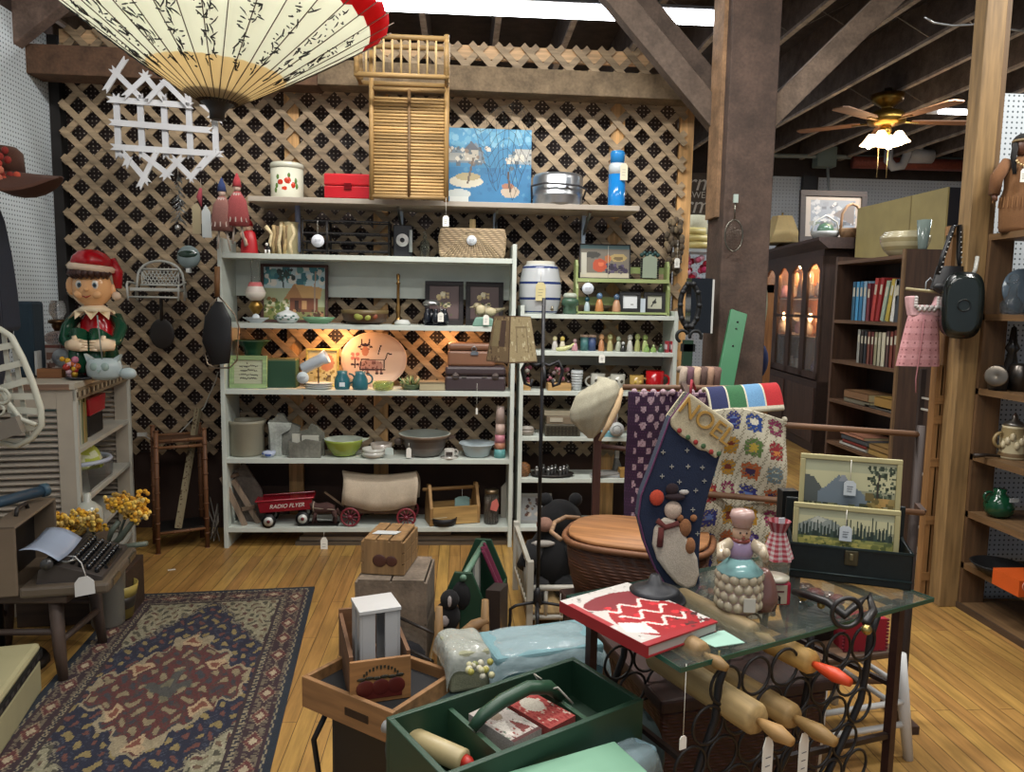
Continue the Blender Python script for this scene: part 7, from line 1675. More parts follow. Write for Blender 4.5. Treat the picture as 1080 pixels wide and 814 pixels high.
for y in (0, .06): B('satin', '#a1a1a0').bb(ww + .002, y, 0, ww + .009, y + .036, wh).bb(-.007, y, 0, 0, y + .036, wh).obj('slat', wc)
B('satin', '#b5b5b3').bb(-.009, -.004, wh, ww + .011, wd + .003, wh + .01).obj('end_board', wc, bevel=.001); B('satin', '#a5a5a3').bb(0, .0, 0, ww, wd, .01).obj('end_board', wc)
# round table with goods
ZR = .455
rc = fl(555, 780, ZR); Rr = fl(686, 752, ZR) - rc; 
t = T('round_table', 'round blue grey metal topped table under the dark green caddy', 'table', (rc.x, rc.y + .04, 0))
B('satin', '#3c4c4c').lathe([(.33, ZR - .03), (.34, ZR - .02), (.335, ZR - .003), (.32, ZR)], 60).obj('table_top', t)
B('satin', '#4a4038').lathe([(.16, 0), (.15, .02), (.05, .05), (.04, .3), (.08, ZR - .03)], 26).obj('pedestal', t)
ZC2 = .60
w0_, w1_, w2_ = fl(407, 757, ZC2), fl(605, 693, ZC2), fl(672, 741, ZC2)
_, rz4, wl = frame(w0_, w1_); nv = V((sin(R(rz4)), -cos(R(rz4)), 0)); dl = (w2_ - w1_).dot(nv)
t = T('caddy_tray', 'dark green wooden caddy tray with a curved branch handle', 'caddy', (w0_.x + nv.x * dl, w0_.y + nv.y * dl, ZR + .002), rz4); hh = ZC2 - ZR
g = '#1d3a29'
for nm, a in (('long_side', (0, 0, wl, .014)), ('long_side', (0, dl - .014, wl, dl)), ('short_side', (0, .014, .014, dl - .014)), ('short_side', (wl - .014, .014, wl, dl - .014))): B('satin', g).bb(a[0], a[1], 0, a[2], a[3], hh).obj(nm, t, bevel=.002)
B('satin', '#1a3022').bb(.01, .01, 0, wl - .01, dl - .01, .05).obj('bottom', t)
for x in (wl * .28, wl * .72): B('satin', '#24432f').bb(x, .014, 0, x + .012, dl - .014, hh - .02).obj('divider', t)
B('satin', '#24432f').tube([(wl * .27, dl * .5, hh - .01), (wl * .32, dl * .5, hh + .012), (wl * .42, dl * .5, hh + .03), (wl * .55, dl * .5, hh + .04), (wl * .66, dl * .5, hh + .025), (wl * .73, dl * .5, hh - .01)], [.012, .015, .016, .016, .016, .012], 12).obj('branch_handle', t)
q = B('matte', '#8f8c80').tube([(wl * .62, dl * .5, hh + .05), (wl * .6, dl * .55, hh + .06), (wl * .64, dl * .5, hh + .02), (wl * .68, dl * .42, hh + .03), (wl * .74, dl * .35, hh - .01)], .0025); q.obj('string', t)
def cad(x, y, z=.01): v = V((cos(R(rz4)) * x - sin(R(rz4)) * y, sin(R(rz4)) * x + cos(R(rz4)) * y, z)); return t_cad + v
t_cad = t.location.copy()
rp_ = fl(452, 786, ZR + .08); t = T('rolling_pin', 'cream rolling pin with a red end lying in the green caddy', 'rolling pin', rp_, 52)
B('satin', '#a3946c').tube([(0, -.10, 0), (0, -.095, 0), (0, .085, 0), (0, .09, 0)], [.02, .025, .025, .02], 18).obj('roller', t); B('satin', '#a8281c').tube([(0, -.10, 0), (0, -.112, 0), (0, -.125, 0)], [.016, .014, .005], 12).obj('red_end', t); B('satin', '#8a8a88').tube([(0, .09, 0), (0, .13, 0)], [.012, .015], 10).obj('handle', t)
for i, (x, c, pal, lab) in enumerate(((.43, '#a09890', ['#8a7f78', '#b5aea4', '#4c2a2a', '#5d6a5c', '#7a3a34'], 'quilted pot holder book with a brown patchwork star in the caddy'), (.61, '#8f3a34', ['#b0a090', '#7c2420', '#8f2c28', '#a88c7c'], 'red and white print fabric box in the caddy'))):
    t = T('fabric_box', lab, 'fabric box', cad(wl * x, dl * .5, .051), rz4 + 8)
    cv = CV(30, 30, c).spk(70, pal, r=.03)
    if i == 0: cv.rect(.0, .0, 1, .08, '#4a2a28').poly([(.2, .1), (.5, .5), (.1, .55)], '#c0bab0').poly([(.5, .1), (.85, .15), (.6, .5)], '#6a3430').ell(.45, .7, .2, .15, '#7c6c5c')
    else: cv.ell(.5, .65, .3, .22, '#a9a294').each(lambda u, v: ('#7c1f1c' if int(u * 15) % 2 and int(v * 15) % 2 else None) if hypot(u - .5, v - .65) > .3 else None)
    q = B('cloth', c); q.bb(-.041, -.075, 0, .041, .075, .075); q.pic(cv, (-.041, -.075, .0755), (.082, 0, 0), (0, .15, 0)); q.obj('body', t, bevel=0)
# wrapped goods behind the caddy
def wrap(name, lab, p0, p1, zb, d, h, c, rzz, film='#9fb4b8'):
    a = fl(*p0, zb); b_ = fl(*p1, zb); w = (b_ - a).length; r_ = math.degrees(atan2((b_ - a).y, (b_ - a).x))
    t = T(name, lab, 'package', (a.x, a.y, zb), r_ + rzz)
    B('cloth', c).bb(.01, .01, 0, w - .01, d - .01, h).obj('contents', t, bevel=.01)
    B('plastic_film', film).surf(lambda u, v: (w * (u * 1.04 - .02), d * (v * 1.04 - .02), h + .006 + .003 * sin(u * 11 + v * 5) + .002 * sin(v * 15 + 5 * u) - (.05 * (abs(2 * u - 1) ** 8 + abs(2 * v - 1) ** 8))), 24, 24, thick=.001).obj('plastic_wrap', t)
    return t
wrap('wrapped_linens', 'teal linens in clear plastic behind the green caddy', (520, 735), (642, 715), ZR + .002, .20, .10, '#6a8c92', 0)
wrap('wrapped_linens', 'cream and yellow goods in a clear bag left of the teal linens', (472, 735), (522, 727), ZR + .002, .18, .11, '#8a8a70', 0, '#b4b8b0')
q = B('satin', '#a09a5a'); rn = random.Random(3); a = fl(485, 728, ZR + .1)
for i in range(16): q.c(rn.choice(['#a39c4c', '#b9b48c', '#7f8450', '#c2beaa'])); q.sph((rn.uniform(0, .09), rn.uniform(0, .06), rn.uniform(0, .015)), .009, n=7)
q.obj('candle_bundle', label='bunch of small yellow green soaps on top of the clear bag', cat='soaps', loc=(a.x, a.y + .03, ZR + .118))
wrap('wrapped_doilies', 'silvery blue lace package hanging below the caddy at right', (648, 862), (700, 812), ZR + .002, .12, .06, '#7d9aa4', 0)
# small mint shelf in front
m0, m1 = fl(520, 818, .56), fl(648, 781, .56); _, rz5, wm = frame(m0, m1)
t = T('mint_shelf', 'small mint green painted wooden shelf in front of the caddy', 'small shelf', (m0.x, m0.y, .0), rz5)
B('satin', '#6f9a80').bb(0, -.12, .545, wm, 0, .56).obj('top_board', t, bevel=.003)
for x in (.01, wm - .022): B('satin', '#648c74').bb(x, -.12, 0, x + .012, -.005, .545).obj('side_panel', t)
B('satin', '#6f9a80').bb(.02, -.11, .36, wm - .02, -.01, .372).bb(.02, -.11, .02, wm - .02, -.01, .032).obj('shelf', t)
ptag(t, (wm * .3, -.124, .56), .02, .03, .045, c='#a08860', writing=False)
# ================= right side and the room behind =================
P0_ = fl(990, 640); YRP = P0_.y
B('woodz', '#8c7048').bb(P0_.x, YRP, 0, P0_.x + .1, YRP + .09, 3.7).obj('trim_post_right', kind='structure', bevel=.004)
B('woodz', '#6f5638').bb(P0_.x + .1, YRP + .01, 0, P0_.x + .13, YRP + .09, 3.7).obj('trim_post_right_side', kind='structure')
o = B('matte').bb(P0_.x + .13, YRP + .1, 0, 4.6, YRP + .12, at(1052, 98, YRP + .1).z).obj('wall_partition', kind='structure'); setmat(o, peg_white_y)
# shelving on the right
XS = P0_.x + .1
zr = [at(1043, 247, YRP).z, at(1036, 331, YRP).z, at(1030, 409, YRP).z, at(1024, 478, YRP).z, at(1016, 538, YRP).z, at(1008, 592, YRP).z, .03]
t = T('pine_shelving', 'tall rough pine shelving at the right edge with glass and crockery', 'shelving', (XS, YRP, 0))
Lr = 1.5
for z in zr: B('woody', '#6f5436').bb(0, -Lr, z - .03, .62, .0, z).obj('shelf', t)
B('woodz', '#5e452c').bb(0.0, -.02, 0, .12, .08, zr[0] - .03).obj('upright', t); B('woodz', '#6f5436').bb(0, -Lr - .03, 0, .62, -Lr, zr[0]).obj('near_end_panel', t)
B('woody', '#4a3828').bb(-.012, -Lr, 0, 0, 0, .03).obj('kick_board', t)
def rs(px, py, k, Y=None): Y = Y or YRP - .12; return (at(px, py, Y).x, Y, zr[k])
# doll in fringed outfit
t = T('leather_doll', 'doll with black braids in a fringed tan leather outfit on top shelf', 'doll', rs(1072, 245, 0), -12)
B('cloth', '#6f4c2c').lathe([(.075, 0), (.08, .02), (.085, .14), (.07, .2), (.075, .28), (.06, .33), (.02, .35)], 20, sy=.6).obj('outfit', t)
for s in (-1, 1): B('cloth', '#6a4628').tube([(s * .06, 0, .32), (s * .11, -.01, .25), (s * .12, -.02, .17)], [.03, .03, .025], 10).obj('sleeve', t)
q = B('cloth', '#7c5632')
for s in (-1, 1):
    for i in range(7): q.bar((s * (.07 + .008 * i), -.02, .3 - .02 * i), (s * (.09 + .006 * i), -.025, .25 - .02 * i), .005, .002)
for i in range(14): a = pi + pi * i / 13; q.bar((.085 * cos(a), .052 * sin(a), .16), (.088 * cos(a), .055 * sin(a), .11), .005, .002)
q.obj('fringe', t)
B('satin', '#5c3a28').sph((0, 0, .39), .042, (1, .95, 1.15), 16).obj('head', t)
q = B('cloth', '#0f0d0d').sph((0, .012, .405), .046, (1, .95, 1.05), 14)
for s in (-1, 1): q.tube([(s * .04, -.01, .4), (s * .055, -.03, .34), (s * .05, -.045, .26)], [.014, .013, .008], 8)
q.obj('hair', t)
B('satin', '#7c6a4c').ring((0, .002, .415), .044, .006, 'z', 20).obj('headband', t)
q = B('gloss', '#15100e').sph((-.014, -.039, .393), .004, n=6).sph((.014, -.039, .393), .004, n=6).c('#5c3026').sph((0, -.041, .37), .006, (1.3, .5, .6), 6).c('#4e3020').sph((0, -.043, .383), .005, (.8, 1, 1.2), 6); q.obj('face_features', t)
q = B('gloss', '#c0a878')
for i in range(9): a = R(200 + 17.5 * i); q.sph((.05 * cos(a), -.048, .33 + .035 * sin(a)), .006, n=6)
q.obj('bead_necklace', t); ptag(t, (-.02, -.062, .29), .01, .025, .06)
for s in (-1, 1): B('satin', '#5c3a28').tube([(s * .118, -.02, .17), (s * .115, -.03, .14)], [.014, .008], 8).obj('hand', t)
# glass and metal things
t = T('glass_decanter', 'cut glass decanter before a swirled blue grey glass plate', 'decanter', rs(1066, 333, 1))
B('glass', '#a9b4b8').lathe([(.03, 0), (.045, .01), (.05, .05), (.02, .09), (.016, .13), (.03, .15)], 18).sph((0, 0, .17), .022).obj('body', t)
t = T('glass_plate', 'swirled blue grey glass plate standing behind the decanter', 'plate', rs(1074, 333, 1, YRP - .03)); B('gloss', '#4f5c66').xf((0, 0, .11), rx=80).lathe([(.001, 0), (.07, .006), (.11, .02), (.108, .026), (.001, .008)], 28).obj('body', t)
t = T('brass_lamp', 'dark glass oil bottle with round reflector on the third shelf', 'lamp', rs(1050, 411, 2)); B('metal', '#7c7468').xf((0, 0, .07), rx=85, rz=-40).lathe([(.001, 0), (.04, .01), (.05, .03), (.046, .034), (.001, .015)], 22).obj('reflector', t); B('iron', '#3a3632').lathe([(.04, 0), (.045, .05), (.03, .08), (.02, .12)], 14, at=(.03, .03, 0)).obj('body', t)
t = T('metal_canister', 'grey metal canister beside the round reflector lamp', 'canister', rs(1074, 411, 2)); B('metal', '#5a5550').lathe([(.04, 0), (.042, .12), (.03, .13), (.001, .135)], 18).obj('body', t)
t = T('cruet_bottles', 'dark glass scent bottle with pointed stopper above the canister', 'bottle', rs(1064, 411, 2, YRP - .03)); B('gloss', '#2a2725').lathe([(.03, 0), (.035, .1), (.02, .18), (.035, .2), (.02, .23), (.012, .3), (.001, .31)], 14).obj('body', t)
t = T('beer_stein', 'cream and brown embossed beer stein with pewter lid', 'stein', rs(1067, 482, 3))
B('satin', '#6a553a').lathe([(.055, 0), (.062, .012), (.055, .03), (.058, .1), (.05, .15), (.052, .16)], 24, cols=['#b3a888', '#6a553a', '#a39878', '#8c7c58', '#b3a888']).obj('body', t)
B('metal', '#8c8a84').lathe([(.05, .16), (.04, .175), (.015, .19), (.012, .21), (.001, .225)], 20).obj('lid', t)
B('satin', '#8c7850').ring((-.062, 0, .09), .035, .008, 'y', 14, 6, 90, 270).obj('handle', t)
q = B('satin', '#b8ac8c')
for i in range(9): a = R(-170 + 20 * i); q.sph((.056 * cos(a), .056 * sin(a), .07 + .02 * (i % 3)), .013, (1, 1, 1.6), 8)
q.obj('relief_figures', t)
B('iron', '#2a2018').tube([(-.06, 0, .012), (.0, 0, .016), (.08, 0, .01)], [.012, .009, .005]).obj('tobacco_pipe', label='dark carved pipe lying left of the beer stein', cat='pipe', loc=rs(1040, 479, 3))
t = T('glass_jug', 'round dark green glass jug on the fifth shelf', 'jug', rs(1053, 541, 4)); B('gloss', '#12402a').lathe([(.035, 0), (.06, .02), (.068, .06), (.05, .1), (.025, .12), (.03, .14)], 22).ring((-.055, 0, .1), .025, .007, 'y', 12, 6, 60, 270).obj('body', t); B('matte', '#a8aeb0').bb(.0, -.07, .09, .045, -.066, .11).obj('price_label', t)
t = T('iron_skillet', 'black iron dish on the sixth shelf beside the orange box', 'dish', rs(1052, 600, 5, YRP - .2)); B('iron', '#151516').lathe([(.05, 0), (.09, .03), (.12, .06), (.11, .06), (.07, .02), (.001, .015)], 26).obj('body', t); ptag(t, (.01, -.12, .05), .03, .03, .045)
t = T('orange_box', 'bright orange printed cardboard box at the lower right edge', 'box', rs(1082, 625, 5, YRP - .42)); B('satin', '#c4521a').bb(-.075, -.05, 0, .1, .12, .075).obj('body', t); q = B('satin', '#d9a08c').ring((-.04, -.051, .05), .02, .002, 'y', 18, 4).bb(-.02, -.052, .03, .05, -.05, .034); q.obj('printed_mark', t)
# narrow cd rack left of the post
r0, r1 = fl(967, 618), fl(990, 640)
t = T('narrow_rack', 'narrow open wooden ladder rack against the right hand post', 'rack', (at(972, 600, YRP + .12).x, YRP + .12, 0)); o = t.location
topz = at(1000, 238, YRP + .12).z; wr = P0_.x - o.x + .02
B('woodz', '#8c663c').bb(0, 0, 0, .035, .05, at(990, 385, YRP + .12).z).obj('side_rail', t); B('woodz', '#7c5a36').bb(wr - .02, 0, 0, wr + .02, .05, topz).obj('side_rail', t)
for py in (241, 420, 441, 486, 547, 606): z = at(990, py, YRP + .12).z; B('woodx', '#8c663c').bb(.002 if py > 300 else wr * .3, -.004, z - .03, wr + .018, .044, z + .015).obj('rung', t)
q = B('satin', '#b0aca2')
for i, (py, h) in enumerate(((596, .03), (588, .03), (562, .012), (505, .012), (424, .01), (436, .01))): z = at(985, py, YRP + .14).z; q = B('satin', '#aaa69c').bb(.03, .02, z, wr - .01, .16, z + h).obj('booklet', label='%s pale booklet lying in the narrow ladder rack' % ['lowest thick', 'second thick', 'third thin', 'middle thin', 'topmost thin', 'second highest thin'][i], cat='booklet', group='booklets in the ladder rack', loc=tuple(o))
B('matte', '#2a1c16').bb(.02, .16, 0, wr, .18, topz * .62).obj('backing_board', t)
# hanging dress, roaster and purse
YD = YRP + .06
t = T('baby_dress', 'pink crocheted baby dress with white yoke on a small hanger', 'dress', at(976, 308, YD)); o = t.location.copy()
dz0, dz1 = (at(975, 386, YD) - o).z, (at(975, 312, YD) - o).z; k = YD / F
def dr(u, v): a = 2 * pi * u; w = .075 + (.108 - .075) * (1 - v) ** .7 + .006 * cos(10 * a) * (1 - v); return (w * cos(a) - .0 - .012 * (1 - v), w * .3 * sin(a), dz0 + (dz1 - .09 - dz0) * v)
B('cloth', '#c48e90').surf(dr, 60, 30, True, lambda u, v: '#8f5c60' if (sin(v * 44) > .75 and int(u * 60) % 4 == 0) else ('#c99496' if int(v * 8) % 2 else '#bd8688')).obj('skirt', t)
B('cloth', '#c79ea0').prism([(-.075, dz1 - .1), (.07, dz1 - .1), (.085, dz1 - .05), (.09, dz1 - .005), (.06, dz1), (.045, dz1 - .045), (-.045, dz1 - .045), (-.06, dz1), (-.095, dz1 - .005), (-.088, dz1 - .05)], -.02, .02).obj('bodice', t, bevel=.006)
q = B('cloth', '#b9b4b0')
for i in range(9): x = -.05 + .0125 * i; q.sph((x, -.022, dz1 - .055 - .012 * (i % 2)), .011, n=7)
for s in (-1, 1):
    for i in range(4): q.sph((s * .058, -.022, dz1 - .01 - .013 * i), .010, n=7)
q.obj('white_yoke', t)
B('cloth', '#a87074').tube([(-.02, -.04, dz1 - .1), (-.03, -.045, dz0 + .1), (-.04, -.04, dz0 - .06), (-.035, -.04, dz0 - .13)], .003).obj('ribbon', t)
B('satin', '#8f8460').tube([(-.1, 0, .015), (0, 0, .006), (.1, 0, -.003)], .008).c('#8a9094').tube([(0, 0, .01), (.0, 0, .05), (.02, 0, .07), (.035, 0, .05)], .003).obj('hanger', t)
t = T('enamel_roaster', 'black enamel roasting pan hung on the post by its handle', 'roaster', at(1016, 322, YRP - .12)); o = t.location.copy()
loft(B('gloss', '#101413').xf((0, 0, 0), rx=90, rz=-22), [(sup(.095, .175, 3.2), -.12), (sup(.1, .18, 3.2), -.02), (sup(.098, .178, 3.2), .0)]).obj('pan', t)
loft(B('gloss', '#1a201e').xf((0, 0, 0), rx=90, rz=-22), [(sup(.085, .16, 3.2), .0), (sup(.085, .16, 3.2), .012), (sup(.07, .14, 3.2), .016)]).obj('base_panel', t)
q = B('gloss', '#141817').xf((0, 0, 0), rx=90, rz=-22).ring((0, 0, .017), .03, .004, 'z', 20); q.obj('embossed_ring', t)
B('satin', '#8f8f88').tube([(.03, .0, .15), (.05, .0, .19), (.07, .02, .26)], .01).obj('handle', t)
t.location.z -= 0; t.scale = (.88, .88, .88)
t = T('beaded_purse', 'black handbag with a studded strap hanging above the roaster', 'handbag', at(1003, 296, YRP + .05)); o = t.location
B('satin', '#131315').surf(lambda u, v: ((.095 - .03 * v + .01 * sin(6 * u * pi)) * cos(2 * pi * u), .04 * sin(2 * pi * u), -.04 + .11 * v), 28, 8).sph((0, 0, -.03), .09, (1.05, .42, .45), 16).obj('bag', t)
q = B('satin', '#141416'); q.tube([(-.07, 0, .03), (-.05, 0, .12), (-.01, 0, .26), (.02, 0, .27), (.03, 0, .12), (.05, 0, .04)], .012); q.obj('strap', t)
q = B('gloss', '#a8a8a4')
for i in range(9): f_ = i / 9; q.sph((-.068 + .055 * f_, -.013, .04 + .22 * f_), .004, n=6).sph((.045 - .025 * f_, -.013, .04 + .22 * f_), .004, n=6)
q.obj('studs', t)
# bookshelf
YB0 = 4.3; cN = at(944, 400, YB0); XB = cN.x; YB1 = aX(876, 400, XB).y
zb_ = [at(946, y, YB0).z for y in (270, 340, 389, 437, 488, 540)]
zb_[0] = at(948, 268, YB0).z
t = T('bookcase', 'dark brown wooden bookcase full of books, facing left beyond the rack', 'bookcase', (XB, YB0, 0)); DB = .26; LBk = YB1 - YB0
B('woodz', '#4a3324').bb(0, -.025, 0, DB, 0, zb_[0] + .03).obj('side_panel', t); B('woodz', '#4a3324').bb(0, LBk, 0, DB, LBk + .025, zb_[0] + .03).obj('side_panel', t)
for z in zb_ + [.1]: B('woody', '#5c4029').bb(0, 0, z - .022, DB, LBk, z).obj('shelf', t)
B('woodz', '#2c1f18').bb(DB, -.025, 0, DB + .012, LBk + .025, zb_[0] + .03).obj('back_panel', t)
B('woodz', '#6f5436').bb(-.012, -.028, 0, 0, -.003, zb_[0] + .03).obj('front_edge', t)
def book(y, z, th, h, d, c, lab, lean=0, flat=False, grp='books in the brown bookcase', x=.02):
    t = T('book', lab, 'book', (XB + x, YB0 + y, z), group=grp)
    if flat: B('matte', '#a39670').bb(.003, 0, .003, h * .7, d, th - .003).obj('pages', t); B('satin', c).bb(0, -.002, 0, h * .7, d + .002, .003).bb(0, -.002, th - .003, h * .7, d + .002, th).bb(0, -.002, 0, .004, d + .002, th).obj('cover', t)
    else: B('matte', '#b0a68c').bb(.004, .003, .003, d, th - .003, h - .004).obj('pages', t); B('satin', c).bb(0, 0, 0, .004, th, h).bb(0, 0, 0, d, .003, h).bb(0, th - .003, 0, d, th, h).obj('cover', t)
    if not flat: B('satin', '#b5b09c').bb(-.0015, th * .25, h * .62, .0, th * .75, h * .85).obj('spine_label', t)
    t.rotation_euler.x = R(lean); return t
r1 = [('#3a3f44', .27, 0, 'slim black'), ('#c4c4bc', .26, 8, 'white leaning'), ('#a8943c', .27, 12, 'yellow and green leaning'), ('#8fa08c', .26, 12, 'pale green leaning'), ('#8f2424', .28, 9, 'tall red leaning'), ('#a83a34', .28, 7, 'bright red leaning'), ('#6c2c34', .25, 0, 'maroon'), ('#7c9cb4', .265, 0, 'light blue'), ('#2f6f98', .265, 0, 'blue'), ('#3f88b4', .265, 0, 'sky blue'), ('#27546c', .265, 0, 'deep blue')]
y = .05
for c, h, ln, nm in r1:
    book(y, zb_[1], .042, min(h, zb_[0] - zb_[1] - .035) * .95, .17, c, nm + ' spined book standing on the top bookcase shelf', ln); y += .046 if ln == 0 else .055
    if y > LBk - .05: break
r2 = [('#5c2c24', 'red brown'), ('#6f3428', 'rust'), ('#4a3430', 'dark brown'), ('#b5b098', 'thick cream'), ('#a8a48c', 'pale tan'), ('#8a8468', 'khaki'), ('#5a2420', 'dark red'), ('#6c3c30', 'brick brown'), ('#23262c', 'black'), ('#2c2420', 'black brown'), ('#8c8c84', 'grey')]
y = .04
for c, nm in r2:
    h = (zb_[1] - zb_[2] - .03) * (.93 - .12 * ((len(nm) * 7) % 3) / 3); book(y, zb_[2], .045 if 'thick' in nm else .036, h, .17, c, nm + ' spined book standing on the second bookcase shelf'); y += .05 if 'thick' in nm else .041
    if y > LBk - .05: break
def fstack(zi, rows):
    for y, z, th, d, c, nm in rows: book(y, zb_[zi] + z, th, .26, d, c, nm, 0, True)
fstack(3, [(.05, 0, .015, .3, '#4c4a44', 'thin grey book lying flat at the front of the third bookcase shelf'), (.04, .02, .06, .2, '#8c6c34', 'thick tan book lying flat near end of third bookcase shelf'), (.3, 0, .03, .32, '#6c6654', 'grey book lowest in the third shelf pile'), (.32, .03, .05, .30, '#7a5a3c', 'thick brown book on top of the third shelf pile')])
fstack(4, [(.03, 0, .035, .24, '#9a7c44', 'tan book lowest at the near end of fourth bookcase shelf'), (.04, .035, .035, .22, '#8a6c40', 'tan book above another at near end of fourth shelf'), (.3, 0, .02, .34, '#b0ada4', 'white book lowest in the far pile of fourth shelf'), (.3, .02, .02, .3, '#7c2c28', 'red book in the far pile of the fourth shelf'), (.28, .04, .03, .34, '#3c4248', 'dark book in the far pile of the fourth shelf'), (.34, .07, .02, .3, '#a8745c', 'salmon book at the top of the fourth shelf pile')])
for i, r in enumerate((.14, .128, .118)):
    t = T('mixing_bowl', ['widest cream ribbed mixing bowl at the bottom of the bookcase top stack', 'middle cream mixing bowl nested in the bookcase top stack', 'uppermost cream bowl nested in the bookcase top stack'][i], 'bowl', (XB + .13, YB0 + .22, zb_[0] + .012 * i), group='nested cream mixing bowls')
    B('gloss', '#a39a78').lathe([(r * .5, 0), (r * .62, .01), (r * .8, .035), (r * .9, .06), (r * .97, .085), (r, .11), (r, .125), (r * .95, .125), (r * .75, .05), (.001, .02)], 34, cols=['#a39a78', '#b3aa88', '#978c68', '#b3aa88', '#978c68', '#b8b092', '#b0a888', '#a39a78', '#a39a78']).obj('body', t)
t = T('glass_vase', 'tapered grey green glass vase at near end of the bookcase top', 'vase', (XB + .12, YB0 + .02, zb_[0] + .03)); B('gloss', '#6f7c76').lathe([(.022, 0), (.025, .01), (.04, .17), (.036, .17), (.02, .02), (.001, .02)], 18).obj('body', t)
# tan cupboard
W0 = at(1000, 197, 6.0); 
t = T('tan_cupboard', 'tall tan sided cupboard rising behind the bookcase', 'cupboard', (W0.x, 6.0, 0)); LW = aX(905, 215, W0.x).y - 6
B('satin', '#a59562').bb(0, 0, 0, .015, LW, W0.z).obj('tan_side', t); B('satin', '#1c1a20').bb(.015, .002, 0, .6, LW, W0.z - .002).obj('dark_body', t); B('satin', '#8f8054').bb(-.004, LW * .35, 0, 0, LW * .36, W0.z).obj('seam', t)
# hutch
q0, q1 = fl(857, 478), fl(800, 446)
dirv = q1 - q0; LH_ = dirv.length; rzh = math.degrees(atan2(dirv.y, dirv.x)) - 90     # local y runs along the front
hz_ = at(884, 268, q0.y).z + .1
t = T('china_hutch', 'tall dark wood china hutch with lit arched glass doors', 'hutch', (q0.x, q0.y, 0), rzh); hut = t
D_ = .5; c = '#3a2720'
B('woodz', '#a8683a').bb(D_ - .02, 0, .0, D_, LH_, hz_).obj('back_panel', t)
for y in (0, LH_ - .03): B('woodz', c).bb(0, y, 0, D_, y + .03, hz_).obj('side_panel', t)
B('woody', c).bb(0, 0, 0, D_, LH_, .75).obj('lower_cabinet', t)
for y in (.05, LH_ * .52): B('woodz', '#452f26').bb(-.015, y, .1, 0, y + LH_ * .42, .68).obj('lower_door', t, bevel=.01)
q = B('woody', c); q.bb(0, 0, hz_ - .12, D_, LH_, hz_).obj('top', t); B('woody', '#42302a').prism([(-.1, hz_ + .06), (-.1, hz_ + .03), (0, hz_ - .05), (D_ + .02, hz_ - .05), (D_ + .02, hz_ + .06)], -.1, LH_ + .1, 'xz').obj('cornice', t)
for i in range(2): z = .75 + (hz_ - .87) * (i + 1) / 3; B('woody', '#5c3c28').bb(.03, .03, z, D_ - .02, LH_ - .03, z + .02).obj('shelf', t)
g = LH_ / 4
for i in range(4):
    y0 = i * g; zz0, zz1 = .77, hz_ - .12
    q = B('woodz', '#402c24'); 
    for yy in (y0, y0 + g - .07): q.bb(-.015, yy, zz0, .015, yy + .07, zz1)
    q.bb(-.015, y0, zz0, .015, y0 + g, zz0 + .07).bb(-.015, y0, (zz0 + zz1) / 2, .015, y0 + g, (zz0 + zz1) / 2 + .03)
    n_ = 10; arch = [(y0 + .07 + (g - .14) * k_ / n_, zz1 - .14 + .08 * sin(pi * k_ / n_)) for k_ in range(n_ + 1)] + [(y0 + g - .07, zz1), (y0 + .07, zz1)]
    q.prism(arch, -.015, .015, 'yz'); q.obj('door_frame', t)
    B('pane', '#c9b8a0').bb(-.003, y0 + .07, zz0 + .07, .003, y0 + g - .07, zz1 - .06).obj('door_glass', t)
rn = random.Random(15)
Mh = Matrix.Translation(t.location) @ Matrix.Rotation(R(rzh), 4, 'Z')
for i in range(8):
    f_ = (i % 4); lv = i // 4; z = (.75 + (hz_ - .87) * (lv + 1) / 3) + .025
    if lv == 1 or f_ % 2 == 0:
        p = Mh @ V((.3, g * (f_ + .5), z)); tt = T('plate', 'cream decorated plate displayed behind the hutch glass', 'plate', p, rzh, 'plates in the china hutch')
        B('gloss', ['#c9a47c', '#b59a84', '#c2b49c', '#a8805c'][i % 4]).xf((0, 0, .16), ry=-80).lathe([(.001, 0), (.1, .006), (.155, .02), (.15, .03), (.001, .012)], 24).obj('body', tt)
for i in range(12):
    lv = i % 3; z = .775 if lv == 0 else (.75 + (hz_ - .87) * lv / 3) + .025
    p = Mh @ V((.12 + .06 * (i % 2), .12 + LH_ * .9 * i / 12, z)); B('gloss', ['#a8a090', '#8f7c6c', '#b8b0a4', '#9c6c7c'][i % 4]).lathe([(.03, 0), (.05, .02), (.055, .1), (.03, .13), (.04, .15)], 12).obj('china_cup', label='small china piece on a shelf behind the hutch glass', cat='china', group='china pieces in the hutch', loc=p)
for f_, dz_ in ((.15, .16), (.45, .16), (.8, .16), (.25, .75), (.7, .75)):
    l = bpy.data.lights.new('light', 'POINT'); l.energy = 14 if dz_ < .5 else 5; l.color = (1, .62, .32); l.shadow_soft_size = .05; o = bpy.data.objects.new('light', l); COL.objects.link(o); o.location = Mh @ V((.22, LH_ * f_, hz_ - dz_))
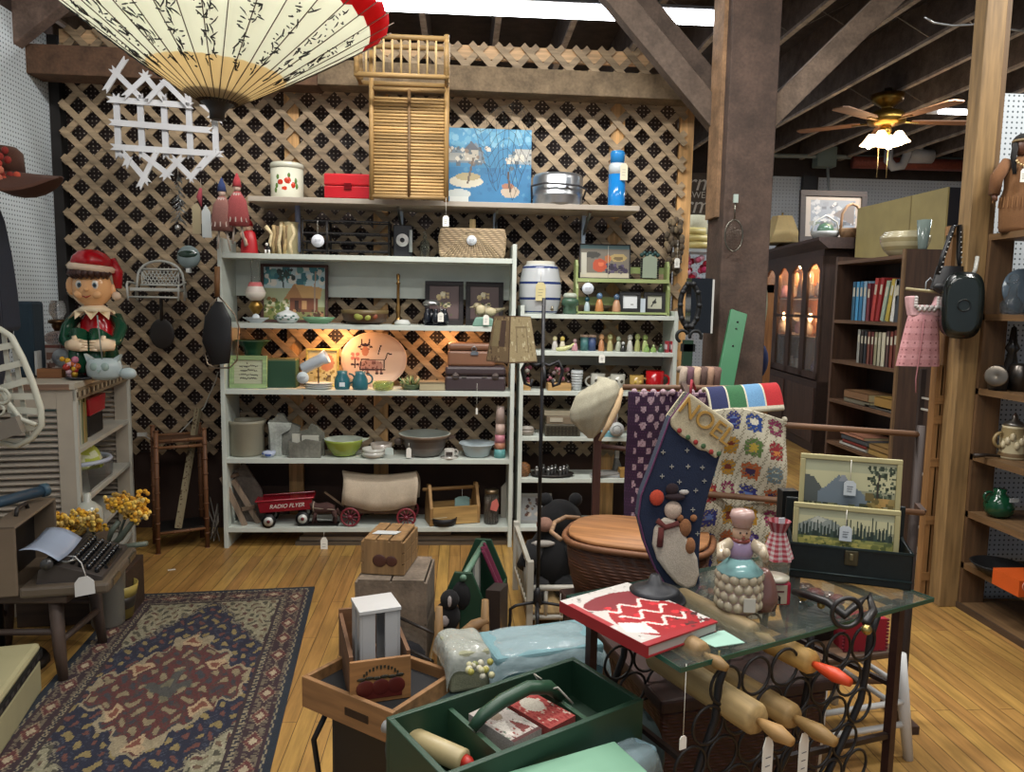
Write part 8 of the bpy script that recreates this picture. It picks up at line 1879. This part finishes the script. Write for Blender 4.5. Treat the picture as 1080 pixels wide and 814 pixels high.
# things on the hutch
def onh(px, py, Y=None):
    Y = Y or q0.y + .9; return at(px, py, Y)
zt_ = hz_ + .06; Yl = q0.y + 1.6
p = at(824, 252, Yl); t = T('table_lamp', 'cream bell shaped lampshade lamp standing on the china hutch', 'lamp', (p.x, Yl, zt_)); t.scale = (1.25, 1.25, 1.1)
B('metal', '#8f7a4c').lathe([(.07, 0), (.05, .03), (.02, .06), (.02, .12)], 16).obj('base', t)
B('cloth', '#a89468').lathe([(.24, .06), (.235, .08), (.16, .2), (.11, .33), (.1, .36)], 8, smooth=False).obj('shade', t); B('metal', '#8f7a4c').cyl((0, 0, .36), (0, 0, .4), .01).obj('finial', t)
Yp = q0.y + .55; a, b_ = at(842, 250, Yp), at(912, 250, Yp); zq = at(876, 201, Yp).z
cv = CV(50, 44, '#9c9894').rect(.0, 0, 1, 1, '#8c8278').rect(.1, .1, .9, .9, '#6c737c').spk(60, ['#8c9094', '#4c5058', '#646a74', '#9c9c9c'], .12, .3, .88, .88, .04).spk(30, ['#3c4044', '#4c5a4c', '#6c6c64'], .12, .12, .88, .35, .04).poly([(.5, .55), (.88, .9), (.88, .3)], '#5c5450')
t = T('framed_picture', 'large dark framed snowy scene picture leaning on the hutch top', 'picture', ((a.x + b_.x) / 2, Yp, zt_), 0, rx=-4); framed(t, b_.x - a.x, zq - zt_, cv, '#231815', .06, .04)
Yq = q0.y + .2; p = at(870, 252, Yq); t = T('handled_bowl', 'white bowl with a curved handle in front of snowy picture', 'bowl', (p.x, Yq, zt_))
B('gloss', '#a9a9a4').lathe([(.1, 0), (.14, .05), (.15, .08), (.14, .08), (.001, .02)], 22).obj('body', t); B('gloss', '#b9b9b4').tube([(-.15, 0, .07), (-.12, 0, .18), (0, 0, .25), (.12, 0, .18), (.15, 0, .07)], .01).obj('handle', t); B('gloss', '#4f6a58').sph((0, .0, .1), .09, (1, .6, .8), 12).obj('green_contents', t)
Yq = q0.y + .05; p = at(897, 250, Yq); t = T('handled_basket', 'wooden basket with a tall looped handle on the hutch near end', 'basket', (p.x, Yq, zt_)); B('wicker', '#a37c54').lathe([(.09, 0), (.11, .06), (.12, .1), (.11, .1), (.001, .02)], 20).obj('basket_body', t); B('woodz', '#a8805c').tube([(-.11, 0, .08), (-.1, 0, .25), (-.05, 0, .33), (.0, 0, .35), (.05, 0, .33), (.1, 0, .25), (.11, 0, .08)], .014).obj('handle', t)
# between post and hutch
p = fl(806, 455); Ym = 7.4; 
a = at(803, 300, Ym); b_ = at(817, 300, Ym); zt = a.z
t = T('standing_mirror', 'tall orange brown framed mirror standing left of the hutch', 'mirror', (a.x - .04, Ym, 0)); wm_ = .42
q = B('woodz', '#85582f')
for x0, x1 in ((wm_ - .09, wm_), (-.09, 0)): q.bb(x0, 0, 0, x1, .04, zt)
q.bb(-.09, 0, zt - .08, wm_, .04, zt).bb(-.09, 0, 0, wm_, .04, .1).obj('frame', t); B('metal', '#4a4c50').bb(0, .015, .1, wm_ - .09, .025, zt - .08).obj('glass', t)
t.location.x = b_.x - wm_
p = at(795, 322, 5.6); t = T('oval_platter', 'long pale oval tub standing on end right of the brown post', 'tub', (p.x, 5.6, 0)); zc_ = p.z
B('gloss', '#a3a894').xf((0, 0, zc_), rx=90).lathe([(.001, -.05), (.1, -.04), (.13, .0), (.13, .02), (.1, .0), (.001, -.02)], 30, sy=2.1, sx=.75).obj('tub_body', t)
B('satin', '#2a241f').bb(-.02, .03, 0, .02, .07, zc_ + .1).obj('support_post', t)
p = at(797, 380, 5.9); t = T('blue_bag', 'dark blue bag hanging low between post and mirror', 'bag', (p.x, 5.9, p.z)); B('cloth', '#1d2c5c').sph((0, 0, 0), .13, (.8, .5, 1.2), 14).obj('bag_body', t); B('satin', '#1d2433').tube([(-.06, 0, .1), (0, 0, .25), (.06, 0, .1)], .01).obj('strap', t)
t = T('clothes_rack', 'dark coat rail stand holding the blue bag behind the post', 'rack', (p.x, 5.96, 0)); B('iron', '#1c1c1e').cyl((0, 0, 0), (0, 0, p.z + .5), .02).obj('pole', t); B('iron', '#1c1c1e').lathe([(.18, 0), (.17, .03), (.001, .04)], 20).obj('base', t)
# things glimpsed left of the post
Yg = 7.0
xa_, xb_ = at(716, 300, Yg).x, at(800, 300, Yg).x; zg = at(735, 262, Yg).z
t = T('display_counter', 'white display unit glimpsed between lattice and post', 'display unit', (xa_, Yg, 0)); wv = xb_ - xa_
B('satin', '#9aa3a8').bb(0, .0, 0, wv, .5, .9).obj('base', t)
for z in (zg, at(735, 305, Yg).z, at(735, 345, Yg).z): B('satin', '#a9b0b2').bb(0, 0, z - .03, wv, .4, z).obj('shelf', t)
for x in (0, wv - .03): B('satin', '#a9b0b2').bb(x, .37, .9, x + .03, .4, zg).obj('upright', t)
t = T('table_lamp', 'pale shaded lamp glimpsed just left of the brown post', 'lamp', (at(738, 260, Yg).x, Yg + .2, zg)); B('cloth', '#a8a48c').lathe([(.17, .1), (.1, .32)], 20).obj('shade', t); B('gloss', '#8f9a90').lathe([(.06, 0), (.03, .1)], 14).obj('base', t)
for i in range(3): B('satin', '#bfb070').cyl((-.1, 0, .0), (.12, 0, .0), .035).obj('candle', label=['lowest', 'middle', 'upper'][i] + ' yellow pillar candle lying left of the brown post', cat='candle', group='yellow candles by the post', loc=(at(737, 258, Yg).x - .03 * i, Yg + .02, zg + .035 + .062 * i))
t = T('artificial_flowers', 'bright pink and red artificial flowers left of the brown post', 'flowers', (at(734, 300, Yg).x, Yg + .15, at(735, 305, Yg).z)); q = B('cloth', '#b03060'); rn = random.Random(3)
for i in range(45): q.c(rn.choice(['#b0305c', '#c0607c', '#a81c34', '#b58ca0', '#c9a0b0'])); q.sph((rn.uniform(-.14, .16), rn.uniform(-.1, .05), rn.uniform(.03, .3)), .03, n=7)
q.obj('blossoms', t); B('gloss', '#8f9aa0').lathe([(.06, 0), (.08, .08)], 14).obj('vase', t)
t = T('storage_carton', 'pale grey carton on the unit below the pink flowers', 'carton', (at(740, 340, Yg).x, Yg + .1, at(735, 345, Yg).z)); B('satin', '#98a2ac').bb(-.14, -.05, 0, .16, .15, .28).obj('body', t)
# sign on the far wall
sa, sb = at(697, 205, 11.02), at(776, 205, 11.02); zt1, zt0 = at(735, 182, 11.02).z, at(735, 226, 11.02).z
t = T('farm_sign', 'brown board sign with white farm lettering on the far wall', 'sign', ((sa.x + sb.x) / 2, 11.06, (zt0 + zt1) / 2)); hw_ = (sb.x - sa.x) / 2
B('woodx', '#4e4238').bb(-hw_, -.02, -(zt1 - zt0) / 2, hw_, .02, (zt1 - zt0) / 2).obj('board', t)
text(t, 'Farm', .34, (-.14, -.025, .15), '#c9c6be', shear=.25); text(t, 'SWEET', .13, (.05, -.025, -.02), '#c9c6be'); text(t, 'farm', .34, (-.14, -.025, -.17), '#c9c6be', shear=.25)
# black box and hand mirror by the post, sieve, green plank
p = at(742, 322, 4.05); t = T('black_cabinet_box', 'black shiny box with a white edge fixed on the left of the post', 'box', p); B('gloss', '#0f1216').bb(-.07, 0, -.15, .045, .1, .145).obj('body', t); B('satin', '#b5b5b0').bb(.045, 0, -.15, .056, .09, .14).obj('white_edge', t)
t = T('cast_iron_mirror', 'black ornate oval iron frame on a dark green stand beside the post', 'mirror stand', (at(724, 400, 3.9).x, 3.9, 0)); zc_ = at(725, 322, 3.9).z
q = B('iron', '#121416').xf((0, 0, zc_)); q.ring((0, 0, 0), .0, .0, 'y', 8) if 0 else q.tube([(.05 * cos(2 * pi * i / 20), 0, .11 * sin(2 * pi * i / 20)) for i in range(20)], .014, 8, True)
for i in range(10): a_ = 2 * pi * i / 10; q.sph((.05 * cos(a_), -.005, .115 * sin(a_)), .016, n=8)
q.obj('oval_frame', t)
q = B('iron', '#16191a'); zz = zc_ - .16
for s in (-1, 1): q.ring((s * .035, -.01, zz), .03, .009, 'y', 14, 6, -30 if s > 0 else 20, 200 if s > 0 else 250)
q.bb(-.035, -.015, zz - .08, .035, .015, zz - .04); q.obj('scroll_clamp', t)
B('satin', '#16301f').bar((-.04, 0, 0), (.0, 0, zc_ - .18), .05, .03).obj('stand_post', t); B('satin', '#16301f').bb(-.16, -.12, 0, .08, .12, .03).obj('stand_base', t)
p = at(776, 205, 4.12); t = T('wire_sieve', 'round wire sieve with a pale handle hanging on the brown post', 'sieve', p); o = t.location.copy()
B('satin', '#9aa8a0').bb(-.012, -.01, -.045, .012, .005, .0).obj('handle', t); B('metal', '#6c6a60').tube([(0, 0, -.04), (0, 0, -.13)], .004).tube([(-.05 * cos(2 * pi * i / 20), 0, -.22 - .085 * sin(2 * pi * i / 20)) for i in range(20)], .004, 6, True).obj('rim', t)
q = B('metal', '#6c665c')
for i in range(-5, 6):
    x = i * .0085; h_ = .083 * sqrt(max(0, 1 - (x / .05) ** 2)); q.cyl((x, .004, -.22 - h_), (x, .004, -.22 + h_), .0006, n=4); z = i * .015; w_ = .048 * sqrt(max(0, 1 - (z / .085) ** 2)); q.cyl((-w_, .004, -.22 + z), (w_, .004, -.22 + z), .0006, n=4)
q.obj('wire_mesh', t)
pt = at(779, 329, 4.02); pb = at(752, 470, 3.75); pb = pt + (pb - pt) * (pt.z / (pt.z - pb.z)); t = T('green_plank', 'long green painted board leaning against the brown post', 'board', pb)
v = pt - pb; B('satin', '#2f6a46').bar((0, 0, .02), v, .095, .022, up=(0, 1, .1)).obj('board', t, bevel=.003)
q = B('iron', '#16201a'); L_ = v.length
for dz in (.06, .1, .2): pz = v * (1 - dz / L_); q.sph((pz.x, pz.y - .0125, pz.z), .0065, (1, .5, 1), 8)
q.obj('screw_holes', t)
# ceiling fan
fp = at(936, 108, 7.6); t = T('ceiling_fan', 'brass ceiling fan with tulip glass lights and wooden blades', 'ceiling fan', (fp.x, 7.6, at(936, 150, 7.6).z)); k = 7.6 / F
zt2 = at(936, 100, 7.6).z - t.location.z
B('metal', '#8a6c30').lathe([(.05, zt2), (.16, zt2 - .0), (.14, zt2 - .07), (.06, zt2 - .12), (.05, zt2 - .14), (.15, zt2 - .17), (.19, zt2 - .22), (.17, zt2 - .28), (.06, zt2 - .31)], 26).obj('motor_housing', t); B('metal', '#8a6c30').lathe([(.04, .06), (.06, .1), (.05, zt2 - .3)], 18).obj('light_hub', t)
B('metal', '#5c4c34').cyl((0, 0, zt2), (0, 0, 3.66 - t.location.z + .04), .04).obj('downrod', t)
for i in range(5):
    a = R(-4 + 72 * i); q = B('woodx', '#7a5436').xf((0, 0, zt2 - .26), rz=math.degrees(a), rx=0); q.prism([(.24, -.05), (.3, -.07), (.82, -.085), (.86, -.05), (.86, .05), (.82, .085), (.3, .07), (.24, .05)], -.005, .006, 'xy').obj('blade', t)
    B('metal', '#8a6c30').xf((0, 0, zt2 - .27), rz=math.degrees(a)).bb(.12, -.02, -.004, .32, .02, .008).obj('blade_bracket', t)
for i in range(4):
    a = R(45 + 90 * i); c_ = (.11 * cos(a), .11 * sin(a), .03)
    B('bulb', '#ffe2b8').sph((.15 * cos(a), .15 * sin(a), -.015), .034).obj('bulb', t)
    B('shade', '#ffd9a8').xf((.08 * cos(a), .08 * sin(a), .07), ry=0).lathe([(.03, .02), (.05, -.01), (.085, -.06), (.11, -.085)], 16, at=(.05 * cos(a), .05 * sin(a), 0)).obj('tulip_shade', t)
q = B('metal', '#a08a5c').cyl((-.06, 0, 0), (-.06, 0, -.35), .004, n=5).cyl((.04, 0, 0), (.04, 0, -.35), .004, n=5); q.obj('pull_chain', t)
l = bpy.data.lights.new('light', 'POINT'); l.energy = 13; l.color = (1, .8, .55); l.shadow_soft_size = .15; o = bpy.data.objects.new('light', l); COL.objects.link(o); o.location = t.location + V((0, 0, -.18))
# pipes
za, zb2 = at(800, 168, 10.7), at(1045, 168, 10.7)
t = T('drain_pipe', 'long rusty red pipe running below the ceiling of the far room', 'pipe', (0, 10.7, za.z)); B('iron', '#7c4034').cyl((at(900, 165, 10.7).x, 0, 0), (7.8, 0, 0), .085, n=16).obj('pipe_body', t)
t = T('white_pipe', 'white plastic pipe elbow hanging behind the ceiling fan', 'pipe', (0, 10.4, 0)); c_ = at(946, 163, 10.4); e = at(975, 160, 10.4)
B('gloss', '#b5b8bc').tube([(c_.x - .12, 0, c_.z + .12), (c_.x - .12, 0, c_.z - .08), (c_.x - .04, 0, c_.z - .17), (c_.x + .08, 0, c_.z - .15), (c_.x + .14, 0, c_.z - .02), (c_.x + .16, 0, c_.z + .1)], .06, 12).obj('elbow', t); B('gloss', '#b5b8bc').tube([(e.x - .03, .15, e.z + .5), (e.x - .02, .15, e.z + .25), (e.x, .15, e.z)], .07, 12).cyl((e.x - .15, .15, e.z - .03), (e.x + .2, .15, e.z - .03), .1).obj('tee', t)
p = at(870, 166, 10.8); t = T('junction_box', 'grey green electrical junction box with cable on the far wall', 'electrical box', p); B('satin', '#6c7c78').bb(-.14, -.08, -.14, .14, .1, .14).obj('box_body', t, bevel=.01)
B('satin', '#8f989c').tube([(.05, 0, -.14), (.08, -.05, -.6), (0, .1, -1.0), (-.15, .18, -1.15)], .02).obj('cable', t); B('satin', '#7c8480').cyl((-1.2, 0, .0), (2.6, 0, .04), .03).obj('conduit', t)
B('satin', '#1d1a1c').bb(p.x - .2, 11.0, .5, p.x + .02, 11.09, 3.42).obj('trim_far_post', kind='structure')
t = T('garland', 'thin silver tinsel garland strung under the joists at top right', 'garland', at(980, 22, 4.2)); o = t.location.copy(); q = B('metal', '#b5b9bc'); q.tube([at(x, y, 4.2) - o for x, y in ((975, 18), (985, 24), (1005, 27), (1025, 26), (1045, 22), (1060, 30), (1085, 34))], .006); q.obj('strand', t)
# ================= sub-parts: pieces that belong to a part move under it =================
SUB = {'head': ('eye', 'eyebrow', 'mouth', 'hair', 'headband', 'face_features'), 'hat': ('hat_band', 'hat_tail'), 'sleeve': ('hand', 'fringe'), 'torso': ('collar',),
       'door_frame': ('door_glass',), 'tulip_shade': ('bulb',), 'blade': ('blade_bracket',), 'frame': ('picture',), 'cream_frame': ('picture',), 'sock': ('stars', 'piping', 'snowman_body'),
       'snowman_body': (), 'cuff': ('lettering', 'holly_motif'), 'wagon_bed': ('lettering',), 'front_panel': ('apple_motif', 'lettering'), 'body_shell': ('keys',), 'case_lid': ('lid_lining', 'carry_handle'),
       'lid': ('lock',), 'body': ('lock_plate', 'vine_motif', 'tomato_motif', 'spigot', 'stem_band'), 'case_tray': ('latch',), 'front_panel_box': (), 'trellis': (), 'bag': ('studs',), 'canopy': ('calligraphy',),
       'pan': ('base_panel', 'embossed_ring'), 'bodice': ('white_yoke', 'ribbon'), 'outfit': ('bead_necklace',), 'end_frame': ('louvre_panel',), 'top_board': ('top_edging',), 'crown': ('brim_lining',), 'dial': ('dial_hub',), 'board': ('screw_holes', 'lettering'), 'band': ('trim_lettering',)}
from collections import defaultdict
base = lambda o: o.name.split('.')[0]
kids = defaultdict(list)
for o in COL.objects:
    if o.parent is not None: kids[o.parent].append(o)
for root, ch in list(kids.items()):
    if root.parent is not None: continue
    for pn, subs in SUB.items():
        P = [o for o in ch if base(o) == pn and o.parent == root]
        if not P: continue
        for sn in subs:
            for i, o in enumerate([o for o in ch if base(o) == sn and o.parent == root and o not in P]):
                o.parent = P[min(i, len(P) - 1)]
